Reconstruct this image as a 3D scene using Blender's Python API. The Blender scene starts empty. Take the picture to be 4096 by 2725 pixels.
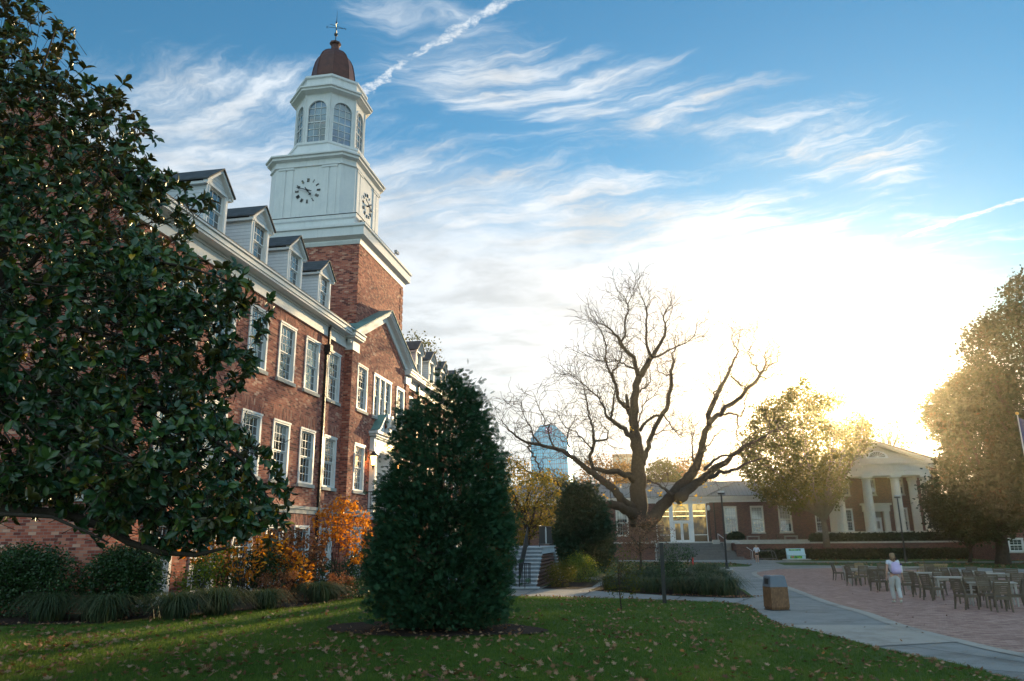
import bpy, bmesh, math, random
import numpy as np
from mathutils import Vector, Matrix
C = bpy.context.scene.collection
PI = math.pi
rnd = random.Random(7)
rng = np.random.default_rng(7)

# ---------------------------------------------------------------- camera maths
FPX, PITCH, ROLL, YAW, HC = 2999.2, .258335, -.01, .17023, 2.2
def _axes():
    cp, sp = math.cos(PITCH), math.sin(PITCH)
    rt = np.array([1, 0, 0.]); fw = np.array([0, cp, sp]); up = np.array([0, -sp, cp])
    c, s = math.cos(ROLL), math.sin(ROLL)
    rt2 = c*rt + s*up; up2 = -s*rt + c*up
    c, s = math.cos(YAW), math.sin(YAW)
    Q = np.array([[c, -s, 0], [s, c, 0], [0, 0, 1]])
    return Q@rt2, Q@up2, Q@fw
RT, UP, FW = _axes()
def ray(x, y): return FW + RT*(x-2048)/FPX - UP*(y-1362.5)/FPX
def at(x, y, Y):
    "the point of the world plane y=Y that shows at photograph pixel (x, y)"
    v = ray(x, y); t = Y/v[1]
    return np.array([0, 0, HC]) + t*v
def g(y): return -0.2*min(1, max(0, (y-24)/26))
def _S(t): t = np.clip(t, 0, 1); return t*t*(3-2*t)
def G2(x, y):
    "ground height: flat plaza, lawn mound rising towards the hall"
    ex = np.interp(y, [0, 10, 13.7, 17, 21.5, 31], [8, 6.3, 5.5, 4.5, 3.2, 3.2])
    return -0.2*np.clip((y-24)/26, 0, 1)+.55*_S((ex-x)/9)*_S((31.2+8*_S((-7-x)/3)-y)/10)*_S((y+12)/10)
_T = np.concatenate([np.linspace(1, 60, 12000), np.linspace(60, 400, 12000)])
def gat(x, y):
    "the ground point that shows at photograph pixel (x, y)"
    v = ray(x, y); X = v[0]*_T; Y = v[1]*_T; Z = HC+v[2]*_T
    k = int(np.argmax(Z < G2(X, Y))); return np.array([X[k], Y[k], float(G2(X[k], Y[k]))])
def on_ground(x, y, dz=0): return (x, y, float(G2(x, y))+dz)

# ---------------------------------------------------------------- tagging
def tag(o, label=None, cat=None, group=None, kind=None):
    if label: o['label'] = label
    if cat: o['category'] = cat
    if group: o['group'] = group
    if kind: o['kind'] = kind
    return o
ORG = {}
def thing(name, label, cat, loc=(0, 0, 0), rz=0, group=None):
    o = bpy.data.objects.new(name, None); C.objects.link(o)
    o.empty_display_size = .2
    o.location = Vector([float(q) for q in loc]); o.rotation_euler = (0, 0, rz)
    ORG[o.name] = Vector([float(q) for q in loc])
    return tag(o, label, cat, group)
def link(name, me, mats, parent=None, smooth=False):
    o = bpy.data.objects.new(name, me); C.objects.link(o)
    if not isinstance(mats, (list, tuple)): mats = [mats]
    for m in mats: me.materials.append(m)
    if parent is not None:
        o.parent = parent
    if smooth: me.shade_smooth()
    return o
def child_copy(src, parent, loc=(0, 0, 0), rz=0):
    "a copy of src (and its children) under parent"
    c = src.copy(); C.objects.link(c); c.parent = parent
    c.location = loc; c.rotation_euler = (0, 0, rz)
    for ch in src.children:
        d = ch.copy(); C.objects.link(d); d.parent = c
    return c
def copy_thing(src, loc, rz, label=None, group=None):
    r = src.copy(); C.objects.link(r); r.location = loc; r.rotation_euler = (0, 0, rz)
    if label: r['label'] = label
    if group: r['group'] = group
    for ch in list(src.children):
        c = ch.copy(); C.objects.link(c); c.parent = r
        for gch in ch.children:
            d = gch.copy(); C.objects.link(d); d.parent = c
    return r

# ---------------------------------------------------------------- mesh builder
class MB:
    def __init__(s): s.v = []; s.f = []; s.m = []; s.sw = []
    def poly(s, pts, m=0, sw=0):
        n = len(s.v); s.v += [tuple(map(float, p)) for p in pts]
        s.f.append(list(range(n, n+len(pts)))); s.m.append(m); s.sw.append(sw); return s
    def box(s, x0, x1, y0, y1, z0, z1, m=0, sw=0):
        if x0 > x1: x0, x1 = x1, x0
        if y0 > y1: y0, y1 = y1, y0
        if z0 > z1: z0, z1 = z1, z0
        n = len(s.v)
        s.v += [(x0, y0, z0), (x1, y0, z0), (x1, y1, z0), (x0, y1, z0), (x0, y0, z1), (x1, y0, z1), (x1, y1, z1), (x0, y1, z1)]
        for q in ((0, 3, 2, 1), (4, 5, 6, 7), (0, 1, 5, 4), (1, 2, 6, 5), (2, 3, 7, 6), (3, 0, 4, 7)):
            s.f.append([n+i for i in q]); s.m.append(m); s.sw.append(sw)
        return s
    def loft(s, rings, m=0, closed=True, cap=(True, True)):
        "rings: lists of equal length point lists"
        n = len(s.v); k = len(rings[0])
        for r in rings: s.v += [tuple(map(float, p)) for p in r]
        for i in range(len(rings)-1):
            for j in range(k if closed else k-1):
                a = n+i*k+j; b = n+i*k+(j+1) % k
                s.f.append([a, b, b+k, a+k]); s.m.append(m); s.sw.append(0)
        if cap[0]: s.f.append([n+j for j in reversed(range(k))]); s.m.append(m); s.sw.append(0)
        if cap[1]: s.f.append([n+(len(rings)-1)*k+j for j in range(k)]); s.m.append(m); s.sw.append(0)
        return s
    def lathe(s, prof, cx, cy, n=16, m=0, ph=0, cap=(True, True)):
        return s.loft([[(cx+r*math.cos(ph+2*PI*j/n), cy+r*math.sin(ph+2*PI*j/n), z) for j in range(n)] for r, z in prof], m, True, cap)
    def tube(s, path, rad, n=6, m=0, cap=(True, True)):
        path = [Vector([float(c) for c in p]) for p in path]
        if not isinstance(rad, (list, tuple)): rad = [rad]*len(path)
        rings = []; prev = None
        for i, p in enumerate(path):
            t = (path[min(i+1, len(path)-1)]-path[max(i-1, 0)])
            if t.length < 1e-9: t = Vector((0, 0, 1))
            t.normalize()
            if prev is None:
                a = Vector((0, 0, 1)) if abs(t.z) < .9 else Vector((1, 0, 0))
                u = t.cross(a).normalized()
            else:
                u = prev - t*prev.dot(t)
                if u.length < 1e-6: u = t.orthogonal()
                u.normalize()
            prev = u; w = t.cross(u)
            rings.append([p + (u*math.cos(2*PI*j/n)+w*math.sin(2*PI*j/n))*rad[i] for j in range(n)])
        return s.loft(rings, m, True, cap)
    def prism(s, pts, axis, a, b, m=0):
        "2-D outline pts extruded along axis (0 x,1 y,2 z) from a to b"
        def mk(p, c):
            if axis == 0: return (c, p[0], p[1])
            if axis == 1: return (p[0], c, p[1])
            return (p[0], p[1], c)
        return s.loft([[mk(p, a) for p in pts], [mk(p, b) for p in pts]], m)
    def xf(s, M, start=0):
        s.v[start:] = [tuple(M @ Vector(p)) for p in s.v[start:]]; return s
    def build(s, name, mats, parent=None, local=False, smooth=False, fix=True):
        off = Vector((0, 0, 0))
        if parent is not None and not local: off = ORG.get(parent.name, off)
        me = bpy.data.meshes.new(name)
        me.from_pydata([(p[0]-off.x, p[1]-off.y, p[2]-off.z) for p in s.v], [], s.f)
        if fix:
            bm = bmesh.new(); bm.from_mesh(me); bmesh.ops.recalc_face_normals(bm, faces=bm.faces); bm.to_mesh(me); bm.free()
        uv = me.uv_layers.new(name='UVMap')
        vs = np.empty(len(me.vertices)*3); me.vertices.foreach_get('co', vs); vs = vs.reshape(-1, 3)
        out = np.empty((len(me.loops), 2))
        for p in me.polygons:
            nx, ny, nz = (abs(c) for c in p.normal)
            idx = [me.loops[i].vertex_index for i in p.loop_indices]
            if nz > max(nx, ny)*1.2: q = vs[idx][:, [0, 1]]
            elif nx > ny: q = vs[idx][:, [1, 2]]
            else: q = vs[idx][:, [0, 2]]
            if s.sw[p.index]: q = q[:, ::-1]
            out[list(p.loop_indices)] = q
        uv.data.foreach_set('uv', out.ravel())
        me.polygons.foreach_set('material_index', s.m)
        o = link(name, me, mats, parent, smooth)
        ORG[o.name] = off
        return o

def big(name, V, F, mats, parent=None, smooth=False, mi=None):
    "large mesh of equal faces from arrays (world coordinates)"
    V = np.asarray(V, dtype=np.float32)
    if parent is not None and parent.name in ORG: V = V - np.array(ORG[parent.name], dtype=np.float32)
    F = np.asarray(F, dtype=np.int32); k = F.shape[1]
    me = bpy.data.meshes.new(name)
    me.vertices.add(len(V)); me.vertices.foreach_set('co', np.ascontiguousarray(V).ravel())
    me.loops.add(F.size); me.loops.foreach_set('vertex_index', F.ravel())
    me.polygons.add(len(F)); me.polygons.foreach_set('loop_start', np.arange(0, F.size, k, dtype=np.int32))
    if mi is not None: me.polygons.foreach_set('material_index', np.asarray(mi, dtype=np.int32))
    me.update(calc_edges=True)
    if smooth: me.polygons.foreach_set('use_smooth', np.ones(len(F), dtype=bool))
    o = link(name, me, mats, parent)
    if parent is not None: ORG[o.name] = ORG.get(parent.name, Vector((0, 0, 0)))
    return o
def scatter(tv, tf, P, R, S):
    "template verts tv, faces tf at P with 3x3 matrices R, scales S"
    n = len(P); S = np.asarray(S)
    if S.ndim == 1: S = S[:, None]
    V = np.einsum('nij,nkj->nki', R, tv[None]*S[:, None, :]) + P[:, None, :]
    F = tf[None] + (np.arange(n)*len(tv))[:, None, None]
    return V.reshape(-1, 3), F.reshape(-1, tf.shape[1])
def norm(a): return a/np.maximum(1e-9, np.linalg.norm(a, axis=-1, keepdims=True))
def frames(dirs, ups=None, roll=None):
    "rotation matrices whose local y is dirs and local z near ups"
    y = norm(dirs)
    if ups is None: ups = rng.normal(size=y.shape)
    x = norm(np.cross(y, ups)); z = np.cross(x, y)
    return np.stack([x, y, z], axis=-1)
# ---------------------------------------------------------------- materials
def mat(name):
    m = bpy.data.materials.new(name); m.use_nodes = True
    nt = m.node_tree; b = nt.nodes['Principled BSDF']
    return m, nt, b
class N:
    def __init__(s, nt): s.nt = nt
    def new(s, t, **k):
        n = s.nt.nodes.new(t)
        for a, v in k.items(): setattr(n, a, v)
        return n
    def math(s, op, a, b=None, c=None, clamp=False):
        n = s.new('ShaderNodeMath', operation=op, use_clamp=clamp)
        for i, q in enumerate((a, b, c)):
            if q is None: continue
            if isinstance(q, (int, float)): n.inputs[i].default_value = q
            else: s.nt.links.new(q, n.inputs[i])
        return n.outputs[0]
    def mix(s, f, a, b, mode='MIX'):
        n = s.new('ShaderNodeMix', data_type='RGBA', blend_type=mode)
        for i, q in ((0, f), (6, a), (7, b)):
            if isinstance(q, (int, float)): n.inputs[i].default_value = q
            elif isinstance(q, tuple): n.inputs[i].default_value = (*q[:3], 1)
            else: s.nt.links.new(q, n.inputs[i])
        return n.outputs[2]
    def ramp(s, f, stops, interp='LINEAR'):
        n = s.new('ShaderNodeValToRGB'); n.color_ramp.interpolation = interp
        e = n.color_ramp.elements
        while len(e) < len(stops): e.new(.5)
        for el, (p, c) in zip(e, stops):
            el.position = p; el.color = (*c, 1) if len(c) == 3 else c
        s.nt.links.new(f, n.inputs[0]); return n.outputs[0]
    def noise(s, vec, scale, detail=4, rough=.55, dist=0, dim='3D'):
        n = s.new('ShaderNodeTexNoise', noise_dimensions=dim)
        n.inputs['Scale'].default_value = scale; n.inputs['Detail'].default_value = detail
        n.inputs['Roughness'].default_value = rough; n.inputs['Distortion'].default_value = dist
        if vec is not None: s.nt.links.new(vec, n.inputs['Vector'])
        return n.outputs[0]
    def link(s, a, b): s.nt.links.new(a, b)
    def bump(s, h, b, strength=.3, dist=.01):
        n = s.new('ShaderNodeBump'); n.inputs['Strength'].default_value = strength; n.inputs['Distance'].default_value = dist
        s.link(h, n.inputs['Height']); s.link(n.outputs[0], b.inputs['Normal'])
    def maprange(s, v, a, b, c=0, d=1, smooth=True):
        n = s.new('ShaderNodeMapRange', interpolation_type='SMOOTHSTEP' if smooth else 'LINEAR')
        for i, q in enumerate((v, a, b, c, d)):
            if isinstance(q, (int, float)): n.inputs[i].default_value = q
            else: s.link(q, n.inputs[i])
        return n.outputs[0]

def paint(name, col, rough=.5, var=.12, scale=3, metal=0, bump=.0, spec=.5):
    m, nt, b = mat(name); n = N(nt)
    tc = n.new('ShaderNodeTexCoord').outputs['Object']
    f = n.noise(tc, scale, 5, .6)
    f2 = n.noise(tc, scale*9, 3, .6)
    fm = n.math('ADD', n.math('MULTIPLY', f, .7), n.math('MULTIPLY', f2, .3))
    c = n.ramp(fm, [(.3, tuple(q*(1-var) for q in col)), (.7, tuple(min(1, q*(1+var)) for q in col))])
    n.link(c, b.inputs['Base Color']); b.inputs['Roughness'].default_value = rough; b.inputs['Metallic'].default_value = metal
    b.inputs['Specular IOR Level'].default_value = spec
    if bump: n.bump(f2, b, bump, .01)
    return m

def brick_mat(name, stops, mortar=(.30, .27, .24), bw=.213, bh=.075, mw=.010, dirt=.25, herring=False):
    m, nt, b = mat(name); n = N(nt)
    uv = n.new('ShaderNodeTexCoord').outputs['UV']
    sep = n.new('ShaderNodeSeparateXYZ'); n.link(uv, sep.inputs[0])
    u, v = sep.outputs[0], sep.outputs[1]
    vr = n.math('DIVIDE', v, bh); row = n.math('FLOOR', vr)
    off = n.math('MULTIPLY', n.math('MODULO', n.math('ABSOLUTE', row), 2), .5)
    ur = n.math('ADD', n.math('DIVIDE', u, bw), off); col = n.math('FLOOR', ur)
    fu = n.math('FRACT', ur); fv = n.math('FRACT', vr)
    cb = n.new('ShaderNodeCombineXYZ'); n.link(col, cb.inputs[0]); n.link(row, cb.inputs[1])
    wn = n.new('ShaderNodeTexWhiteNoise', noise_dimensions='2D'); n.link(cb.outputs[0], wn.inputs['Vector'])
    tc = n.new('ShaderNodeTexCoord').outputs['Object']
    big_ = n.noise(tc, .45, 4, .6); sm = n.noise(tc, 30, 3, .6)
    rv = n.math('ADD', n.math('MULTIPLY', wn.outputs[0], .86), n.math('MULTIPLY', n.math('SUBTRACT', big_, .5), .55))
    c = n.ramp(rv, stops)
    c = n.mix(n.math('MULTIPLY', sm, .35), c, (.9, .82, .8), 'MULTIPLY')
    eu = n.math('MINIMUM', fu, n.math('SUBTRACT', 1, fu)); ev = n.math('MINIMUM', fv, n.math('SUBTRACT', 1, fv))
    mu = n.math('LESS_THAN', n.math('MULTIPLY', eu, bw), mw/2); mv = n.math('LESS_THAN', n.math('MULTIPLY', ev, bh), mw/2)
    mm = n.math('MAXIMUM', mu, mv)
    c = n.mix(n.math('MULTIPLY', mm, .85), c, mortar)
    st = n.maprange(n.noise(tc, .9, 6, .7), .5, .75)
    c = n.mix(n.math('MULTIPLY', st, dirt), c, (.45, .42, .4), 'MULTIPLY')
    n.link(c, b.inputs['Base Color']); b.inputs['Roughness'].default_value = .85
    b.inputs['Specular IOR Level'].default_value = .25
    n.bump(n.math('SUBTRACT', n.math('ADD', n.math('MULTIPLY', wn.outputs[0], .3), n.math('MULTIPLY', sm, .3)), mm), b, .5, .006)
    return m

M = {}
M['brick'] = brick_mat('brick', [(0, (.14, .038, .032)), (.2, (.28, .07, .05)), (.42, (.42, .115, .075)), (.62, (.49, .15, .095)), (.80, (.57, .25, .165)), (.94, (.72, .47, .35)), (1, (.36, .2, .17))])
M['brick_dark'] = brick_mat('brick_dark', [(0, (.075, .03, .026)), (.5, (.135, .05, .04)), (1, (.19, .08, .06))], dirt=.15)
M['paver'] = brick_mat('paver', [(0, (.27, .15, .12)), (.5, (.40, .235, .185)), (1, (.54, .36, .29))], mortar=(.15, .11, .095), bw=.21, bh=.105, mw=.009, dirt=.5)
def weathered_white():
    m, nt, b = mat('white_paint'); n = N(nt); tc = n.new('ShaderNodeTexCoord').outputs['Object']
    mp = n.new('ShaderNodeMapping'); mp.inputs['Scale'].default_value = (9, 9, .7); n.link(tc, mp.inputs[0])
    st = n.maprange(n.noise(mp.outputs[0], 1, 5, .65), .5, .74); bl = n.noise(tc, 1.3, 6, .65); fl = n.maprange(n.noise(tc, 14, 4, .7), .64, .72)
    c = n.ramp(bl, [(.3, (.66, .68, .69)), (.7, (.78, .78, .77))])
    c = n.mix(n.math('MULTIPLY', st, .38), c, (.50, .51, .50)); c = n.mix(n.math('MULTIPLY', fl, .35), c, (.42, .41, .38))
    n.link(c, b.inputs['Base Color']); b.inputs['Roughness'].default_value = .5; n.bump(bl, b, .08, .01); return m
M['white'] = weathered_white()
M['cream'] = paint('cream_paint', (.62, .58, .50), .55, .07)
M['stone'] = paint('limestone', (.42, .41, .38), .8, .2, 4, bump=.2)
M['riser'] = paint('shaded_riser_stone', (.20, .235, .27), .8, .25, 8, bump=.2)  # step stone darkened: shade under the nosings is put into the colour
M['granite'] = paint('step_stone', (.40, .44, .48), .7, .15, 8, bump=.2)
M['black'] = paint('black_metal', (.015, .016, .018), .4, .2, 5)
M['grey_metal'] = paint('grey_metal', (.25, .26, .27), .35, .15, 5, metal=.7)
M['rail_white'] = paint('rail_metal', (.6, .62, .63), .35, .05, 5)
M['patina'] = paint('patina_copper', (.13, .26, .24), .6, .25, 2)
M['slate'] = None
M['red'] = paint('red_paint', (.6, .03, .03), .4, .1)
M['bark'] = paint('bark', (.06, .047, .038), .9, .45, 6, bump=.8, spec=.1)
M['bark2'] = paint('bark_pale', (.16, .13, .10), .9, .35, 8, bump=.6, spec=.1)
M['teak'] = paint('weathered_teak', (.135, .105, .075), .75, .3, 7, spec=.2)
M['teak_new'] = paint('golden_teak', (.30, .21, .11), .7, .25, 7, spec=.2)
M['bulb'] = None

def copper():
    m, nt, b = mat('brown_copper'); n = N(nt)
    tc = n.new('ShaderNodeTexCoord').outputs['Object']
    c = n.ramp(n.noise(tc, 2.5, 5, .6), [(.3, (.06, .022, .018)), (.7, (.14, .05, .034))])
    n.link(c, b.inputs['Base Color']); b.inputs['Metallic'].default_value = .3; b.inputs['Roughness'].default_value = .5
    return m
M['copper'] = copper()
def lines_mat(name, c1, c2, pitch, w=.08, axis=1, rough=.6, jitter=0, bump=.5):
    m, nt, b = mat(name); n = N(nt)
    uv = n.new('ShaderNodeTexCoord').outputs['UV']
    sep = n.new('ShaderNodeSeparateXYZ'); n.link(uv, sep.inputs[0])
    v = n.math('DIVIDE', sep.outputs[axis], pitch); f = n.math('FRACT', v)
    ln = n.math('LESS_THAN', f, w)
    tc = n.new('ShaderNodeTexCoord').outputs['Object']
    base = n.ramp(n.noise(tc, 4, 4, .6), [(.3, tuple(q*.88 for q in c1)), (.7, c1)])
    if jitter:
        row = n.math('FLOOR', v)
        cc = n.math('FLOOR', n.math('ADD', n.math('DIVIDE', sep.outputs[1-axis], pitch*1.3), n.math('MULTIPLY', row, .37)))
        cb = n.new('ShaderNodeCombineXYZ'); n.link(cc, cb.inputs[0]); n.link(row, cb.inputs[1])
        wn = n.new('ShaderNodeTexWhiteNoise', noise_dimensions='2D'); n.link(cb.outputs[0], wn.inputs['Vector'])
        base = n.mix(n.math('MULTIPLY', wn.outputs[0], jitter), base, tuple(min(1, q*2.2) for q in c1))
    n.link(n.mix(ln, base, c2), b.inputs['Base Color']); b.inputs['Roughness'].default_value = rough
    n.bump(f, b, bump, pitch*.15)
    return m
M['siding'] = lines_mat('clapboard', (.72, .74, .76), (.28, .30, .33), .13, .09)
M['slate'] = lines_mat('slate_shingles', (.045, .05, .055), (.012, .012, .014), .16, .1, 1, .7, .45)
M['seam'] = lines_mat('standing_seam', (.20, .20, .19), (.09, .09, .085), .45, .1, 0, .5)
M['teak_slat'] = lines_mat('slatted_teak', (.17, .16, .135), (.03, .028, .024), .095, .16, 0, .75)

def glass(name, tint=(.02, .035, .045), rough=.02, ior=2.0, em=None):
    m, nt, b = mat(name); n = N(nt)
    tc = n.new('ShaderNodeTexCoord').outputs['Object']
    f = n.noise(tc, .8, 3, .5)
    c = n.ramp(f, [(.35, tuple(q*.5 for q in tint)), (.7, tuple(q*2.2 for q in tint))])
    n.link(c, b.inputs['Base Color']); b.inputs['Roughness'].default_value = rough; b.inputs['IOR'].default_value = ior
    n.bump(n.noise(tc, 1.0, 2, .5), b, .012, .05)
    if em:
        b.inputs['Emission Color'].default_value = (*em[0], 1); b.inputs['Emission Strength'].default_value = em[1]
    return m
def sash_glass():
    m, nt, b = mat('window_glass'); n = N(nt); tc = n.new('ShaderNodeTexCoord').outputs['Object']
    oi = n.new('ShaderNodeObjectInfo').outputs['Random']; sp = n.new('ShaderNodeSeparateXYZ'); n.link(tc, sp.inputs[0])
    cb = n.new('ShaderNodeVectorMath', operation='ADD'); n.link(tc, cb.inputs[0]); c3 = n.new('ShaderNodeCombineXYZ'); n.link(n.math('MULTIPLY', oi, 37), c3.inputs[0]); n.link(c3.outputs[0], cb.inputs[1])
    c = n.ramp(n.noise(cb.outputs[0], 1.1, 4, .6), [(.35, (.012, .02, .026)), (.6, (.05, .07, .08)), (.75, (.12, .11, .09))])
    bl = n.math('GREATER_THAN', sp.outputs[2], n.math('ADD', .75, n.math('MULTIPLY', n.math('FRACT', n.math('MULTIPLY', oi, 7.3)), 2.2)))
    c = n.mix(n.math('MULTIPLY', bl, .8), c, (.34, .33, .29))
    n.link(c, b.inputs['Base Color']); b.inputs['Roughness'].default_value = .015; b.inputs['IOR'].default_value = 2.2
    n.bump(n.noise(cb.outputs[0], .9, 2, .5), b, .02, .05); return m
M['glass'] = sash_glass()
M['glass_clear'] = glass('lantern_glass', (.06, .12, .17), .02, 2.2)
def lit():
    m, nt, b = mat('lit_interior_glass'); n = N(nt); tc = n.new('ShaderNodeTexCoord').outputs['Object']
    mp = n.new('ShaderNodeMapping'); mp.inputs['Scale'].default_value = (1.6, 1, .9); n.link(tc, mp.inputs[0])
    sp = n.new('ShaderNodeSeparateXYZ'); n.link(tc, sp.inputs[0])
    f = n.math('ADD', n.noise(mp.outputs[0], 1.1, 5, .6), n.math('MULTIPLY', n.math('SUBTRACT', sp.outputs[2], 3.9), .09))
    c = n.ramp(f, [(.40, (.02, .015, .008)), (.55, (.14, .09, .02)), (.72, (.5, .36, .12))])
    n.link(c, b.inputs['Emission Color']); b.inputs['Emission Strength'].default_value = .8
    b.inputs['Base Color'].default_value = (.02, .02, .02, 1); b.inputs['Roughness'].default_value = .05; return m
M['lit'] = lit()
def emit(name, col, s):
    m, nt, b = mat(name)
    b.inputs['Base Color'].default_value = (*col, 1)
    b.inputs['Emission Color'].default_value = (*col, 1); b.inputs['Emission Strength'].default_value = s
    return m
M['bulb'] = emit('lamp_glow', (1, .5, .14), 9)

def leafmat(name, stops, rough=.45, trans=.35, under=None, spec=.4, isl=.75, ns=1.1):
    m, nt, b = mat(name); n = N(nt)
    geo = n.new('ShaderNodeNewGeometry')
    tc = n.new('ShaderNodeTexCoord').outputs['Object']
    f = n.math('ADD', n.math('MULTIPLY', geo.outputs['Random Per Island'], isl), n.math('MULTIPLY', n.maprange(n.noise(tc, ns, 3, .6), .3, .7, 0, 1, False), 1-isl))
    c = n.ramp(f, stops)
    if under: c = n.mix(geo.outputs['Backfacing'], c, under)
    n.link(c, b.inputs['Base Color']); b.inputs['Roughness'].default_value = rough
    b.inputs['Specular IOR Level'].default_value = spec
    if trans:
        t = n.new('ShaderNodeBsdfTranslucent'); n.link(n.mix(.5, c, (1, .95, .5), 'MULTIPLY'), t.inputs[0])
        br = n.mix(1.0, c, (1.9, 1.7, .9), 'MULTIPLY'); n.link(br, t.inputs[0])
        mx = n.new('ShaderNodeMixShader'); mx.inputs[0].default_value = trans
        n.link(b.outputs[0], mx.inputs[1]); n.link(t.outputs[0], mx.inputs[2])
        n.link(mx.outputs[0], nt.nodes['Material Output'].inputs[0])
    return m
LM = {
 'magnolia': leafmat('magnolia_leaf', [(0, (.016, .05, .024)), (.5, (.034, .085, .034)), (.78, (.06, .12, .024)), (.90, (.12, .15, .022)), (.93, (.46, .27, .015)), (1, (.5, .3, .03))],   .3, .10, (.06, .06, .016), .5),
 'conifer': leafmat('arborvitae_spray', [(0, (.012, .045, .024)), (.5, (.024, .078, .038)), (.76, (.042, .11, .048)), (.88, (.11, .05, .02)), (1, (.14, .05, .02))], .65, .12, None, .2, .4, 2.6),
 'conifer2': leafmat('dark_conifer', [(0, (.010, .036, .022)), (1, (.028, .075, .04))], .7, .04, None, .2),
 'boxwood': leafmat('boxwood_leaf', [(0, (.012, .035, .012)), (.7, (.03, .08, .025)), (1, (.07, .15, .04))], .4, .2),
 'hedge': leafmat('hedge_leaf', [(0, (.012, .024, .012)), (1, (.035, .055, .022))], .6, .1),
 'lime': leafmat('yellow_green_leaf', [(0, (.04, .09, .015)), (.6, (.12, .18, .02)), (1, (.30, .26, .03))], .5, .35),
 'orange': leafmat('orange_leaf', [(0, (.30, .085, .012)), (.5, (.55, .20, .015)), (1, (.75, .38, .03))], .5, .4),
 'rust': leafmat('rust_leaf', [(0, (.09, .035, .02)), (.6, (.2, .08, .03)), (1, (.32, .14, .05))], .6, .25),
 'hydrangea': leafmat('dried_flower', [(0, (.16, .05, .03)), (.6, (.32, .13, .06)), (1, (.40, .2, .07))], .7, .2),
 'dogwood': leafmat('wine_brown_leaf', [(0, (.07, .035, .028)), (.6, (.14, .075, .055)), (1, (.22, .12, .08))], .6, .2),
 'autumn': leafmat('autumn_leaf', [(0, (.10, .05, .015)), (.5, (.22, .11, .025)), (1, (.36, .17, .03))], .6, .35),
 'olive': leafmat('olive_leaf', [(0, (.03, .045, .008)), (.5, (.075, .085, .014)), (.85, (.13, .11, .018)), (1, (.17, .09, .025))], .6, .34, None, .2, .5, .4),
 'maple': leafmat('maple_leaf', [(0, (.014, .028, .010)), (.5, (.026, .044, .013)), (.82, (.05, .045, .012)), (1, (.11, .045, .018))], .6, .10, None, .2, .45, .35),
 'willow': leafmat('weeping_leaf', [(0, (.06, .08, .015)), (.5, (.16, .14, .02)), (1, (.38, .24, .03))], .55, .4),
 'tuft': leafmat('tuft_blade', [(0, (.018, .042, .022)), (.6, (.045, .08, .032)), (1, (.12, .11, .05))], .6, .2),
 'blade': leafmat('grass_blade', [(0, (.035, .08, .014)), (.6, (.08, .15, .024)), (1, (.17, .2, .035))], .55, .35, None, .3, .5, .7),
 'fallen': leafmat('fallen_leaf', [(0, (.07, .028, .016)), (.3, (.17, .07, .03)), (.6, (.28, .15, .08)), (.82, (.38, .25, .16)), (.93, (.42, .12, .03)), (1, (.55, .36, .04))], .75, .1),
 'yellow': leafmat('yellow_leaf', [(0, (.5, .3, .02)), (1, (.75, .5, .05))], .5, .4),
 'mulchbit': leafmat('mulch_chip', [(0, (.012, .008, .006)), (1, (.05, .028, .02))], .9, 0),
}
def ground_mat(name, stops, scale, rough=.95, bump=.6, dist=.03, fine=40, extra=None):
    m, nt, b = mat(name); n = N(nt)
    tc = n.new('ShaderNodeTexCoord').outputs['Object']
    f = n.math('ADD', n.math('MULTIPLY', n.noise(tc, scale, 6, .6), .5), n.math('MULTIPLY', n.noise(tc, fine, 4, .7), .5))
    c = n.ramp(f, stops)
    if extra: c = extra(n, tc, c)
    n.link(c, b.inputs['Base Color']); b.inputs['Roughness'].default_value = rough; b.inputs['Specular IOR Level'].default_value = .2
    n.bump(n.noise(tc, fine, 5, .7), b, bump, dist)
    return m
M['lawn'] = ground_mat('lawn', [(.3, (.03, .055, .011)), (.5, (.055, .095, .017)), (.7, (.10, .13, .03))], .5)
M['mulch'] = ground_mat('mulch', [(.3, (.012, .008, .006)), (.7, (.05, .03, .022))], 2, bump=1, fine=30)
def conc_extra(n, tc, c):
    sp = n.maprange(n.noise(tc, 90, 2, .5), .62, .7)
    c = n.mix(n.math('MULTIPLY', sp, .5), c, (.5, .47, .43))
    st = n.maprange(n.noise(tc, .45, 6, .75), .48, .66)
    c = n.mix(n.math('MULTIPLY', st, .6), c, (.5, .47, .44), 'MULTIPLY')
    sp2 = n.maprange(n.noise(tc, 4.5, 5, .7), .60, .68)
    return n.mix(n.math('MULTIPLY', sp2, .4), c, (.45, .42, .4), 'MULTIPLY')
M['concrete'] = ground_mat('concrete', [(.3, (.20, .20, .19)), (.7, (.33, .32, .30))], 1.2, .8, .3, .01, 60, conc_extra)
M['concrete_tan'] = ground_mat('concrete_tan', [(.3, (.32, .29, .25)), (.7, (.44, .40, .35))], 1.2, .8, .3, .01, 60, conc_extra)
M['bin_wood'] = lines_mat('stained_wood_panel', (.15, .075, .035), (.06, .032, .018), .05, .12, 0, .7, .5)
M['bin_top'] = paint('blue_grey_plastic', (.12, .15, .19), .5, .12)
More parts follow.
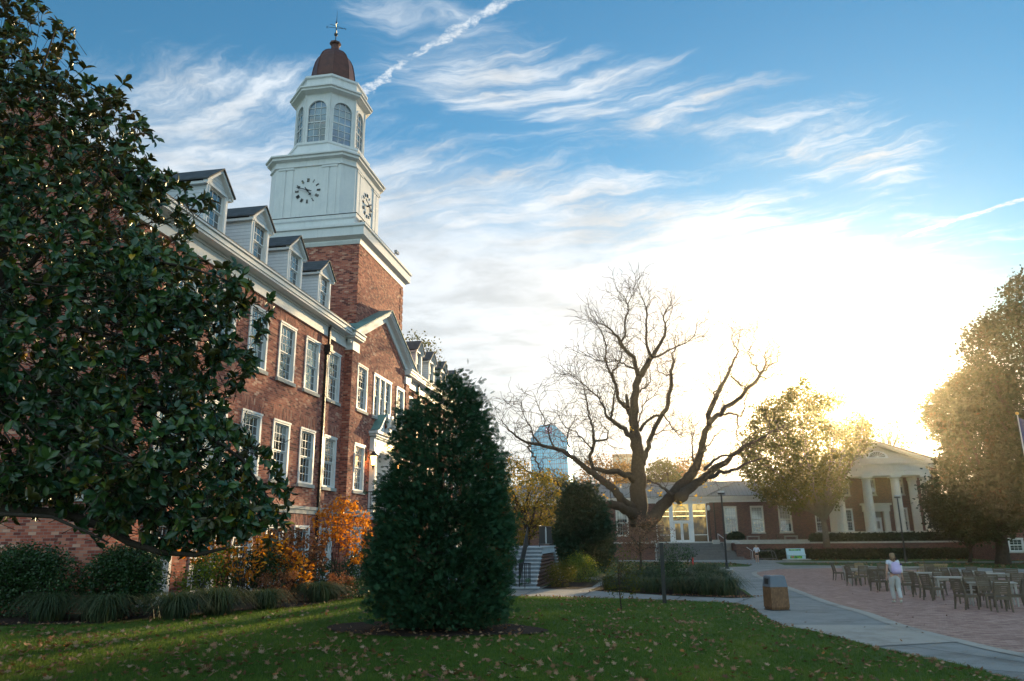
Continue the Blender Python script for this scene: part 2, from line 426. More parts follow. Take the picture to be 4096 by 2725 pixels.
# ---------------------------------------------------------------- sky, sun, camera
SUN_AZ, SUN_EL = math.radians(13.8), math.radians(8.2)      # azimuth from +Y towards +X
SUN = Vector((math.sin(SUN_AZ)*math.cos(SUN_EL), math.cos(SUN_AZ)*math.cos(SUN_EL), math.sin(SUN_EL)))
def make_world():
    w = bpy.data.worlds.new("World"); bpy.context.scene.world = w; w.use_nodes = True
    nt = w.node_tree; n = N(nt); bg = nt.nodes['Background']
    sky = n.new('ShaderNodeTexSky', sky_type='NISHITA'); sky.sun_disc = False
    sky.sun_elevation = SUN_EL; sky.sun_rotation = SUN_AZ
    sky.air_density = 1.0; sky.dust_density = .15; sky.ozone_density = 2.5
    tc = n.new('ShaderNodeTexCoord').outputs['Generated']
    sep = n.new('ShaderNodeSeparateXYZ'); n.link(tc, sep.inputs[0])
    z = n.math('MAXIMUM', sep.outputs[2], .035)
    px = n.math('DIVIDE', sep.outputs[0], z); py = n.math('DIVIDE', sep.outputs[1], z)
    cb = n.new('ShaderNodeCombineXYZ'); n.link(px, cb.inputs[0]); n.link(py, cb.inputs[1])
    P = cb.outputs[0]
    # warp
    wn = n.new('ShaderNodeTexNoise'); wn.inputs['Scale'].default_value = 1.7; wn.inputs['Detail'].default_value = 5; wn.inputs['Roughness'].default_value = .55
    n.link(P, wn.inputs['Vector'])
    wv = n.new('ShaderNodeVectorMath', operation='SUBTRACT'); n.link(wn.outputs['Color'], wv.inputs[0]); wv.inputs[1].default_value = (.5, .5, .5)
    ws = n.new('ShaderNodeVectorMath', operation='SCALE'); n.link(wv.outputs[0], ws.inputs[0]); ws.inputs['Scale'].default_value = .5
    wa = n.new('ShaderNodeVectorMath', operation='ADD'); n.link(P, wa.inputs[0]); n.link(ws.outputs[0], wa.inputs[1])
    # band axes (s along the high cirrus band, t across it)
    def dot(vec, a, o=0.0):
        d = n.new('ShaderNodeVectorMath', operation='DOT_PRODUCT'); n.link(vec, d.inputs[0]); d.inputs[1].default_value = a
        return n.math('ADD', d.outputs['Value'], o)
    t = dot(P, (-.501, .865, 0), -.865*1.6)
    tw = dot(wa.outputs[0], (-.501, .865, 0), -.865*1.6); sw = dot(wa.outputs[0], (.865, .501, 0))
    def aniso(vec_s, vec_t, a, b, detail=8, rough=.6, zz=0.):
        c = n.new('ShaderNodeCombineXYZ'); n.link(n.math('MULTIPLY', vec_s, a), c.inputs[0]); n.link(n.math('MULTIPLY', vec_t, b), c.inputs[1]); c.inputs[2].default_value = zz
        return n.noise(c.outputs[0], 1, detail, rough, .3)
    # fibres run at an angle to the band
    fs = dot(wa.outputs[0], (.97, -.24, 0)); ft = dot(wa.outputs[0], (.24, .97, 0))
    fib = aniso(fs, ft, 2.2, 9.5, 10, .66)
    fib2 = aniso(sw, tw, 1.6, 8.0, 9, .66, 3.1)
    puff = n.noise(P, 3.2, 8, .58, .15)
    low = n.noise(P, 1.0, 3, .5)
    # coverage
    mass = n.maprange(t, .16, .62)                                # everything low
    left = n.math('MULTIPLY', n.maprange(px, -.35, -.95), n.maprange(py, 1.12, 1.42))
    right = n.maprange(n.math('SUBTRACT', px, n.math('MULTIPLY', n.math('SUBTRACT', py, 2.2), .6)), .35, .75)
    mass = n.math('MULTIPLY', mass, n.math('SUBTRACT', 1, n.math('MULTIPLY', right, .75)))
    back = n.maprange(sep.outputs[1], .25, -.25)  # unseen bright cloud behind the camera, added to lift the shaded faces
    band = n.math('MULTIPLY', n.math('MULTIPLY', n.maprange(t, -.34, -.02), n.maprange(t, .26, .04)), n.math('MULTIPLY', n.maprange(px, -.75, -.3), n.maprange(px, 1.05, .65)))
    mid = n.math('MULTIPLY', n.maprange(t, -.05, .25), .28)
    cov = n.math('ADD', n.math('MAXIMUM', n.math('MAXIMUM', mass, n.math('MULTIPLY', left, .8)), n.math('MULTIPLY', band, .78)), mid)
    sfib = n.maprange(fib, .36, .68, .30, 1.0)
    f = n.math('ADD', n.math('MULTIPLY', n.mix(n.math('MULTIPLY', mass, .55), fib, puff), .62), n.math('ADD', n.math('MULTIPLY', fib2, .28), n.math('MULTIPLY', low, .1)))
    cov = n.math('MAXIMUM', cov, n.math('MULTIPLY', back, 1.1))
    thr = n.math('SUBTRACT', .665, n.math('MULTIPLY', cov, .34))
    dens = n.maprange(n.math('SUBTRACT', f, thr), -.06, .25)
    dens = n.math('MULTIPLY', dens, n.maprange(cov, 0.02, .35, .25, 1))
    deep = n.maprange(t, .35, 1.3)
    dens = n.math('MULTIPLY', dens, n.math('ADD', n.math('MULTIPLY', sfib, n.math('SUBTRACT', 1, deep)), deep))
    dens = n.math('MULTIPLY', dens, .92)
    # contrails
    def trail(a, b, wd, wig, seed):
        ax, ay = a; bx, by = b; L = math.hypot(bx-ax, by-ay); dx, dy = (bx-ax)/L, (by-ay)/L
        c = n.new('ShaderNodeTexNoise'); c.inputs['Scale'].default_value = 22; c.inputs['Detail'].default_value = 6; n.link(P, c.inputs['Vector'])
        s_ = n.math('ADD', n.math('MULTIPLY', px, dx), n.math('ADD', n.math('MULTIPLY', py, dy), -(ax*dx+ay*dy)))
        t_ = n.math('ADD', n.math('MULTIPLY', px, -dy), n.math('ADD', n.math('MULTIPLY', py, dx), -(-ax*dy+ay*dx)))
        t_ = n.math('ADD', t_, n.math('MULTIPLY', n.math('SUBTRACT', c.outputs[0], .5), wig))
        w_ = n.math('ABSOLUTE', t_)
        m_ = n.maprange(w_, wd, wd*.35)
        e_ = n.math('MULTIPLY', n.maprange(s_, -.02, .03), n.maprange(s_, L+.06, L-.02))
        return n.math('MULTIPLY', n.math('MULTIPLY', m_, e_), n.maprange(n.noise(P, 60, 6, .7), .36, .62, .25, 1))
    tr1 = trail((-.447, 1.347), (-.12, 1.155), .017, .05, 0)
    tr2 = trail((.93, 2.62), (1.5, 2.1), .024, .05, 0)
    tr3 = trail((-.62, 1.47), (-.47, 1.36), .014, .06, 0)
    dens = n.math('MAXIMUM', dens, n.math('MULTIPLY', n.math('MAXIMUM', n.math('MAXIMUM', tr1, tr3), tr2), .85))
    horiz = n.maprange(sep.outputs[2], .24, .03)
    dens = n.math('MAXIMUM', dens, n.math('MULTIPLY', horiz, .75))
    # cloud light: forward scattering round the sun
    sd = n.new('ShaderNodeVectorMath', operation='DOT_PRODUCT'); n.link(tc, sd.inputs[0]); sd.inputs[1].default_value = SUN
    c0 = n.math('MAXIMUM', sd.outputs['Value'], 0)
    g1 = n.math('POWER', c0, 7); g2 = n.math('POWER', c0, 60)
    shade = n.maprange(n.noise(P, 2.4, 7, .62, .2), .32, .62, .80, 1.10)
    lum = n.math('MULTIPLY', n.math('ADD', n.math('ADD', CL_BASE, n.math('MULTIPLY', g1, CL_G1)), n.math('MULTIPLY', g2, CL_G2)), shade)
    lum = n.math('MULTIPLY', lum, n.math('ADD', 1, n.math('MULTIPLY', back, CL_BACK_FILL)))
    ccol = n.mix(g1, (.88, .955, 1.03), (1, .985, .96))
    ccol = n.mix(back, ccol, (.60, .79, 1.16))
    cc = n.new('ShaderNodeVectorMath', operation='SCALE'); n.link(ccol, cc.inputs[0]); n.link(lum, cc.inputs['Scale'])
    skyc = n.mix(1.0, sky.outputs[0], (SKY_T), 'MULTIPLY')
    res = n.mix(dens, skyc, cc.outputs[0])
    nm = res.node; nm.clamp_result = False
    vm = n.new('ShaderNodeVectorMath', operation='MINIMUM'); n.link(res, vm.inputs[0]); vm.inputs[1].default_value = (6.0, 5.9, 5.7)
    n.link(vm.outputs[0], bg.inputs['Color']); bg.inputs['Strength'].default_value = SKY_S
CL_BASE, CL_G1, CL_G2, CL_BACK_FILL = 4.75, .6, 7.0, 1.05
SKY_T = (.56, 1.06, 1.13); SKY_S = .1
make_world()
sl = bpy.data.lights.new('sun', 'SUN'); sl.energy = 4.5; sl.angle = math.radians(.55); sl.color = (1, .72, .38)
so = bpy.data.objects.new('sun', sl); C.objects.link(so)
so.rotation_euler = (-SUN).to_track_quat('-Z', 'Y').to_euler()
cam = bpy.data.cameras.new('camera'); cam.sensor_width = 36; cam.lens = FPX/4096*36
cam.clip_start = .1; cam.clip_end = 6000
co = bpy.data.objects.new('camera', cam); C.objects.link(co)
Rm = Matrix((RT, UP, -FW)).transposed().to_4x4()
co.matrix_world = Matrix.Translation((0, 0, HC)) @ Rm
sc = bpy.context.scene; sc.camera = co
sc.view_settings.view_transform = 'Standard'; sc.view_settings.look = 'None'; sc.view_settings.gamma = 1
sc.view_settings.exposure = 1.0
sc.cycles.max_bounces = 6; sc.cycles.transparent_max_bounces = 8; sc.cycles.volume_bounces = 0
sc.cycles.use_denoising = True

HZ = mat('air_haze'); _nt = HZ[1]; _nt.nodes.remove(HZ[2])
pv = _nt.nodes.new('ShaderNodeVolumePrincipled'); pv.inputs['Density'].default_value = .0004; pv.inputs['Anisotropy'].default_value = .915
pv.inputs['Color'].default_value = (.98, .92, .72, 1)
_nt.links.new(pv.outputs[0], _nt.nodes['Material Output'].inputs['Volume'])
HZ[0].cycles.homogeneous_volume = True
hb = MB(); hb.box(-400, 400, -60, 400, -1.5, 62); ho = hb.build('haze', HZ[0]); tag(ho, 'thin sunlit haze', 'haze', kind='stuff')
bpy.context.scene.world.cycles.sampling_method = 'MANUAL'
bpy.context.scene.world.cycles.sample_map_resolution = 512
# ---------------------------------------------------------------- shared building pieces
def wall_holes(mb, plane, c, u0, u1, z0, z1, holes, depth, nrm, m=0, arch=None, am=None):
    """wall in the plane x=c or y=c with rectangular openings (ua,ub,za,zb); reveals go back by depth"""
    us = sorted({u0, u1, *[h[0] for h in holes], *[h[1] for h in holes]}); us = [u for u in us if u0 <= u <= u1]
    zs = sorted({z0, z1, *[h[2] for h in holes], *[h[3] for h in holes]}); zs = [z for z in zs if z0 <= z <= z1]
    mk = (lambda u, z, d=0: (c-nrm*d, u, z)) if plane == 'x' else (lambda u, z, d=0: (u, c-nrm*d, z))
    for i in range(len(us)-1):
        for j in range(len(zs)-1):
            a, b, p, q = us[i], us[i+1], zs[j], zs[j+1]
            mu, mz = (a+b)/2, (p+q)/2
            if any(h[0] < mu < h[1] and h[2] < mz < h[3] for h in holes): continue
            mb.poly([mk(a, p), mk(b, p), mk(b, q), mk(a, q)], m)
    for a, b, p, q in holes:
        mb.poly([mk(a, p), mk(a, q), mk(a, q, depth), mk(a, p, depth)], m)
        mb.poly([mk(b, p), mk(b, q), mk(b, q, depth), mk(b, p, depth)], m)
        mb.poly([mk(a, q), mk(b, q), mk(b, q, depth), mk(a, q, depth)], m)
        mb.poly([mk(a, p), mk(b, p), mk(b, p, depth), mk(a, p, depth)], m)
        if arch:      # flat arch of upright bricks, 3 mm proud
            h, s = arch
            mb.poly([mk(a-.02, q, -.004), mk(b+.02, q, -.004), mk(b+s, min(q+h, z1-.01), -.004), mk(a-s, min(q+h, z1-.01), -.004)], m, 1)

_win = {}
def window(parent, loc, rz, w, h, cols=4, up=3, lo=3, sill=True, frame='white', glassm='glass', lights=1, case=.11, name='window', lo_dark=False):
    """sash window whose opening's bottom centre is at loc (parent space); faces local -Y"""
    key = (round(w, 2), round(h, 2), cols, up, lo, sill, frame, glassm, lights, case)
    if key not in _win:
        f = MB(); hw = w/2
        f.box(-hw, -hw+case, -.035, .16, 0, h); f.box(hw-case, hw, -.035, .16, 0, h)
        f.box(-hw+case, hw-case, -.035, .16, h-case, h); f.box(-hw+case, hw-case, -.03, .16, 0, case*.55)
        f.box(-hw-.02, hw+.02, -.06, -.036, h-.05, h+.02)
        i0, i1, j0, j1 = -hw+case, hw-case, case*.55, h-case
        pg = MB(); cw = (i1-i0)/lights
        for L in range(lights):
            a, b = i0+L*cw, i0+(L+1)*cw
            if L: f.box(a-.05, a+.05, -.02, .16, j0, j1)
            mid = j0+(j1-j0)*lo/(up+lo) if lo else j0
            for (za, zb, rows, y) in ((mid, j1, up, .055), (j0, mid, lo, .10)):
                if rows == 0: continue
                s = .045; c_ = cols if lights == 1 else (cols if L == 1 else 2)
                a2 = a+(.05 if L else 0); b2 = b-(.05 if L < lights-1 else 0)
                f.box(a2, a2+s, y, y+.04, za, zb); f.box(b2-s, b2, y, y+.04, za, zb)
                f.box(a2+s, b2-s, y, y+.04, za, za+s); f.box(a2+s, b2-s, y, y+.04, zb-s, zb)
                for k in range(1, c_):
                    x = a2+s+(b2-a2-2*s)*k/c_; f.box(x-.011, x+.011, y+.004, y+.03, za+s, zb-s)
                for k in range(1, rows):
                    z = za+s+(zb-za-2*s)*k/rows; f.box(a2+s, b2-s, y+.006, y+.028, z-.011, z+.011)
                pg.box(a2+s, b2-s, y+.016, y+.022, za+s, zb-s)
        o1 = f.build(name, M[frame], None); o2 = pg.build('pane', M[glassm], None); o3 = None
        if sill:
            s_ = MB(); s_.box(-hw-.07, hw+.07, -.10, .1, -.13, -.002); o3 = s_.build('sill', M['stone'], None)
        ms = [o.data if o else None for o in (o1, o2, o3)]
        for o in (o1, o2, o3):
            if o: bpy.data.objects.remove(o)
        _win[key] = ms
    ms = _win[key]
    o = bpy.data.objects.new(name, ms[0]); C.objects.link(o); o.parent = parent; o.location = loc; o.rotation_euler = (0, 0, rz)
    p = bpy.data.objects.new('pane', ms[1]); C.objects.link(p); p.parent = o
    if ms[2]:
        s = bpy.data.objects.new('sill', ms[2]); C.objects.link(s); s.parent = o
    return o

# ---------------------------------------------------------------- the brick hall with the clock tower
BX = -13.0
Y0, Y1 = 16.87, 53.8
bld = thing('brick_hall', 'long red brick hall with white clock tower, dormers and a gabled entrance bay', 'building', (BX, 35.35, 0))
rows = [(7.98, 10.12), (4.33, 6.45), (.72, 2.75)]
WL = [22.7-4.4, 22.7-2.2, 22.7, 24.88, 27.08, 29.28]; WW = 1.32
WR = [70.7-a-WW for a in WL]
mb = MB()
PA, PB, PX = 31.1, 39.6, BX+.3
holes = [(a, a+WW, z0, z1) for a in WL for z0, z1 in rows]
wall_holes(mb, 'x', BX, Y0, PA, -.4, 11.0, holes, .22, 1, 0, (.52, .14))
holes = [(a, a+WW, z0, z1) for a in WR for z0, z1 in rows]
wall_holes(mb, 'x', BX, PB, Y1, -.4, 11.0, holes, .22, 1, 0, (.52, .14))
pwin = [(31.9, 33.2), (34.05, 36.65), (37.5, 38.8)]
ph = [(a, b, 7.98, 10.08) for a, b in pwin] + [(31.9, 33.2, 4.33, 6.42), (37.5, 38.8, 4.33, 6.42), (31.9, 33.2, .72, 2.75), (37.5, 38.8, .72, 2.75), (34.35, 36.35, 3.45, 6.25)]
wall_holes(mb, 'x', PX, PA, PB, -.4, 10.55, ph, .24, 1, 0, (.5, .14))
mb.poly([(PX, PA, 10.55), (PX, PB, 10.55), (PX, PB-.1, 10.75), (PX, 35.35, 13.2), (PX, PA+.1, 10.75)])
for y in (PA, PB): mb.poly([(BX, y, -.4), (PX, y, -.4), (PX, y, 11), (BX, y, 11)])
mb.box(PX, PX+.06, PA, PA+.62, -.4, 10.5); mb.box(PX, PX+.06, PB-.62, PB, -.4, 10.5)   # corner piers
mb.poly([(BX, Y0, -.4), (BX-15, Y0, -.4), (BX-15, Y0, 11), (BX, Y0, 11)])
mb.poly([(BX, Y0, 11), (BX-15, Y0, 11), (BX-11, Y0, 15), (BX-4, Y0, 15)])
mb.poly([(BX-15, Y0, -.4), (BX-15, Y1, -.4), (BX-15, Y1, 11), (BX-15, Y0, 11)])
mb.poly([(BX, Y1, -.4), (BX-15, Y1, -.4), (BX-15, Y1, 11), (BX, Y1, 11)])
mb.build('brick_wall', M['brick'], bld, fix=False)
# rustic edges of the corner piers
q = MB()
for k in range(28):
    z = .1+k*.375
    q.box(PX+.055, PX+.085, PA-.01, PA+.635, z, z+.26)
# stone belt course
b = MB()
for (a, c_, x) in ((Y0-.04, PA, BX), (PA-.04, 34.2, PX+.065), (36.5, PB+.04, PX+.065), (PB, Y1, BX)):
    b.box(x-.1, x+.05, a, c_, 3.2, 3.36); b.box(x-.1, x+.09, a, c_, 3.362, 3.48)
b.box(BX-15, BX-.101, Y0-.05, Y0+.05, 3.2, 3.36)
b.build('belt_course', M['stone'], bld)
# main cornice and gutter (profile in x,z swept along y)
def cornice(mb, x, y0, y1, zb, m=0, s=1.0):
    for x1, za, zc in ((.10, 0, .42), (.16, .42, .50), (.48, .50, .58), (.52, .58, .74), (.58, .742, .80)):
        mb.box(x-.25, x+x1*s, y0, y1, zb+za*s, zb+zc*s-.002, m)
c = MB()
cornice(c, BX, Y0-.5, PA+.02, 10.57); c.build('cornice', M['white'], bld); c = MB(); cornice(c, BX, PB-.02, Y1+.5, 10.57); c.build('cornice', M['white'], bld)
# cornice returns on the entrance bay
for ya, yb in ((PA-.5, PA+.75), (PB-.75, PB+.5)):
    c = MB()
    for x1, za, zc, e in ((.10, 0, .42, .42), (.30, .50, .58, .1), (.36, .58, .74, .04), (.42, .742, .80, 0)):
        c.box(BX-.2, PX+x1, ya+e*(1 if ya < 35 else 0.02), yb-e*(1 if ya > 35 else .02), 10.5+za, 10.5+zc-.002)
    c.build('cornice_return', M['white'], bld)
# raking cornices of the entrance gable
gz0, gz1, gy0, gy1, gc = 11.25, 13.62, PA-.55, PB+.55, 35.35
r = MB()
for s in (-1, 1):
    ye = gy0 if s < 0 else gy1
    def pt(t, dz, x): return (x, ye+(gc-ye)*t, gz0+(gz1-gz0)*t+dz)
    for x1, d0, d1 in ((.07, -.62, -.26), (.30, -.26, -.16), (.36, -.158, 0)):
        r.loft([[pt(0.06, d0, PX-.1), pt(0.06, d0, PX+x1), pt(0.06, d1, PX+x1), pt(0.06, d1, PX-.1)], [pt(1, d0, PX-.1), pt(1, d0, PX+x1), pt(1, d1, PX+x1), pt(1, d1, PX-.1)]])
r.build('raking_cornice', M['white'], bld)
rf = MB()
for s in (-1, 1):
    ye = gy0-.04 if s < 0 else gy1+.04
    rf.poly([(PX+.42, ye, gz0+.02), (PX+.42, gc, gz1+.02), (BX-3.5, gc, gz1+.02), (BX-3.5, ye, gz0+.02)])
    rf.poly([(PX+.42, ye, gz0-.04), (PX+.42, gc, gz1-.04), (PX+.42, gc, gz1+.02), (PX+.42, ye, gz0+.02)])
rf.build('gable_roof', M['patina'], bld)
# main roof
RP = [(BX+.46, 11.38), (BX-1.4, 12.7), (BX-2.6, 13.65), (BX-7.5, 13.9), (BX-15.4, 11.38)]
m_ = MB()
for i_, ((xa, za), (xb, zb)) in enumerate(zip(RP, RP[1:])):
    for ya, yb in (((Y0-.4, PA), (PB, Y1+.4)) if i_ == 0 else ((Y0-.4, Y1+.4),)): m_.poly([(xa, ya, za), (xa, yb, za), (xb, yb, zb), (xb, ya, zb)])
m_.box(BX+.40, BX+.50, Y0-.45, PA-.2, 11.33, 11.47); m_.box(BX+.40, BX+.50, PB+.2, Y1+.45, 11.33, 11.47)
m_.build('roof', M['slate'], bld)
for yy in (Y0-.02, Y1+.02):
    pass
# windows
for a in WL+WR:
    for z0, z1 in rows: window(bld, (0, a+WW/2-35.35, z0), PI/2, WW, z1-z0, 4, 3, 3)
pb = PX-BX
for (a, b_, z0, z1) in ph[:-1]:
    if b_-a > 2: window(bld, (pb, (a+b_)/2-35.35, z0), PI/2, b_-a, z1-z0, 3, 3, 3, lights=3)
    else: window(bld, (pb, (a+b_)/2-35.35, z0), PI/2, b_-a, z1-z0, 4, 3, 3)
# dormers
def dormer(yc):
    x0 = BX-.02; x1 = BX-3.2; hw = .63; zb, ze, za = 11.52, 13.15, 13.76
    d = MB()
    wz0, wz1, ww = 11.78, 13.12, .42
    # cheeks
    for s in (-1, 1):
        d.poly([(x0, yc+s*hw, zb), (x0, yc+s*hw, ze), (x1, yc+s*hw, ze), (x1, yc+s*hw, 13.6), (x1, yc+s*hw, 12.4)] if 0 else [(x0, yc+s*hw, zb-.2), (x1, yc+s*hw, zb-.2), (x1, yc+s*hw, ze), (x0, yc+s*hw, ze)], 0)
    wall_holes(d, 'x', x0, yc-hw, yc+hw, zb-.1, ze, [(yc-ww-.06, yc+ww+.06, wz0-.08, wz1)], .12, 1, 0)
    d.poly([(x0, yc-hw, ze), (x0, yc+hw, ze), (x0, yc, za)], 0)
    o = d.build('dormer', M['siding'], bld, fix=False)
    t = MB()
    for s in (-1, 1):
        t.box(x0-.02, x0+.03, yc+s*hw-.005*s, yc+s*(hw-.13), zb-.1, ze-.001)
        t.box(x0-.015, x0+.045, yc+s*.48, yc+s*.505, wz0-.1, wz1)
        # rake boards and eaves
        e = yc+s*(hw+.13)
        t.loft([[(x0+a, e, ze-.12+dz) for a, dz in ((-.02, -.0), (.14, 0), (.14, .14), (-.02, .14))], [(x0+a, yc, za-.06+dz) for a, dz in ((-.02, 0), (.14, 0), (.14, .14), (-.02, .14))]])
        t.box(x1, x0+.1, yc+s*hw, yc+s*(hw+.12), ze-.14, ze-.05)
    t.build('trim', M['white'], o, local=False)
    rr = MB()
    for s in (-1, 1):
        e = yc+s*(hw+.17)
        rr.loft([[(x, e, ze+dz-.02) for x, dz in ((x0+.2, 0), (x0+.2, .05), (x1-.5, .05), (x1-.5, 0))], [(x, yc, za+.06+dz) for x, dz in ((x0+.2, 0), (x0+.2, .05), (x1-.5, .05), (x1-.5, 0))]])
    rr.build('dormer_roof', M['slate'], o, local=False)
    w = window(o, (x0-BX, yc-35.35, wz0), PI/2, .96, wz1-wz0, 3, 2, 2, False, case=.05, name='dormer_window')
    return o
for yc in (28.55, 25.75, 22.95, 20.12, 42.4, 45.2, 48.0, 50.8): dormer(yc)
# rainwater pipes
def pipe(y, x):
    d = MB(); d.box(x+.02, x+.12, y-.06, y+.06, .1, 9.85); d.box(x+.01, x+.28, y-.14, y+.14, 9.9, 10.2); d.box(x+.01, x+.22, y-.1, y+.1, 9.8, 9.9)
    d.box(x+.11, x+.2, y-.06, y+.06, 10.2, 11.2)
    for z in (1.5, 5.2, 8.0): d.box(x+.015, x+.14, y-.085, y+.085, z, z+.06)
    d.build('downspout', M['black'], bld)
pipe(28.98, BX); pipe(42.0, BX)
# ---- tower (all parts of the hall)
TX, TY = -16.4, 35.6
def octo(h, c, z): return [(TX+h-c, TY-h, z), (TX+h, TY-h+c, z), (TX+h, TY+h-c, z), (TX+h-c, TY+h, z), (TX-h+c, TY+h, z), (TX-h, TY+h-c, z), (TX-h, TY-h+c, z), (TX-h+c, TY-h, z)]
def sq(h, z): return [(TX+h, TY-h, z), (TX+h, TY+h, z), (TX-h, TY+h, z), (TX-h, TY-h, z)]
t = MB(); t.loft([sq(3.4, 9), sq(3.4, 16.1)])
for k in range(9):      # raised brick quoins
    z = 11.6+k*.5
    t.box(TX+3.39, TX+3.425, TY-3.42, TY-2.95, z, z+.33); t.box(TX+3.39, TX+3.425, TY+2.95, TY+3.42, z, z+.33)
    t.box(TX+2.95, TX+3.388, TY-3.425, TY-3.39, z, z+.33)
tb = t.build('tower_base', M['brick'], bld)
t = MB()
t.loft([sq(3.44, 16.1), sq(3.5, 16.25), sq(3.5, 16.32), sq(3.72, 16.46), sq(3.72, 16.88), sq(3.80, 16.92), sq(3.80, 17.04), sq(2.98, 17.16)])
t.loft([sq(2.9, 17.1), sq(2.9, 17.72), sq(3.0, 17.76), sq(3.02, 17.92), sq(2.96, 17.95)])
t.box(TX+2.3, TX+2.88, TY-2.94, TY-2.9, 17.3, 17.65)
t.build('tower_cornice', M['white'], bld)
t = MB(); t.loft([sq(3.05, 17.952), sq(2.42, 18.25)]); t.build('tower_ledge', M['slate'], bld)
t = MB(); t.loft([octo(2.37, .58, 18.0), octo(2.37, .58, 21.5)])
for s, ax in ((-1, 'y'), (1, 'x')):
    for u in (-1.42, -.98, .98+.0, 1.42):
        uu = u; w = .17
        if ax == 'y': t.box(TX+uu-w, TX+uu+w, TY-2.41, TY-2.36, 18.2, 20.95)
        else: t.box(TX+2.36, TX+2.41, TY+uu-w, TY+uu+w, 18.2, 20.95)
for u in (-1.2, 1.2):
    t.box(TX+u-.42, TX+u+.42, TY-2.44, TY-2.36, 20.96, 21.06); t.box(TX+2.36, TX+2.44, TY+u-.42, TY+u+.42, 20.96, 21.06)
t.loft([octo(2.39, .585, 21.07), octo(2.44, .6, 21.10), octo(2.44, .6, 21.16), octo(2.40, .59, 21.17), octo(2.40, .59, 21.42), octo(2.58, .64, 21.5), octo(2.58, .64, 21.62), octo(2.67, .68, 21.66), octo(2.67, .68, 21.74), octo(2.3, .9, 21.8)])
cs = t.build('clock_stage', M['white'], bld)
t = MB()
t.loft([octo(2.2, 1.05, 21.78), octo(2.02, 1.15, 22.55), octo(2.08, 1.2, 22.6), octo(2.08, 1.2, 22.72), octo(1.9, 1.1, 22.76)])
t.build('lantern_skirt', M['white'], bld)
# clock faces: numerals and hands
def numeral(mb, n, ang, R, tr):
    s = {1: 'I', 2: 'II', 3: 'III', 4: 'IIII', 5: 'V', 6: 'VI', 7: 'VII', 8: 'VIII', 9: 'IX', 10: 'X', 11: 'XI', 12: 'XII'}[n]
    h = .085; t_ = .009; adv = {'I': .036, 'V': .07, 'X': .07}
    W = sum(adv[c_] for c_ in s); x = -W/2
    def bar(x0, z0, x1, z1, w):
        dx, dz = x1-x0, z1-z0; L = math.hypot(dx, dz); px_, pz_ = -dz/L*w/2, dx/L*w/2
        P4 = [(x0+px_, z0+pz_), (x1+px_, z1+pz_), (x1-px_, z1-pz_), (x0-px_, z0-pz_)]
        ca, sa = math.cos(ang), math.sin(ang)
        Q = [(R*math.sin(ang)+X*ca+Z*sa, R*math.cos(ang)-X*sa+Z*ca) for X, Z in P4]
        mb.loft([[tr(X, Z, 0.002) for X, Z in Q], [tr(X, Z, .03) for X, Z in Q]])
    for c_ in s:
        m2 = x+adv[c_]/2; a = adv[c_]/2-.008
        if c_ == 'I': bar(m2, -h, m2, h, t_*1.3)
        if c_ == 'V': bar(m2-a, h, m2, -h, t_*1.4); bar(m2+a, h, m2, -h, t_)
        if c_ == 'X': bar(m2-a, h, m2+a, -h, t_*1.4); bar(m2+a, h, m2-a, -h, t_)
        x += adv[c_]
    ca, sa = math.cos(ang), math.sin(ang)
    bar(-W/2, h, W/2, h, .006); bar(-W/2, -h, W/2, -h, .006)
def clock(tr):
    for n_ in range(1, 13):
        d = MB(); numeral(d, n_, 2*PI*n_/12, .60, tr); d.build('clock_numeral', M['black'], cs)
    hnd = MB()
    def hand(ang, L, w, tail, dz):
        pts = [(-w*.25, -tail), (w*.25, -tail), (w*.35, 0), (w*.25, L*.55), (w*.9, L*.72), (w*.22, L*.86), (0, L), (-w*.22, L*.86), (-w*.9, L*.72), (-w*.25, L*.55), (-w*.35, 0)]
        Q = [(X*math.cos(ang)+Z*math.sin(ang), -X*math.sin(ang)+Z*math.cos(ang)) for X, Z in pts]
        hnd.loft([[tr(X, Z, dz) for X, Z in Q], [tr(X, Z, dz+.02) for X, Z in Q]])
    hand(math.radians(288), .66, .075, .28, .13); hand(math.radians(144), .42, .09, .2, .10)
    hnd.loft([[tr(.05*math.cos(a), .05*math.sin(a), dz) for a in [k*PI/4 for k in range(8)]] for dz in (.002, .16)])
    hnd.build('clock_hands', M['black'], cs)
clock(lambda X, Z, d: (-16.36+X, TY-2.372-d, 19.71+Z))
clock(lambda X, Z, d: (TX+2.372+d, 35.6+X, 19.71+Z))
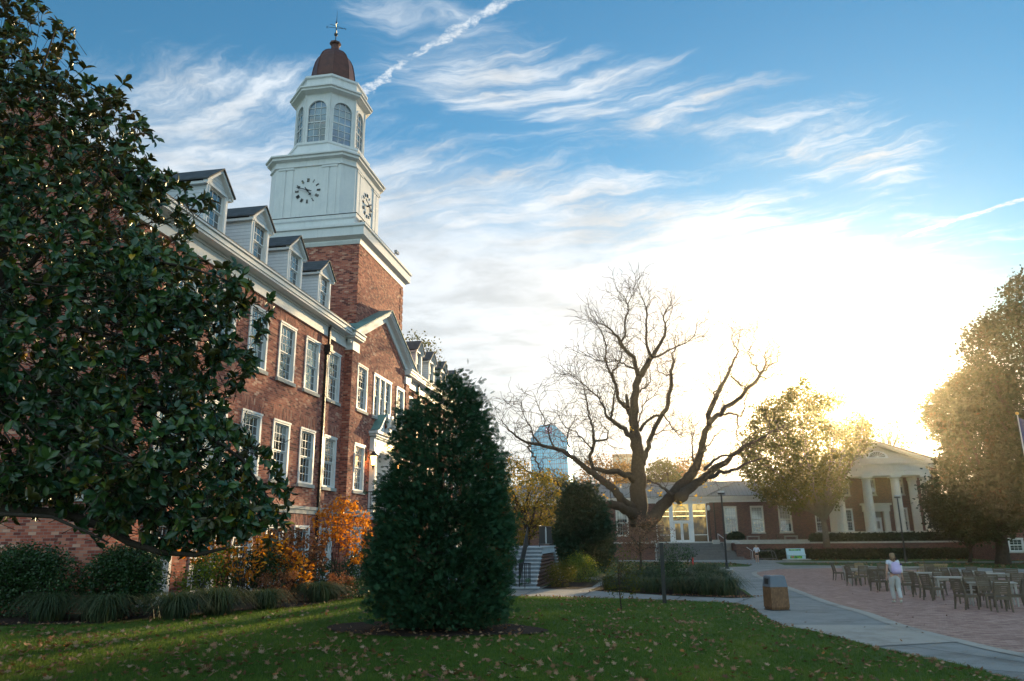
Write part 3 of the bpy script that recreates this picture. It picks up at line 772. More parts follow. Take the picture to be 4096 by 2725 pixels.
# glazed lantern
h1, h2 = 1.72, 1.86; Z0, Z1 = 22.74, 25.8
t = MB(); gl = MB()
ring0 = [Vector(p) for p in octo(1.74, 1.02, Z0)]
for i in range(8):
    a = ring0[i-1]; b_ = ring0[i]; mid = (a+b_)/2; ux = (b_-a); L = ux.length; ux.normalize(); nn = Vector((ux.y, -ux.x, 0))
    if nn.dot(mid-Vector((TX, TY, Z0))) < 0: nn = -nn
    def P3(u, z, d=0): return tuple(mid + ux*u + nn*d + Vector((0, 0, z)))
    hw = L/2; ow = hw-.2; H = Z1-Z0; zs = H-.42-ow
    # arched panel face: strip around the opening
    arc = [(ow*math.cos(q_), zs+ow*math.sin(q_)) for q_ in [PI*k/14 for k in range(15)]]
    right = [(ow, .12)]+arc[:8]; left_ = [(-ow, .12)]+[(-u, z) for u, z in arc[:8]]
    for side, s in ((right, 1), (left_, -1)):
        for k in range(len(side)-1):
            (u0, z0), (u1, z1) = side[k], side[k+1]
            t.poly([P3(u0, z0), P3(s*hw, z0), P3(s*hw, z1), P3(u1, z1)])
            t.poly([P3(u0, z0), P3(u1, z1), P3(u1, z1, -.12), P3(u0, z0, -.12)])
        t.poly([P3(0, zs+ow), P3(s*hw, zs+ow), P3(s*hw, H), P3(0, H)])
    t.poly([P3(-hw, 0), P3(hw, 0), P3(hw, .12), P3(-hw, .12)]); t.poly([P3(-ow, .12), P3(ow, .12), P3(ow, .12, -.12), P3(-ow, .12, -.12)])
    # archivolt moulding
    for k in range(14):
        a0, a1 = PI*k/14, PI*(k+1)/14
        q_ = [(r_*math.cos(aa), zs+r_*math.sin(aa)) for r_, aa in ((ow, a0), (ow+.075, a0), (ow+.075, a1), (ow, a1))]
        t.loft([[P3(u, z, .0) for u, z in q_], [P3(u, z, .03) for u, z in q_]])
    for s in (-1, 1):
        t.loft([[P3(u, z, 0) for u, z in ((s*ow, .12), (s*(ow+.075), .12), (s*(ow+.075), zs), (s*ow, zs))], [P3(u, z, .03) for u, z in ((s*ow, .12), (s*(ow+.075), .12), (s*(ow+.075), zs), (s*ow, zs))]])
        t.loft([[P3(u, z, 0) for u, z in ((s*(hw-.04), 0), (s*hw, 0), (s*hw, H), (s*(hw-.04), H))], [P3(u, z, .035) for u, z in ((s*(hw-.04), 0), (s*hw, 0), (s*hw, H), (s*(hw-.04), H))]])
    # glass and muntins
    outl = [(ow, .12)]+arc+[(-ow, .12)]
    gm = MB(); gm.poly([P3(u, z, -.07) for u, z in outl]); 
    mu = MB()
    def bar(u0, z0, u1, z1, w):
        if abs(u0-u1) < 1e-6: q_ = [(u0-w, z0), (u0+w, z0), (u0+w, z1), (u0-w, z1)]
        else: q_ = [(u0, z0-w), (u1, z0-w), (u1, z0+w), (u0, z0+w)]
        mu.loft([[P3(u, z, -.068) for u, z in q_], [P3(u, z, -.04) for u, z in q_]])
    for u in (-ow*.33, ow*.33): bar(u, .12, u, zs+math.sqrt(max(0, ow*ow-u*u)), .012)
    for k in range(1, 6):
        z = .12+k*(zs+ow-.12)/6; e = ow if z < zs else math.sqrt(max(.0001, ow*ow-(z-zs)**2))
        bar(-e, z, e, z, .028 if k == 3 else .012)
    if nn.x*-.35+nn.y*-1 > -.75 or nn.x > .3:
        w_ = mu.build('arched_window', M['white'], bld); gm.build('pane', M['glass_clear'], w_, fix=False)
t.build('lantern_stage', M['white'], bld, fix=False)
t = MB()
t.loft([octo(1.76, 1.03, Z1-.02), octo(1.78, 1.04, Z1+.02), octo(1.82, 1.06, Z1+.02), octo(2.05, 1.2, Z1+.12), octo(2.05, 1.2, Z1+.22), octo(2.13, 1.24, Z1+.26), octo(2.13, 1.24, Z1+.34), octo(1.78, 1.04, Z1+.4), octo(1.74, 1.02, Z1+.95), octo(1.84, 1.08, Z1+1.0), octo(1.84, 1.08, Z1+1.12), octo(1.2, .7, Z1+1.2)])
t.build('lantern_cornice', M['white'], bld)
# copper cupola
dm = MB(); prof = [(1.16, 26.9), (1.19, 27.2), (1.22, 27.55), (1.2, 27.95), (1.14, 28.4), (1.04, 28.85), (.90, 29.15), (.70, 29.4), (.48, 29.58), (.32, 29.68), (.26, 29.78), (.23, 29.95), (.23, 30.08), (.33, 30.16), (.33, 30.25), (.17, 30.36)]
dm.lathe(prof, TX, TY, 8, 0, PI/8); dom = dm.build('cupola', M['copper'], bld)
rb = MB()
for k in range(8):
    a = PI/8+k*PI/4
    rb.tube([(TX+(r_+.012)*math.cos(a), TY+(r_+.012)*math.sin(a), z) for r_, z in prof[:10]], .022, 5)
rb.build('seam_rib', M['copper'], dom, local=False)
v = MB()
v.tube([(TX, TY, 30.3), (TX, TY, 31.7)], .028, 6); v.tube([(TX, TY, 31.7), (TX, TY, 32.5)], [.02, .004], 5)
v.lathe([(.01, 30.72), (.09, 30.78), (.11, 30.85), (.09, 30.92), (.01, 30.98)], TX, TY, 10); v.lathe([(.01, 31.6), (.05, 31.65), (.01, 31.7)], TX, TY, 8)
for a in (.35, .35+PI/2):
    dx, dy = math.cos(a), math.sin(a)
    v.tube([(TX-dx*.42, TY-dy*.42, 31.3), (TX+dx*.42, TY+dy*.42, 31.3)], .013, 5)
    for s, let in ((-1, 0), (1, 1)):
        ex, ey = TX+s*dx*.5, TY+s*dy*.5
        for (p0, p1) in ((((-.05, -.06), (-.05, .06)), ((-.05, .06), (.05, -.06)), ((.05, -.06), (.05, .06))) if (let + (a > 1)) % 2 else (((-.05, -.06), (-.05, .06)), ((-.05, .06), (.05, .06)), ((-.05, 0), (.04, 0)), ((-.05, -.06), (.05, -.06)))):
            v.tube([(ex+dx*p0[0], ey+dy*p0[0], 31.3+p0[1]), (ex+dx*p1[0], ey+dy*p1[0], 31.3+p1[1])], .011, 4)
v.tube([(TX-.3, TY-.25, 31.42), (TX+.3, TY+.25, 31.42)], .012, 5)
v.build('weather_vane', M['black'], dom, local=False)
# floodlights on the tower cornice
for (x, y, z, dx) in ((TX+3.0, TY-2.45, 17.62, .3), (TX+3.6, TY+1.2, 17.4, .3)):
    f = MB(); f.box(x, x+.14, y-.05, y+.4, z, z+.14); f.tube([(x-.25, y+.1, z-.15), (x+.06, y+.1, z+.02)], .03, 6); f.build('floodlight', M['grey_metal'], bld)
# ---- entrance
e = MB(); ec = 35.35; x = PX
for s in (-1, 1):
    yy = ec+s*1.22
    e.box(x-.05, x+.22, yy-.2, yy+.2, 3.45, 6.25); e.box(x-.05, x+.28, yy-.26, yy+.26, 3.45, 3.8); e.box(x-.05, x+.3, yy-.25, yy+.25, 6.12, 6.25)
    e.box(x+.22, x+.25, yy-.13, yy+.13, 3.9, 6.0)
e.box(x-.05, x+.26, ec-1.5, ec+1.5, 6.252, 6.38)
e.box(x-.05, x+.22, ec-1.46, ec+1.46, 6.382, 6.95)
for k in range(26): e.box(x+.22, x+.30, ec-1.46+.03+k*.113, ec-1.46+.09+k*.113, 6.88, 6.97)
e.box(x-.05, x+.36, ec-1.6, ec+1.6, 6.98, 7.08); e.box(x-.05, x+.46, ec-1.68, ec+1.68, 7.082, 7.2)
ent = e.build('door_surround', M['white'], bld)
# swan-neck pediment with green copper top and urn
sw = MB(); cu = MB()
for s in (-1, 1):
    pts = []
    for k in range(13):
        t_ = k/12; yv = ec+s*(1.66-1.36*t_); zv = 7.22+.95*(t_*t_*(3-2*t_))
        pts.append((yv, zv))
    for (y0_, z0_), (y1_, z1_) in zip(pts, pts[1:]):
        sw.loft([[(x+.3, y0_, z0_-.14), (x+.44, y0_, z0_-.14), (x+.44, y0_, z0_), (x+.3, y0_, z0_)], [(x+.3, y1_, z1_-.14), (x+.44, y1_, z1_-.14), (x+.44, y1_, z1_), (x+.3, y1_, z1_)]])
        sw.poly([(x+.28, y0_, 7.2), (x+.28, y1_, 7.2), (x+.28, y1_, z1_), (x+.28, y0_, z0_)])
        cu.poly([(x-.02, y0_, z0_+.012), (x-.02, y1_, z1_+.012), (x+.47, y1_, z1_+.012), (x+.47, y0_, z0_+.012)])
    yv, zv = pts[-1]
    sw.loft([[(xx, yv-s*.02+.12*math.cos(a), zv-.1+.12*math.sin(a)) for a in [k*PI/6 for k in range(12)]] for xx in (x+.0, x+.5)])
sw.build('swan_pediment', M['white'], ent, local=False); cu.build('copper_cap', M['patina'], ent, local=False, fix=False)
u = MB(); u.box(x+.22, x+.5, ec-.14, ec+.14, 7.2, 7.5)
u.lathe([(.10, 7.5), (.05, 7.6), (.12, 7.72), (.16, 7.9), (.13, 8.02), (.05, 8.08), (.08, 8.14), (.01, 8.24)], x+.36, ec, 12); u.build('urn', M['white'], ent, local=False)
# gilded lettering on the frieze
def text_part(name, txt, size, mtl, parent, loc, rz, depth=.01, wid=None):
    cu_ = bpy.data.curves.new(name, 'FONT'); cu_.body = txt; cu_.size = size; cu_.extrude = depth; cu_.align_x = 'CENTER'; cu_.resolution_u = 2
    o_ = bpy.data.objects.new('tmp', cu_); C.objects.link(o_); bpy.context.view_layer.update()
    me = bpy.data.meshes.new_from_object(o_.evaluated_get(bpy.context.evaluated_depsgraph_get()))
    bpy.data.objects.remove(o_)
    co_ = np.array([v_.co[:] for v_ in me.vertices]); sx = (wid/np.ptp(co_[:, 0])) if wid else 1
    for v_ in me.vertices: v_.co = (v_.co.x*sx, -v_.co.z, v_.co.y)
    me.materials.clear(); o_ = link(name, me, mtl, parent); o_.location = loc; o_.rotation_euler = (0, 0, rz)
    return o_
M['gold'] = paint('gilding', (.75, .5, .12), .3, .1, metal=.6)
text_part('lettering', 'CARPENTER ACADEMIC CENTER', .42, M['gold'], ent, (PX+.235-BX, 0, 6.47), PI/2, .012, 2.55)
dr = MB(); dr.box(x-.55, x-.5, ec-.98, ec+.98, 3.45, 6.25); 
for s in (-1, 1):
    dr.box(x-.5, x-.0, ec+s*1.0, ec+s*.96, 3.45, 6.25)
    for z0_, z1_ in ((3.65, 4.3), (4.45, 5.3), (5.45, 5.95)): dr.box(x-.5, x-.47, ec+s*.12, ec+s*.8, z0_, z1_)
dr.box(x-.5, x, ec-1, ec+1, 6.2, 6.25); dr.build('door', M['white'], bld)
# porch slab and railing
p = MB(); p.box(x+.06, x+1.9, ec-1.95, ec-1.852, 3.1, 3.42); p.build('porch_slab', M['granite'], bld)
p = MB(); p.box(x+.06, x+2.0, ec-1.7, ec+1.7, -.4, 3.19); p.build('porch_base', M['brick'], bld)
r = MB()
for yy in (ec-1.8,):
    r.tube([(x+.1, yy, 4.35), (x+2.1, yy, 4.35)], .025, 6); r.tube([(x+.1, yy, 3.6), (x+2.1, yy, 3.6)], .018, 6)
    for k in range(15): r.tube([(x+.12+k*.14, yy, 3.42), (x+.12+k*.14, yy, 4.35)], .012, 5)
r.tube([(x+.1, ec-1.8, 4.35), (x+.02, ec-1.8, 4.33), (x+.02, ec-1.8, 4.22)], .02, 5)
r.build('porch_railing', M['black'], bld)
# wall lantern, lit
def wall_lantern(y):
    z = 6.0
    l = MB(); l.box(x+.005, x+.04, y-.07, y+.07, z-.25, z+.2); l.tube([(x+.03, y, z+.12), (x+.2, y, z+.22), (x+.38, y, z+.16)], .018, 6)
    l.lathe([(.02, z+.2), (.1, z+.12), (.2, z+.02), (.21, z-.02)], x+.38, y, 6)
    l.lathe([(.1, z-.46), (.05, z-.52), (.03, z-.62), (.005, z-.7)], x+.38, y, 6)
    for k in range(6):
        a = k*PI/3; l.tube([(x+.38+.19*math.cos(a), y+.19*math.sin(a), z-.02), (x+.38+.1*math.cos(a), y+.1*math.sin(a), z-.46)], .012, 4)
    o = l.build('wall_lantern', M['black'], bld)
    q_ = MB(); q_.lathe([(.16, z-.04), (.085, z-.44)], x+.38, y, 6); q_.build('lit_glass', M['bulb'], o, local=False)
wall_lantern(ec-1.95); wall_lantern(ec+1.95)
# ---------------------------------------------------------------- ground
def smooth_line(pts, n=6):
    P = [np.array(p[:2], float) for p in pts]; P = [2*P[0]-P[1]]+P+[2*P[-1]-P[-2]]; out = []
    for i in range(1, len(P)-2):
        for k in range(n):
            t = k/n; a, b, c, d = P[i-1:i+3]
            out.append(.5*((2*b)+(-a+c)*t+(2*a-5*b+4*c-d)*t*t+(-a+3*b-3*c+d)*t**3))
    out.append(P[-2]); return [(float(p[0]), float(p[1])) for p in out]
def sheet(name, pts, dz, m, follow=False, cut=.6):
    bm = bmesh.new()
    vs = [bm.verts.new((float(p[0]), float(p[1]), 0)) for p in pts]
    bm.faces.new(vs); bmesh.ops.triangulate(bm, faces=bm.faces)
    def bis(co, no): bmesh.ops.bisect_plane(bm, geom=bm.verts[:]+bm.edges[:]+bm.faces[:], plane_co=co, plane_no=no)
    xs = [p[0] for p in pts]; ys = [p[1] for p in pts]
    if follow:
        for a in np.arange(min(xs), max(xs), cut): bis((float(a), 0, 0), (1, 0, 0))
        for a in np.arange(min(ys), max(ys), cut): bis((0, float(a), 0), (0, 1, 0))
    for yy in (24, 50): bis((0, yy, 0), (0, 1, 0))
    for v in bm.verts: v.co.z = (float(G2(v.co.x, v.co.y)) if follow else g(v.co.y))+dz
    bmesh.ops.recalc_face_normals(bm, faces=bm.faces)
    for f in bm.faces:
        if f.normal.z < 0: f.normal_flip()
    me = bpy.data.meshes.new(name); bm.to_mesh(me); bm.free()
    uv = me.uv_layers.new(name='UVMap')
    for l in me.loops: uv.data[l.index].uv = me.vertices[l.vertex_index].co.xy
    o = link(name, me, m); tag(o, kind='structure'); return o
# one lawn sheet to the horizon
gx = np.concatenate([[-2500, -600, -150, -60], np.arange(-34, 12.1, .5), [20, 40, 80, 200, 700, 2500]])
gy = np.concatenate([[-2500, -500, -80, -20], np.arange(-12, 50.1, .5), [70, 100, 140, 300, 900, 3000]])
XX, YY = np.meshgrid(gx, gy); ZZ = G2(XX, YY)
V = np.stack([XX, YY, ZZ], -1).reshape(-1, 3); nx = len(gx)
I, J = np.meshgrid(np.arange(nx-1), np.arange(len(gy)-1)); a = (J*nx+I).ravel()
tag(big('lawn', V, np.stack([a, a+1, a+nx+1, a+nx], -1), M['lawn'], smooth=True), kind='structure')
# planting bed along the hall
bed = smooth_line([(-26, 14.2), (-18, 14.2), (-13.3, 14.5), (-11.3, 14.9), (-10.6, 16.4), (-9.7, 18.0), (-8.9, 19.1), (-8.65, 20.7), (-8.6, 23.3), (-8.9, 27), (-9.4, 33.3)])
sheet('planting_bed', bed+[(-12.75, 33.3), (-12.75, 31), (-13.05, 31), (-13.05, 16.82), (-26, 16.82)], .02, M['mulch'], True)
circ = [(-4.1+2.15*math.cos(a)*(1+.05*math.sin(3*a)), 14.75+1.35*math.sin(a)*(1+.06*math.cos(4*a))) for a in np.linspace(0, 2*PI, 40)[:-1]]
sheet('mulch_ring', circ, .03, M['mulch'], True, .4)
lawn_side = smooth_line([(13, -10), (8.6, 1), (6.6, 8.5), (5.5, 13.9), (5.18, 15.46), (4.56, 16.95), (3.88, 19.75), (3.3, 21.2), (3.15, 23.8), (3.2, 26.5), (2.7, 28.5), (.86, 29.3), (-2.9, 31.0), (-5.6, 31.7), (-10.6, 32.4)], 5)
plaza_edge = smooth_line([(17, -10), (11.5, 3), (8.2, 12), (6.8, 16.3), (6.41, 18.2), (6.08, 21.2), (6.12, 24.9), (5.97, 28.85), (6.25, 38.2), (6.45, 47.3), (7.15, 55.9), (9.5, 61.3), (13.7, 62.8), (19.1, 58.9), (24, 54), (31, 46), (42, 34)], 5)
k_far = [i for i, p in enumerate(plaza_edge) if p[1] > 55.5][0]
far_edge = [(8.0, 66.5), (4.0, 64.5), (1.2, 60.5)]
path_poly = lawn_side+[(-10.6, 35.5), (-5.6, 36.1), (-2.75, 35.9), (-1.2, 34), (.95, 31.9), (3.0, 30.75), (3.9, 31.2), (4.1, 36), (3.95, 43), (3.4, 53), (2.0, 57.6)]+[(1.2, 60.5), (4.0, 64.5), (8.0, 66.5)]+[p for p in reversed(plaza_edge[:k_far+4])]
sheet('path', path_poly, .006, M['concrete'])
sheet('path', [(-5.6, 36.0), (-2.7, 35.85), (-2.1, 40), (-1.9, 44), (-1.2, 49), (.2, 54.5), (2.0, 57.6), (1.2, 60.5), (-1.6, 57), (-3.2, 50), (-4.4, 47.6), (-5.0, 40)], .010, M['concrete'])
sheet('path', [(8.0, 66.4), (1.3, 60.4), (7.3, 55.9), (9.5, 61.0), (13.7, 62.6), (19.1, 58.7), (24, 53.8), (31, 45.8), (42, 34), (48, 40), (33, 52), (24, 62), (14, 68.5)], .014, M['concrete'])
sheet('path', [(8.0, 66.2), (14, 68.4), (11.3, 69), (11.6, 76.2), (7.6, 76.2), (8.8, 70)], .016, M['concrete'])
sheet('path', [(-9, 84), (2, 79.5), (7.5, 76), (11.7, 76), (15, 75.6), (46, 70), (46, 73), (15, 79.2), (12.4, 84), (11.2, 87), (-8, 87)], .018, M['concrete'])
sheet('plaza', plaza_edge+[(60, 20), (60, -10)], .012, M['paver'])
def strip(name, line, w, dz, m):
    L = []; R = []
    for i, p in enumerate(line):
        a = line[max(0, i-1)]; b = line[min(len(line)-1, i+1)]; d = np.array([b[0]-a[0], b[1]-a[1]]); d /= np.linalg.norm(d)
        L.append((p[0]-d[1]*w/2, p[1]+d[0]*w/2)); R.append((p[0]+d[1]*w/2, p[1]-d[0]*w/2))
    return sheet(name, L+R[::-1], dz, m)
strip('plaza_kerb', plaza_edge, .34, .018, M['concrete_tan'])
sheet('path', [(3.45, 21.2), (6.0, 21.3), (6.25, 18.5), (6.3, 18.2), (4.45, 17.35), (4.05, 18.9)], .012, M['concrete_tan'])
M['joint'] = paint('joint', (.035, .034, .033), .9)
for ln in ([(3.1, 21.5), (5.95, 21.55)], [(4.42, 17.3), (6.3, 18.15)], [(5.0, 17.55), (6.9, 14.6)], [(2.85, 28.5), (6.0, 28.6)], [(3.0, 28.5), (3.7, 30.8)], [(3.15, 25.2), (6.0, 25.3)], [(.9, 29.3), (1.2, 31.8)], [(-2.7, 31.0), (-2.5, 35.7)], [(4.05, 36), (6.1, 36)], [(3.9, 43), (6.3, 43)], [(-5.2, 31.6), (-5.1, 36)], [(5.4, 14.6), (8.0, 13.3)]):
    strip('path_joint', ln, .03, .022, M['joint'])
# planted island
isl = smooth_line([(3.75, 31.1), (2.9, 30.9), (.95, 32.1), (-1.1, 34.2), (-2.55, 36.1), (-1.95, 43), (-1.1, 48), (.3, 52.8), (2.2, 56), (3.2, 53), (3.75, 43), (3.9, 36), (3.75, 31.1)], 4)
sheet('island_bed', isl[:-1], .02, M['mulch'])
sheet('shrub_bed', [(-5.0, 36.6), (-3.3, 36.3), (-2.75, 38.2), (-2.7, 45), (-4.0, 47.2), (-5.1, 47)], .024, M['mulch'])

# ---------------------------------------------------------------- white stone stair with brick cheek
st = thing('stone_staircase', 'outdoor flight of pale stone steps with red brick side wall', 'staircase', (-6.5, 40.8, -.15))
s = MB(); s2 = [MB(), MB()]; nr = 11; z0 = -.12; rz_ = (1.80-z0)/nr
yf, yb_ = 35.55, 46.2
for k in range(nr):
    za, zb = z0+k*rz_, z0+(k+1)*rz_
    ya = yf+k*.272; yz = yb_-k*.272
    xr = -5.12 if k else -4.98
    nose = .06
    for side, (p, q) in ((0, (ya, ya+.31 if k < nr-1 else 38.6)), (1, (yz-.31 if k < nr-1 else 43.2, yz))):
        s.box(-9.6, xr, p-(nose if not side else 0), q+(nose if side else 0), zb-.06, zb)
        s2[side].box(-9.6, xr-.05, p, q, za-(.3 if k == 0 else 0), zb-.062)
s.box(-9.6, -5.12, 38.27+.4, 43.2-.07, 1.74, 1.8); s.box(-5.3, -5.17, 38.3, 43.5, 1.45, 1.738)
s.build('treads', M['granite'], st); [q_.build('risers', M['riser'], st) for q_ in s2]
c = MB()
for k in range(nr):
    za, zb = z0+k*rz_, z0+(k+1)*rz_
    c.box(-9.5, -5.27, yf+k*.272+.33, yb_-k*.272-.33, za-.3 if k == 0 else za, zb-.063 if k < nr-1 else 1.737)
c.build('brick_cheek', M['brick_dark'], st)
u = MB()
for k in range(9): u.box(-9.6-(k+1)*.13, -9.6-k*.13, 38.6, 43.0, -.3, 1.8+(k+1)*.18)
u.build('upper_steps', M['granite'], st)
def railing(name, pts, h, m, parent, gap=.12, low=.12, r=.022, post=True):
    b = MB(); top = [(p[0], p[1], p[2]+h) for p in pts]
    b.tube(top, r, 6); b.tube([(p[0], p[1], p[2]+low) for p in pts], r*.7, 5)
    for a, c_ in zip(pts, pts[1:]):
        L = math.dist(a, c_); n_ = max(1, int(L/gap))
        for i in range(n_+1):
            q = [a[j]+(c_[j]-a[j])*i/n_ for j in range(3)]
            b.tube([(q[0], q[1], q[2]+low), (q[0], q[1], q[2]+h)], r*.42, 4)
    if post:
        for q in pts: b.tube([(q[0], q[1], q[2]-.03), (q[0], q[1], q[2]+h)], r*1.1, 6)
    return b.build(name, m, parent)
P_ = [(-5.9, yf+.1, .08), (-5.9, 38.35, 1.8)]
railing('handrail', P_, .95, M['black'], st)
railing('landing_railing', [(-5.32, 38.45, 1.8), (-5.32, 43.3, 1.8)], 1.02, M['black'], st, .115)
railing('handrail', [(-5.4, 43.4, 1.8), (-5.4, 46.2, .08)], .95, M['black'], st)
w = MB()
for k in range(9):      # basket newel at the foot of the rail
    a = 2*PI*k/9; w.tube([(-5.62+.26*math.cos(a), yf-.02+.2*math.sin(a), .2), (-5.62+.26*math.cos(a), yf-.02+.2*math.sin(a), 1.1)], .012, 4)
w.tube([(-5.62+.28*math.cos(a), yf-.02+.22*math.sin(a), 1.1) for a in np.linspace(0, 2*PI, 13)], .02, 5)
w.tube([(-5.62+.26*math.cos(a), yf-.02+.2*math.sin(a), .22) for a in np.linspace(0, 2*PI, 13)], .012, 5)
w.tube([(-5.62, yf-.05, .0), (-5.62, yf-.05, 1.1)], .02, 5)
w.build('newel', M['black'], st)
w = MB(); w.tube([(-5.32, 40.9+.17*math.cos(a), 2.35+.42*math.sin(a)) for a in np.linspace(0, 2*PI, 25)], .03, 5); w.build('oval_ornament', M['rail_white'], st)
w = MB(); w.box(-12.64, -10.78, 33.5, 43.2, 3.2, 3.42); w.build('upper_landing', M['granite'], st)
w = MB(); w.box(-12.6, -10.85, 37.3, 43.1, -.3, 3.19); w.build('landing_base', M['brick_dark'], st)
# ---------------------------------------------------------------- far buildings (local u, v, z; turned 1.05 degrees)
RW = math.radians(1.05)
def far_thing(name, label, cat, group=None, loc=(0, 92, 0)):
    return thing(name, label, cat, loc, RW, group)
UW = Vector((math.cos(RW), math.sin(RW), 0)); NW = Vector((-math.sin(RW), math.cos(RW), 0))
def W3(u, v, z): p = Vector((0, 92, 0))+UW*u+NW*v; return (p.x, p.y, z)
# --- low wing
wing = far_thing('low_wing', 'long single storey brick wing with grey metal roof and glazed entrance', 'building')
w = MB(); wins = [(a, a+1.46, 2.6, 5.58) for a in (8.9, 11.87, 14.95)] + [(-3.55, -2.1, 2.4, 5.4), (-7, -5.55, 2.5, 5.5), (-10.2, -8.75, 2.5, 5.5)]
glz = (1.12, 6.95, 1.62, 5.95)
wall_holes(w, 'y', 0, -27, 18.3, -.5, 6.12, wins+[glz], .2, -1, 0)
w.box(-27, 18.3, 12, 12.2, -.5, 6.1); w.box(-27.2, -27, 0, 12.2, -.5, 6.1)
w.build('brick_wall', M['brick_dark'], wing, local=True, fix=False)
c = MB(); c.box(-27.3, 18.3, -.12, .0, 6.06, 6.42); c.box(-27.4, 18.3, -.40, .0, 6.422, 6.55); c.box(-27.5, 18.3, -.5, .0, 6.552, 6.78)
c.build('cornice', M['white'], wing, local=True)
r = MB()
r.poly([(-27.6, -.6, 6.8), (18.3, -.6, 6.8), (18.3, 4.2, 8.66), (-27.6, 4.2, 8.66)]); r.poly([(-27.6, 12.4, 6.8), (18.3, 12.4, 6.8), (18.3, 4.2, 8.66), (-27.6, 4.2, 8.66)])
r.poly([(-27.6, -.6, 6.72), (18.3, -.6, 6.72), (18.3, -.6, 6.8), (-27.6, -.6, 6.8)])
for k in range(97):
    u = -27.4+k*.47; r.tube([(u, -.6, 6.82), (u, 4.2, 8.68)], .022, 4)
r.tube([(7.1, -.6, 6.86), (11.2, 4.1, 8.72)], .06, 5); r.tube([(-27.6, 4.2, 8.7), (18.3, 4.2, 8.7)], .06, 5)
r.build('roof', M['seam'], wing, local=True)
for a, b_, z0_, z1_ in wins: window(wing, ((a+b_)/2, 0, z0_), 0, b_-a, z1_-z0_, 4, 3, 3, case=.14, frame='cream')
dn = MB(); dn.box(7.75, 7.9, -.14, -.01, 1.4, 6.0); dn.build('downspout', M['black'], wing, local=True)
# glazed entrance
e = MB()
for a, b_ in ((1.12, 1.2), (2.65, 3.1), (4.93, 5.38), (6.86, 6.95)): e.box(a, b_, -.12, .12, 1.6, 5.95)
e.box(3.1, 4.93, -.1, .1, 3.86, 4.05); e.box(1.2, 2.65, -.08, .08, 2.38, 2.46); e.box(5.38, 6.86, -.08, .08, 2.38, 2.46)
e.box(1.12, 6.95, -.14, .12, 5.93, 6.05); e.box(1.12, 6.95, -.1, .12, 1.56, 1.66)
eo = e.build('entrance_frame', M['white'], wing, local=True)
p = MB(); p.box(1.2, 2.65, .0, .02, 1.66, 2.38); p.box(1.2, 2.65, .0, .02, 2.46, 5.93); p.box(5.38, 6.86, 0, .02, 1.66, 2.38); p.box(5.38, 6.86, 0, .02, 2.46, 5.93); p.box(3.1, 4.93, 0, .02, 4.05, 5.93)
p.build('glazing', M['lit'], wing, local=True)
for a in (3.12, 4.03):
    d = MB(); d.box(a, a+.14, -.06, 0, 1.66, 3.86); d.box(a+.75, a+.89, -.06, 0, 1.66, 3.86); d.box(a+.14, a+.75, -.06, 0, 1.66, 1.85); d.box(a+.14, a+.75, -.06, 0, 3.72, 3.86)
    do = d.build('door', M['white'], wing, local=True)
    q = MB(); q.box(a+.14, a+.75, -.04, -.02, 1.85, 3.72); q.build('door_glass', M['lit'], do, local=True)
    q = MB(); x_ = a+.8 if a < 4 else a+.08; q.tube([(x_, -.1, 2.5), (x_, -.1, 3.0)], .015, 5); q.build('handle', M['grey_metal'], do, local=True)
q = MB(); q.tube([(4.0+.72*math.cos(a), -.14, 4.95+.72*math.sin(a)) for a in np.linspace(0, 2*PI, 33)], .035, 5); q.build('ring_emblem', M['patina'], wing, local=True)
q = MB()
for z_ in (4.55, 5.1): q.tube([(1.25, .0, z_), (6.8, .0, z_)], .03, 4)
q.build('ceiling_light', emit('warm_strip', (1, .75, .3), 2.0), wing, local=True)
q = MB(); q.box(6.7, 7.3, -.3, -.05, 5.98, 6.05); q.build('floodlight', M['white'], wing, local=True)

# --- portico hall
hall = far_thing('portico_hall', 'two storey brick hall with a white columned portico and pediment', 'building')
u0, u1, uc = 18.3, 32.6, 25.4
lowin = [(18.95, 19.85, 2.62, 5.1), (22.15, 23.05, 2.62, 5.12), (28.0, 28.9, 2.62, 5.12), (31.05, 31.85, 2.62, 4.95)]
upwin = [(18.95, 19.8, 6.6, 8.5), (22.2, 23.05, 6.6, 8.4), (25.05, 25.85, 6.6, 8.4), (28.0, 28.85, 6.6, 8.4), (31.0, 31.8, 6.6, 8.55)]
w = MB(); wall_holes(w, 'y', 0, u0, u1, -.5, 9.55, lowin+upwin+[(25.05, 26.05, 2.6, 4.75)], .2, -1)
w.poly([(u0, 0, 9.55), (u1, 0, 9.55), (u1, 0, 9.9), (uc, 0, 12.4), (u0, 0, 9.9)])
w.poly([(u1, 0, -.5), (u1, 22, -.5), (u1, 22, 9.9), (u1, 0, 9.9)]); w.poly([(u0, 0, -.5), (u0, 22, -.5), (u0, 22, 9.9), (u0, 0, 9.9)])
w.poly([(u0, 22, -.5), (u1, 22, -.5), (u1, 22, 9.9), (u0, 22, 9.9)])
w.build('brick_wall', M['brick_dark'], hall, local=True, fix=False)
for a, b_, z0_, z1_ in lowin: window(hall, ((a+b_)/2, 0, z0_), 0, b_-a, z1_-z0_, 3, 4, 3, case=.12)
for a, b_, z0_, z1_ in upwin: window(hall, ((a+b_)/2, 0, z0_), 0, b_-a, z1_-z0_, 3, 2, 2, case=.11, frame='cream')
r = MB(); ea, za = 8.1, 9.98; ap = 12.85
for s in (-1, 1):
    r.loft([[(uc+s*ea, v, za+d) for v, d in ((-.9, 0), (-.9, .1), (22, .1), (22, 0))], [(uc, v, ap+d) for v, d in ((-.9, 0), (-.9, .1), (22, .1), (22, 0))]])
r.build('roof', M['slate'], hall, local=True)
c = MB()
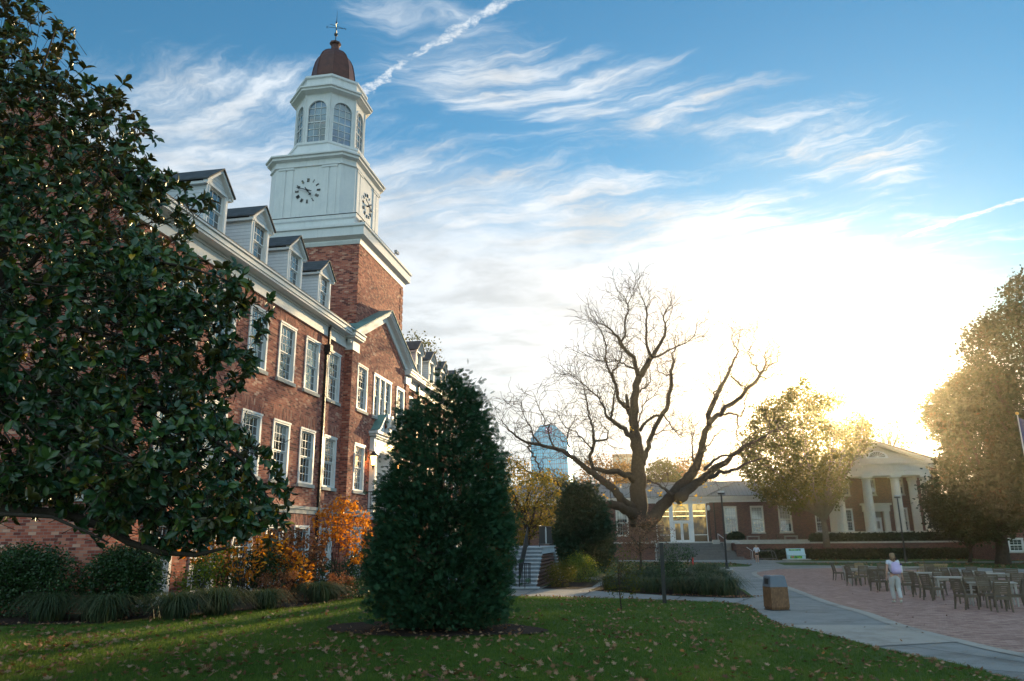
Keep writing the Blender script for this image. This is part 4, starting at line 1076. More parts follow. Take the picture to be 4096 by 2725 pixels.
for s in (-1, 1):       # raking cornices, hall and portico
    for (hw, zb_, za_, v0, v1, x_) in ((8.0, 9.93, 12.78, -.85, -.6, .32), (5.85, 9.95, 12.1, -4.05, -3.6, .28), (5.6, 9.78, 11.85, -3.9, -3.3, .14)):
        c.loft([[(uc+s*hw, v, zb_-x_*t) for v, t in ((v0, 0), (v0, 1), (v1, 1), (v1, 0))], [(uc, v, za_-x_*t) for v, t in ((v0, 0), (v0, 1), (v1, 1), (v1, 0))]])
    c.box(uc+s*8.0, uc+s*5.2, -.6, 0, 9.5, 9.7); c.box(uc+s*8.05, uc+s*5.2, -.8, 0, 9.702, 9.88)
c.box(uc-5.7, uc+5.7, -4.05, -.0, 9.66, 9.78); c.box(uc-5.8, uc+5.8, -4.15, -.0, 9.782, 9.94)
c.build('raking_cornice', M['cream'], hall, local=True)
pr = MB()
for s in (-1, 1): pr.loft([[(uc+s*5.95, v, 9.97+d) for v, d in ((-4.15, 0), (-4.15, .06), (0, .06), (0, 0))], [(uc, v, 12.13+d) for v, d in ((-4.15, 0), (-4.15, .06), (0, .06), (0, 0))]])
pr.build('portico_roof', M['slate'], hall, local=True)
t = MB(); t.prism([(uc-5.4, 9.78), (uc+5.4, 9.78), (uc, 11.75)], 1, -3.45, -3.3); tym = t.build('tympanum', M['cream'], hall, local=True)
f = MB()
n_ = 16; O = [(uc+1.12*math.cos(PI*k/n_), 10.42+.78*math.sin(PI*k/n_)) for k in range(n_+1)]; I_ = [(uc+.86*math.cos(PI*k/n_), 10.5+.58*math.sin(PI*k/n_)) for k in range(n_+1)]
for k in range(n_):
    f.loft([[(p[0], v, p[1]) for p in (O[k], O[k+1], I_[k+1], I_[k])] for v in (-3.56, -3.44)])
f.box(uc-1.12, uc+1.12, -3.57, -3.43, 10.36, 10.5)
for k in range(1, 9):
    a = PI*k/9; f.tube([(uc, -3.48, 10.52), (uc+.85*math.cos(a), -3.48, 10.5+.57*math.sin(a))], .018, 4)
fo = f.build('fanlight', M['white'], tym, local=True)
gq = MB(); gq.poly([(p[0], -3.455, p[1]) for p in I_]); gq.build('fanlight_pane', M['glass'], tym, local=True)
e = MB(); e.box(uc-5.1, uc+5.1, -3.9, -3.2, 8.45, 9.0); e.box(uc-5.0, uc+5.0, -3.86, -3.2, 9.002, 9.66)
e.box(uc-5.1, uc-4.5, -3.198, 0, 8.45, 9.66); e.box(uc+4.5, uc+5.1, -3.198, 0, 8.45, 9.66)
e.box(uc-5.15, uc+5.15, -3.95, -3.9, 8.96, 9.04)
for k in range(7):
    a = uc-4.95+k*1.59; e.box(a, a+.36, -3.92, -3.86, 9.05, 9.6); 
    for j in range(3): e.box(a+.03+j*.12, a+.09+j*.12, -3.94, -3.92, 9.1, 9.58)
e.box(uc-4.6, uc+4.6, -3.2, -.01, 8.5, 8.6)
e.build('entablature', M['cream'], hall, local=True)
for uu in (20.93, 23.9, 26.85, 29.86):
    c = MB(); n_ = 20; rings = []
    for z_, rr in ((2.6, .52), (3.5, .515), (5.0, .49), (6.5, .46), (7.95, .42)):
        rings.append([(uu+(rr-(.03 if j % 2 else 0))*math.cos(2*PI*j/(2*n_)), -3.55+(rr-(.03 if j % 2 else 0))*math.sin(2*PI*j/(2*n_)), z_) for j in range(2*n_)])
    c.loft(rings); c.lathe([(.43, 7.95), (.45, 8.0), (.43, 8.05), (.44, 8.12), (.54, 8.24)], uu, -3.55, 24); c.box(uu-.57, uu+.57, -4.12, -2.98, 8.24, 8.45)
    c.build('column', M['cream'], hall, local=True)
for uu in (20.93, 29.75):
    c = MB(); c.box(uu-.42, uu+.42, -.28, -.005, 2.6, 8.1); c.box(uu-.5, uu+.5, -.36, -.003, 8.102, 8.45); c.build('pilaster', M['cream'], hall, local=True)
p = MB(); p.box(uc-6.6, uc+6.3, -4.7, -.005, .9, 2.58); p.build('podium', M['stone'], hall, local=True)
d = MB()
for s in (-1, 1): d.box(25.53+s*.72, 25.53+s*1.3, -.45, -.01, 2.6, 4.75)
d.box(24.1, 26.95, -.5, -.01, 4.752, 5.45); d.box(23.9, 27.15, -.62, -.01, 5.452, 5.66)
so_ = d.build('door_surround', M['cream'], hall, local=True)
d = MB(); d.box(25.07, 26.03, -.03, .05, 2.6, 4.0); d.box(25.05, 26.05, -.05, .05, 4.002, 4.1); do = d.build('door', M['white'], hall, local=True)
d = MB(); d.box(25.3, 25.53, -.05, -.031, 2.9, 3.7); d.box(25.57, 25.8, -.05, -.031, 2.9, 3.7); d.box(25.1, 26.0, -.02, .02, 4.1, 4.74); d.build('door_glass', M['glass'], do, local=True)
d = MB(); d.lathe([(.02, 7.3), (.16, 7.2), (.2, 6.95), (.1, 6.8)], 24.9, -2.2, 8); d.tube([(24.9, -2.2, 7.3), (24.9, -2.2, 8.5)], .015, 4); d.build('hanging_lantern', M['white'], hall, local=True)
b = MB(); b.box(uc-5.2, uc+6.3, -5.15, -4.85, 2.46, 2.58); b.box(uc-5.2, uc+6.3, -5.12, -4.88, 1.6, 1.8)
for k in range(44):
    a = uc-5.0+k*.26
    b.lathe([(.05, 1.8), (.08, 2.0), (.04, 2.25), (.07, 2.46)], a, -5.0, 6)
b.build('balustrade', M['cream'], hall, local=True)

# --- terrace, its wall and steps
ter = far_thing('terrace_wall', 'low brick retaining wall with stone coping along the raised terrace', 'wall')
t = MB(); t.box(9.9, 40, -6.3, -6.0, -.6, 1.40); t.box(-12, .6, -6.3, -6.0, -.6, 1.55); t.box(9.2, 9.9, -6.3, -2.6, -.6, 1.40)
t.build('brick_face', M['brick_dark'], ter, local=True)
t = MB(); t.box(9.1, 40, -6.42, -5.9, 1.402, 1.56); t.box(-12, .7, -6.42, -5.9, 1.552, 1.7)
t.box(7.1, 7.9, -3.0, -2.2, 1.4, 1.85); t.box(.3, 1.0, -3.0, -2.2, 1.4, 1.85); t.box(8.3, 18, -4.6, -4.3, 1.5, 1.82)
t.build('coping', M['stone'], ter, local=True)
t = MB(); t.box(9.92, 40, -5.98, -.01, -.6, 1.5); t.box(-12, 9.15, -2.48, -.01, -.6, 1.6); t.box(-12, .55, -5.98, -2.5, -.6, 1.6); tt = t.build('terrace', M['stone'], None, local=True)
tt.location = (0, 92, 0); tt.rotation_euler = (0, 0, RW); tag(tt, kind='structure')
ps = far_thing('broad_steps', 'wide dark stone steps rising to the glazed entrance', 'steps')
s = MB()
for k in range(5): s.box(.9, 8.2+k*.0, -2.5-(5-k)*.34-.0, -2.5-(4-k)*.34, -.5, .72+.16*(k+1)-.0)
s.box(.9, 9.15, -5.2, -4.2, -.5, .72)
for k in range(5): s.box(.7-.1*k, 9.15+.18*(5-k), -5.2-(5-k)*.36, -5.2-(4-k)*.36, -.5, -.2+.153*(k+1))
s.build('step_treads', M['granite'] if 0 else paint('dark_step_stone', (.14, .14, .14), .8, .25, 3), ps, local=True)
for pts in ([(7.75, -2.7, 1.6), (8.7, -4.3, .72), (9.6, -5.2, .72), (10.7, -7.0, -.2)], [(1.2, -2.7, 1.6), (1.0, -4.3, .72), (.9, -5.2, .72), (.7, -7.0, -.2)]):
    b = MB(); b.tube([(a, v, z+.9) for a, v, z in pts], .035, 6)
    for a, v, z in (pts[0], pts[2], pts[3]): b.tube([(a, v, z), (a, v, z+.9)], .03, 6)
    b.build('handrail', M['rail_white'], ps, local=True)
# --- brick annex behind the right-hand trees
an = thing('brick_annex', 'brick building mostly hidden behind the trees at the right edge', 'building', (41, 79, 0))
a_ = MB(); ah = [(33.0, 34.3, .6, 1.8), (36.0, 37.3, .6, 1.8), (39.2, 40.6, .1, 1.9), (33, 34.3, 3, 4.6), (36, 37.3, 3, 4.6), (39.2, 40.6, 3, 4.6)]
wall_holes(a_, 'y', 79, 32.2, 60, -.5, 5.4, ah, .2, -1); a_.poly([(32.2, 79, -.5), (32.2, 92, -.5), (32.2, 92, 5.4), (32.2, 79, 5.4)])
a_.build('brick_wall', M['brick_dark'], an, fix=False)
for x0_, x1_, z0_, z1_ in ah: window(an, ((x0_+x1_)/2-41, 0, z0_), 0, x1_-x0_, z1_-z0_, 3, 2, 2, case=.12)
r = MB(); r.poly([(31.8, 78.5, 5.3), (60, 78.5, 5.3), (60, 86, 7), (31.8, 86, 7)]); r.poly([(31.8, 92.6, 5.3), (60, 92.6, 5.3), (60, 86, 7), (31.8, 86, 7)]); r.box(31.8, 60, 78.45, 78.55, 5.1, 5.3); r.build('roof', M['slate'], an)
# --- distant towers
def tower():
    Y = 330.
    L = at(2127, 2000, Y)[0]; R = at(2277, 2000, Y)[0]; T = at(2200, 1700, Y)[2]; c1 = at(2200, 1752, Y)[2]; c2 = at(2200, 1770, Y)[2]; ix = at(2163, 1700, Y)[0]; jx = at(2225, 1700, Y)[0]; kx = at(2268, 1755, Y)[0]
    th = thing('glass_skyscraper', 'blue mirrored glass skyscraper with chamfered top seen through the bare tree', 'skyscraper', ((L+R)/2, Y, 0))
    m, nt, b = mat('blue_curtain_wall'); n = N(nt)
    uv = n.new('ShaderNodeTexCoord').outputs['UV']; sp = n.new('ShaderNodeSeparateXYZ'); n.link(uv, sp.inputs[0])
    fu = n.math('FRACT', n.math('DIVIDE', sp.outputs[0], 1.0)); fv = n.math('FRACT', n.math('DIVIDE', sp.outputs[1], 2.4))
    ln = n.math('MAXIMUM', n.math('LESS_THAN', fu, .12), n.math('LESS_THAN', fv, .10))
    tc = n.new('ShaderNodeTexCoord').outputs['Object']
    c = n.ramp(n.noise(tc, .06, 4, .6), [(.3, (.0, .24, .50)), (.55, (.01, .45, .76)), (.7, (.05, .66, .95))])
    n.link(n.mix(ln, c, (.01, .10, .22)), b.inputs['Base Color']); b.inputs['Roughness'].default_value = .3; b.inputs['Metallic'].default_value = .9
    bd = MB(); o = [(L, -2), (R, -2), (R, c2), (kx, c1), (jx, T-.9), (jx-.6, T), (ix, T), (L, c1)]
    bd.prism(o, 1, Y, Y+20); bd.build('glass_body', m, th)
    s_ = MB(); cx_ = at(2195, 1722, Y); h_ = 1.5; s_.box(cx_[0]-h_, cx_[0]+h_, Y-.5, Y-.01, cx_[2]-h_, cx_[2]+h_); so = s_.build('sign_panel', paint('navy_sign', (.01, .05, .3), .4), th)
    text_part('sign_numerals', '5/3', 2.0, emit('sign_white', (.75, .85, 1), .5), so, (cx_[0]-(L+R)/2, -.52, cx_[2]-.7), 0, .05)
tower()
Y = 300.; a, b_ = at(2452, 1870, Y), at(2525, 1816, Y)
ob = thing('office_block', 'small flat roofed brown office block far behind the bare tree', 'building', ((a[0]+b_[0])/2, Y, 0))
q = MB(); q.box(a[0], b_[0], Y, Y+9, -2, b_[2]-.6); q.box(a[0]-.2, b_[0]+.2, Y-.2, Y+9.2, b_[2]-.6, b_[2]); q.build('walls', paint('brown_panel', (.3, .2, .15), .7), ob)
q = MB()
for k in range(4): q.box(a[0]+.6+k*1.7, a[0]+1.9+k*1.7, Y-.05, Y-.01, b_[2]-3.4, b_[2]-1.4)
q.build('window_band', M['glass'], ob)
# ---------------------------------------------------------------- vegetation helpers
def pip(P, poly):
    x, y = P[:, 0], P[:, 1]; ins = np.zeros(len(P), bool); n = len(poly)
    for i in range(n):
        x0, y0 = poly[i]; x1, y1 = poly[(i+1) % n]
        c = (y0 > y) != (y1 > y)
        with np.errstate(divide='ignore', invalid='ignore'): xi = (x1-x0)*(y-y0)/(y1-y0+1e-12)+x0
        ins ^= c & (x < xi)
    return ins
def edge_dist(P, poly):
    d = np.full(len(P), 1e9); n = len(poly)
    for i in range(n):
        a = np.array(poly[i], float); b = np.array(poly[(i+1) % n], float); ab = b-a
        t = np.clip(((P-a)@ab)/(ab@ab+1e-9), 0, 1); d = np.minimum(d, np.linalg.norm(P-(a+t[:, None]*ab), axis=1))
    return d
def crown(poly, Yc, D, n, shell=.5, lump=0, full=None):
    """points through a crown whose outline seen side-on is poly (photo pixels at world distance Yc);
    the crown is as deep as it is wide, D metres at most either way"""
    poly = [tuple(map(float, p)) for p in poly]; xs = [p[0] for p in poly]; ys = [p[1] for p in poly]; out = []
    fullw = full or max(1, min(max(xs)-min(xs), max(ys)-min(ys))*.5)
    while len(out) < n:
        P = np.stack([rng.uniform(min(xs), max(xs), 4*n), rng.uniform(min(ys), max(ys), 4*n)], -1)
        P = P[pip(P, poly)]; s = np.clip(edge_dist(P, poly)/fullw, 0, 1)
        dm = D*np.sqrt(np.clip(1-(1-s)**2, 0, 1))
        u = rng.uniform(-1, 1, len(P)); u = np.sign(u)*np.abs(u)**shell
        for (x, y), dd in zip(P, u*dm):
            out.append(at(x, y, Yc)*1.0+np.array([0, dd, 0]))
            if len(out) >= n: break
    return np.array(out)
_gk = np.random.default_rng(11).normal(size=(14, 3)); _gp = np.random.default_rng(12).uniform(0, 6.28, 14)
def gaps(P, scale, keep):
    "drop points where a smooth random field is low, so that the crown has real holes"
    f = np.sin(np.asarray(P)@(_gk.T)/scale*3.0+_gp).sum(1)/14**.5
    return P[f > np.quantile(f, 1-keep)]
def in_ell(ells, n, shell=.6):
    "points in a union of ellipsoids (cx,cy,cz,rx,ry,rz)"
    w = np.array([e[3]*e[4]*e[5] for e in ells])**.67; k = rng.choice(len(ells), n, p=w/w.sum()); E = np.array(ells)[k]
    d = norm(rng.normal(size=(n, 3))); r = rng.uniform(0, 1, n)**(shell/1.0*.5)
    return E[:, :3]+d*r[:, None]*E[:, 3:]
LEAF_Q = (np.array([[0, 0, 0], [.5, .45, .08], [0, 1, -.05], [-.5, .45, .08]]), np.array([[0, 1, 2, 3]]))
def obovate(curl=.18, fold=.15):
    vs = []; fs = []
    for i, t in enumerate((0, .25, .5, .75, 1.0)):
        w = [.02, .30, .46, .42, .0][i]
        for s in (-1, 0, 1): vs.append((s*w, t, fold*abs(s)*w*2-curl*t*t))
    for i in range(4):
        for j in range(2): a = i*3+j; fs.append((a, a+1, a+4, a+3))
    return np.array(vs, float), np.array(fs)
OBO = obovate()
def spray_t():
    vs = []; fs = []
    def q(x0, y0, x1, y1, w, z=0):
        n = len(vs); d = np.array([x1-x0, y1-y0], float); d /= np.linalg.norm(d); p = np.array([-d[1], d[0]])*w
        mx, my = (x0+x1)/2, (y0+y1)/2
        vs.extend([(x0, y0, z), (mx+p[0], my+p[1], z-.02), (x1, y1, z-.05), (mx-p[0], my-p[1], z-.02)]); fs.append((n, n+1, n+2, n+3))
    q(0, 0, 0, 1, .05)
    for k, (t, l) in enumerate(((.15, .42), (.32, .46), (.5, .4), (.68, .3))):
        for s in (-1, 1): q(0, t, s*l*.75, t+l*.75, .06)
    return np.array(vs), np.array(fs)
SPRAY = spray_t()
def leaf_cloud(name, P, size, m, parent=None, tmpl=LEAF_Q, droop=.2, wid=.7, var=.5, out=None):
    n = len(P); d = norm(rng.normal(size=(n, 3))*[1, 1, .7]-[0, 0, droop])
    if out is not None: d = norm(d+out)
    R = frames(d); s = size*rng.uniform(1-var, 1+var, n)
    S = np.stack([s*wid, s, s], -1)
    V, F = scatter(tmpl[0], tmpl[1], P, R, S)
    return big(name, V, F, m, parent)
def clustered(C_, per, spread):
    n = len(C_); P = np.repeat(C_, per, 0)+rng.normal(size=(n*per, 3))*spread; return P
TUBE3 = (np.array([[math.cos(a), 0, math.sin(a)] for a in (0, 2.094, 4.189)]+[[.6*math.cos(a), 1, .6*math.sin(a)] for a in (0, 2.094, 4.189)]), np.array([[0, 1, 4, 3], [1, 2, 5, 4], [2, 0, 3, 5]]))
def sticks(name, A, B, r, m, parent=None):
    A = np.asarray(A); B = np.asarray(B); d = B-A; L = np.linalg.norm(d, axis=1); r = np.broadcast_to(r, L.shape)
    V, F = scatter(TUBE3[0], TUBE3[1], A, frames(d), np.stack([r, L, r], -1)); return big(name, V, F, m, parent)
def limb_path(a, b, wob=.12, n=7, lift=0.):
    a = np.array(a, float); b = np.array(b, float); L = np.linalg.norm(b-a); out = []
    o1 = rng.normal(size=3)*wob*L; o2 = rng.normal(size=3)*wob*L*.5
    for i in range(n):
        t = i/(n-1); out.append(a+(b-a)*t+o1*math.sin(PI*t)*.6+o2*math.sin(2*PI*t)*.6+np.array([0, 0, lift*L*math.sin(PI*t)]))
    return out
def wood(name, base, r0, targets, m, parent, trunk_top=None, r1=None, lift=.1, rt=.02, n=6, wob=.1, trunk_path=None):
    b = MB(); base = np.array(base, float); tt = np.array(trunk_top if trunk_top is not None else base+[0, 0, 1.]); r1 = r1 or r0*.6
    tp = trunk_path or [base+(tt-base)*t+np.array([math.sin(t*5)*r0*.4, math.cos(t*4)*r0*.3, 0])*(0 if t == 0 else 1) for t in np.linspace(0, 1, 7)]
    b.tube([base+[0, 0, -.15]]+tp[0:], [r0*1.45]+[r0*(1.25-.25*min(1, i*1.0))+(r1-r0)*(i/(len(tp)-1)) for i in range(len(tp))], 10)
    for T in targets:
        k = rng.integers(len(tp)//2, len(tp)); s = tp[min(k, len(tp)-1)]; L = np.linalg.norm(np.array(T)-s); ra = min(r1*.8, max(rt*1.5, .035*L))
        pth = limb_path(s, T, wob, 8, lift); b.tube(pth, [ra+(rt-ra)*i/7 for i in range(8)], n, cap=(False, True))
    return b.build(name, m, parent, smooth=True, fix=False)

# ---------------------------------------------------------------- magnolia in the left foreground
D2 = 4096/2357
mpoly = [(-160, -160), (40, -60), (110, 20), (150, 45), (100, 95), (95, 140), (150, 165), (230, 165), (322, 212), (300, 262), (272, 292), (330, 335), (368, 380), (440, 410), (468, 436), (400, 462), (385, 520), (400, 560), (470, 600), (520, 590), (602, 662), (588, 705), (556, 760), (540, 830), (505, 865), (490, 905), (530, 960), (590, 1020), (612, 1090), (640, 1160), (674, 1206), (600, 1235), (560, 1285), (520, 1250), (480, 1262), (420, 1280), (380, 1262), (300, 1225), (262, 1262), (220, 1215), (130, 1190), (60, 1175), (0, 1205), (-160, 1200)]
mpoly = [(x*D2, y*D2) for x, y in mpoly]
mg = thing('magnolia_tree', 'big glossy dark green magnolia with a few yellow leaves filling the left foreground', 'tree', (-8.4, 8.2, .5))
CY = 8.6; Cc = at(-200, 1250, CY)
P1 = crown(mpoly, CY, 1.9, 6000, .75, full=500)
_rel = P1-np.array([0, 0, HC]); _dz = _rel@FW; _px = np.stack([2048+FPX*(_rel@RT)/_dz, 1362.5-FPX*(_rel@UP)/_dz], -1)
P1 = gaps(P1[(edge_dist(_px, mpoly) > 34) | (rng.random(len(P1)) < .22)], .55, .78)
cen = np.array([Cc[0]-1.0, CY+.3, Cc[2]+.5])
ax = norm(norm(P1-cen)*1.0+rng.normal(size=P1.shape)*.55+[0, -.15, .45])
nl = 8
Pb = np.repeat(P1, nl, 0); A_ = np.repeat(ax, nl, 0)
rad = norm(np.cross(A_, norm(rng.normal(size=A_.shape)))); sp = rng.uniform(.45, 1.35, len(Pb))[:, None]
dl = norm(A_*np.cos(sp)+rad*np.sin(sp)-np.array([0, 0, .12]))
Ls = rng.uniform(.095, .165, len(Pb)); Pl = Pb-A_*rng.uniform(0, .07, len(Pb))[:, None]
R = frames(dl, A_+rng.normal(size=A_.shape)*.35)
V, F = scatter(OBO[0], OBO[1], Pl, R, np.stack([Ls*.5, Ls, Ls], -1))
big('foliage', V, F, LM['magnolia'], mg, smooth=True)
tw = [(P1[i]-ax[i]*.34+rng.normal(size=3)*.06, P1[i]) for i in range(len(P1))]
sticks('twigs', [a for a, b in tw], [b for a, b in tw], .0055, M['bark'], mg)
br = MB()
def mbr(pts, w0, w1, dy=0):
    Q = [at(x*D2, y*D2, CY+dy) for x, y in pts]; br.tube(Q, [w0+(w1-w0)*i/(len(Q)-1) for i in range(len(Q))], 8)
mbr([(-150, 1130), (-40, 1165), (60, 1178), (150, 1183), (230, 1210), (300, 1250), (370, 1272), (450, 1278), (520, 1262)], .085, .016, -.4)
mbr([(-150, 1180), (40, 1185), (120, 1190), (200, 1225), (250, 1250)], .03, .01, -.9)
mbr([(-150, 1000), (0, 960), (140, 900), (300, 830), (420, 760)], .07, .015, .4)
mbr([(-150, 800), (0, 700), (110, 560), (220, 420), (300, 330)], .06, .012, .2)
mbr([(-150, 900), (60, 860), (260, 900), (420, 960), (560, 1060), (640, 1180)], .06, .01, .0)
mbr([(-150, 500), (-20, 380), (60, 260), (110, 120), (130, 60)], .04, .006, 0)
mbr([(-150, 700), (120, 640), (300, 590), (450, 620), (560, 660)], .045, .008, -.3)
for k in rng.choice(len(P1), 260, replace=False):
    a = P1[k]; c0 = cen+(a-cen)*rng.uniform(.55, .8); br.tube(limb_path(c0, a, .12, 5), [.014, .012, .01, .008, .005], 4, cap=(False, False))
t0 = np.array([-8.6, 8.3, .4]); br.tube([t0, (-8.65, 8.4, 1.2), (-8.5, 8.5, 2.4), (-8.6, 8.7, 4), (-8.8, 8.6, 6), (-9, 8.6, 7.6)], [.22, .17, .15, .12, .09, .04], 10)
br.build('trunk', M['bark'], mg, fix=False, smooth=True)

# ---------------------------------------------------------------- arborvitae
def conifer(name, label, poly, Y, D, n, size, m, base, h, rust=0, droop=.1, full=None, group=None, shell=.62):
    t = thing(name, label, 'tree', on_ground(*base), group=group)
    Cq = gaps(crown(poly, Y, D, n//14, shell, full=full), 4*size, .93); c = Cq.mean(0)
    P = np.repeat(Cq, 14, 0); sg = np.repeat(rng.uniform(.4, 1.25, len(Cq)), 14)[:, None]*size
    P = P+rng.normal(size=P.shape)*sg*[.95, .95, 1.25]+norm((P-[c[0], c[1], 0])*[1, 1, 0]+1e-6)*np.repeat(rng.uniform(-.9, .9, len(Cq)), 14)[:, None]*size; n = len(P); P[:, 2] = np.maximum(P[:, 2], float(G2(*base))+.12)
    out = norm((P-[c[0], c[1], 0])*[1, 1, 0]+1e-6); 
    V, F = scatter(SPRAY[0], SPRAY[1], P, frames(norm(out*.9+rng.normal(size=P.shape)*.42+[0, 0, .35]), norm(rng.normal(size=P.shape)+[0, 0, .6])), (size*rng.uniform(.6, 1.35, n))[:, None]*np.array([[1, 1, 1]]))
    big('foliage', V, F, m, t)
    b = MB(); z = float(G2(*base)); b.tube([(base[0], base[1], z-.1), (base[0]+.05, base[1], z+h*.5), (base[0], base[1], z+h*.93)], [.11*h/5, .07*h/5, .01], 8)
    for k in range(40):
        p = P[rng.integers(len(P))]; b.tube([(base[0], base[1], max(z+.2, p[2]-.5)), p], [.02, .006], 4)
    b.build('trunk', M['bark'], t, fix=False); return t
cpoly = [(x+(1760-x)*.12, y+(2100-y)*.012) for x, y in [(1800, 1500), (1760, 1530), (1745, 1575), (1698, 1592), (1672, 1660), (1620, 1650), (1612, 1710), (1566, 1722), (1580, 1770), (1556, 1800), (1590, 1850), (1575, 1905), (1520, 1925), (1500, 1970), (1530, 2010), (1505, 2060), (1515, 2120), (1482, 2190), (1490, 2250), (1462, 2310), (1490, 2370), (1495, 2440), (1530, 2480), (1590, 2510), (1700, 2545), (1830, 2550), (1960, 2520), (2000, 2490), (2035, 2420), (2028, 2340), (2062, 2290), (2050, 2210), (2072, 2130), (2040, 2060), (2052, 1990), (2020, 1900), (2025, 1830), (1985, 1760), (1990, 1700), (1940, 1655), (1925, 1600), (1880, 1575), (1870, 1520), (1830, 1512)]]
conifer('arborvitae', 'tall bushy dark green arborvitae in the mulch ring on the lawn', cpoly, 14.7, 1.25, 40000, .12, LM['conifer'], (-4.05, 14.7), 4.9, full=240, shell=.8)

# ---------------------------------------------------------------- lawn grass and fallen leaves
edge_x = lambda y: np.interp(y, [p[1] for p in lawn_side], [p[0] for p in lawn_side])
lawn_poly = [(-7.4, 4), *[p for p in lawn_side if p[1] > 4 and p[0] > -10], (-9.35, 31.8), (-9.0, 27), (-8.65, 23.3), (-8.7, 20.7), (-8.95, 19.1), (-9.75, 18.0), (-10.65, 16.4), (-11.35, 14.9), (-13.3, 14.45), (-18, 14.1), (-18, 6)]
def on_lawn(n, hole=True):
    out = np.zeros((0, 2))
    while len(out) < n:
        y = 6.5+(32-6.5)*rng.uniform(0, 1, 4*n)**1.6; x = rng.uniform(-1, 1, 4*n); x = x*(y*.62+2)-y*.15
        P = np.stack([x, y], -1); P = P[pip(P, lawn_poly)]
        if hole: P = P[~pip(P, circ)]
        out = np.concatenate([out, P])
    out = out[:n]; return np.stack([out[:, 0], out[:, 1], G2(out[:, 0], out[:, 1])], -1)
def blade_t(k, seed):
    r = np.random.default_rng(seed); vs = []; fs = []
    for i in range(k):
        a = r.uniform(0, 2*PI); x, y = r.uniform(-.5, .5, 2); dx, dy = r.normal(size=2)*.35; h = r.uniform(.5, 1.1)
        n = len(vs); vs += [(x-.05*math.cos(a), y-.05*math.sin(a), 0), (x+.05*math.cos(a), y+.05*math.sin(a), 0), (x+dx, y+dy, h)]; fs.append((n, n+1, n+2))
    return np.array(vs), np.array(fs)
P = on_lawn(110000); n = len(P); a = rng.uniform(0, 2*PI, n)
Rz = np.zeros((n, 3, 3)); Rz[:, 0, 0] = np.cos(a); Rz[:, 0, 1] = -np.sin(a); Rz[:, 1, 0] = np.sin(a); Rz[:, 1, 1] = np.cos(a); Rz[:, 2, 2] = 1
bt = blade_t(5, 3); s = rng.uniform(.7, 1.3, n)
V, F = scatter(bt[0], bt[1], P, Rz, np.stack([s*.07, s*.07, s*.06], -1))
tag(big('grass', V, F, LM['blade']), 'short green lawn grass in the foreground', 'grass', kind='stuff')
def maple_t():
    pts = []
    for k, (r_, a_) in enumerate([(.12, -90), (.35, -60), (.62, -28), (.3, -8), (.85, 18), (.42, 40), (.75, 58), (.45, 72), (1.0, 90), (.45, 108), (.75, 122), (.42, 140), (.85, 162), (.3, 188), (.62, 208), (.35, 240)]):
        x, y = r_*math.cos(math.radians(a_)), r_*math.sin(math.radians(a_)); pts.append((x*.5, y*.5, .16*(x*x)*.6+.10*abs(y)*y))
    vs = [(0, 0, -.02)]+pts; fs = [(0, i+1, (i+1) % len(pts)+1) for i in range(len(pts))]
    return np.array(vs), np.array(fs)
MAP = maple_t()
def scatter_leaves(name, P, size, label):
    n = len(P); nrm_ = norm(rng.normal(size=(n, 3))*.42+[0, 0, 1]); d = norm(np.cross(nrm_, rng.normal(size=(n, 3))))
    s = size*rng.uniform(.6, 1.25, n); R = frames(d, nrm_)
    curl = rng.uniform(-.5, 2.6, n)
    V, F = scatter(MAP[0], MAP[1], P+np.array([0, 0, 1])*(.022+rng.uniform(0, .03, n))[:, None], R, np.stack([s, s, s*curl], -1))
    return tag(big(name, V, F, LM['fallen']), label, 'leaves', kind='stuff')
P = on_lawn(3000, False); cl = on_lawn(260, False); P = np.concatenate([P, np.repeat(cl, 12, 0)+rng.normal(size=(260*12, 3))*[.3, .3, 0]])
e = []
for i in range(len(lawn_side)-1):
    a, b_ = np.array(lawn_side[i]), np.array(lawn_side[i+1])
    if a[1] < 4 or a[1] > 31.8: continue
    k = int(np.linalg.norm(b_-a)*16); t_ = rng.uniform(0, 1, (k, 1)); e.append(a+(b_-a)*t_+np.array([-1, 0])*np.abs(rng.normal(size=(k, 1)))*.35)
e = np.concatenate(e); P = np.concatenate([P, np.c_[e, np.zeros(len(e))]]); P[:, 2] = G2(P[:, 0], P[:, 1])
scatter_leaves('fallen_leaves', P, .135, 'dry brown and orange fallen leaves scattered over the lawn')
P = np.stack([rng.uniform(1, 13, 150), rng.uniform(12, 50, 150)], -1); P = np.c_[P, -0.2*np.clip((P[:, 1]-24)/26, 0, 1)]; P = P[~pip(P[:, :2], isl)]; P = P[~pip(P[:, :2], lawn_poly)]
scatter_leaves('path_leaves', P, .11, 'few fallen leaves scattered on the walk and brick plaza')
be = np.array(bed); q = []
for i in range(6, len(bed)-1):
    a, b_ = be[i], be[i+1]; k = int(np.linalg.norm(b_-a)*16); t_ = rng.uniform(0, 1, (k, 1)); q.append(a+(b_-a)*t_+np.array([-1, .1])*np.abs(rng.normal(size=(k, 1)))*.7)
q = np.concatenate(q); il = np.array([(.95, 31.95), (2.9, 30.95), (-1.1, 34.1), (3.7, 31.3)]); q = np.concatenate([q]+[c_+rng.normal(size=(60, 2))*[.7, .25]+[0, .3] for c_ in il]+[np.array([-4.1, 14.0])+rng.normal(size=(90, 2))*[1.3, .5]])
P = np.c_[q, G2(q[:, 0], q[:, 1])]; scatter_leaves('bed_leaves', P, .11, 'fallen leaves lying on the dark mulch beds')
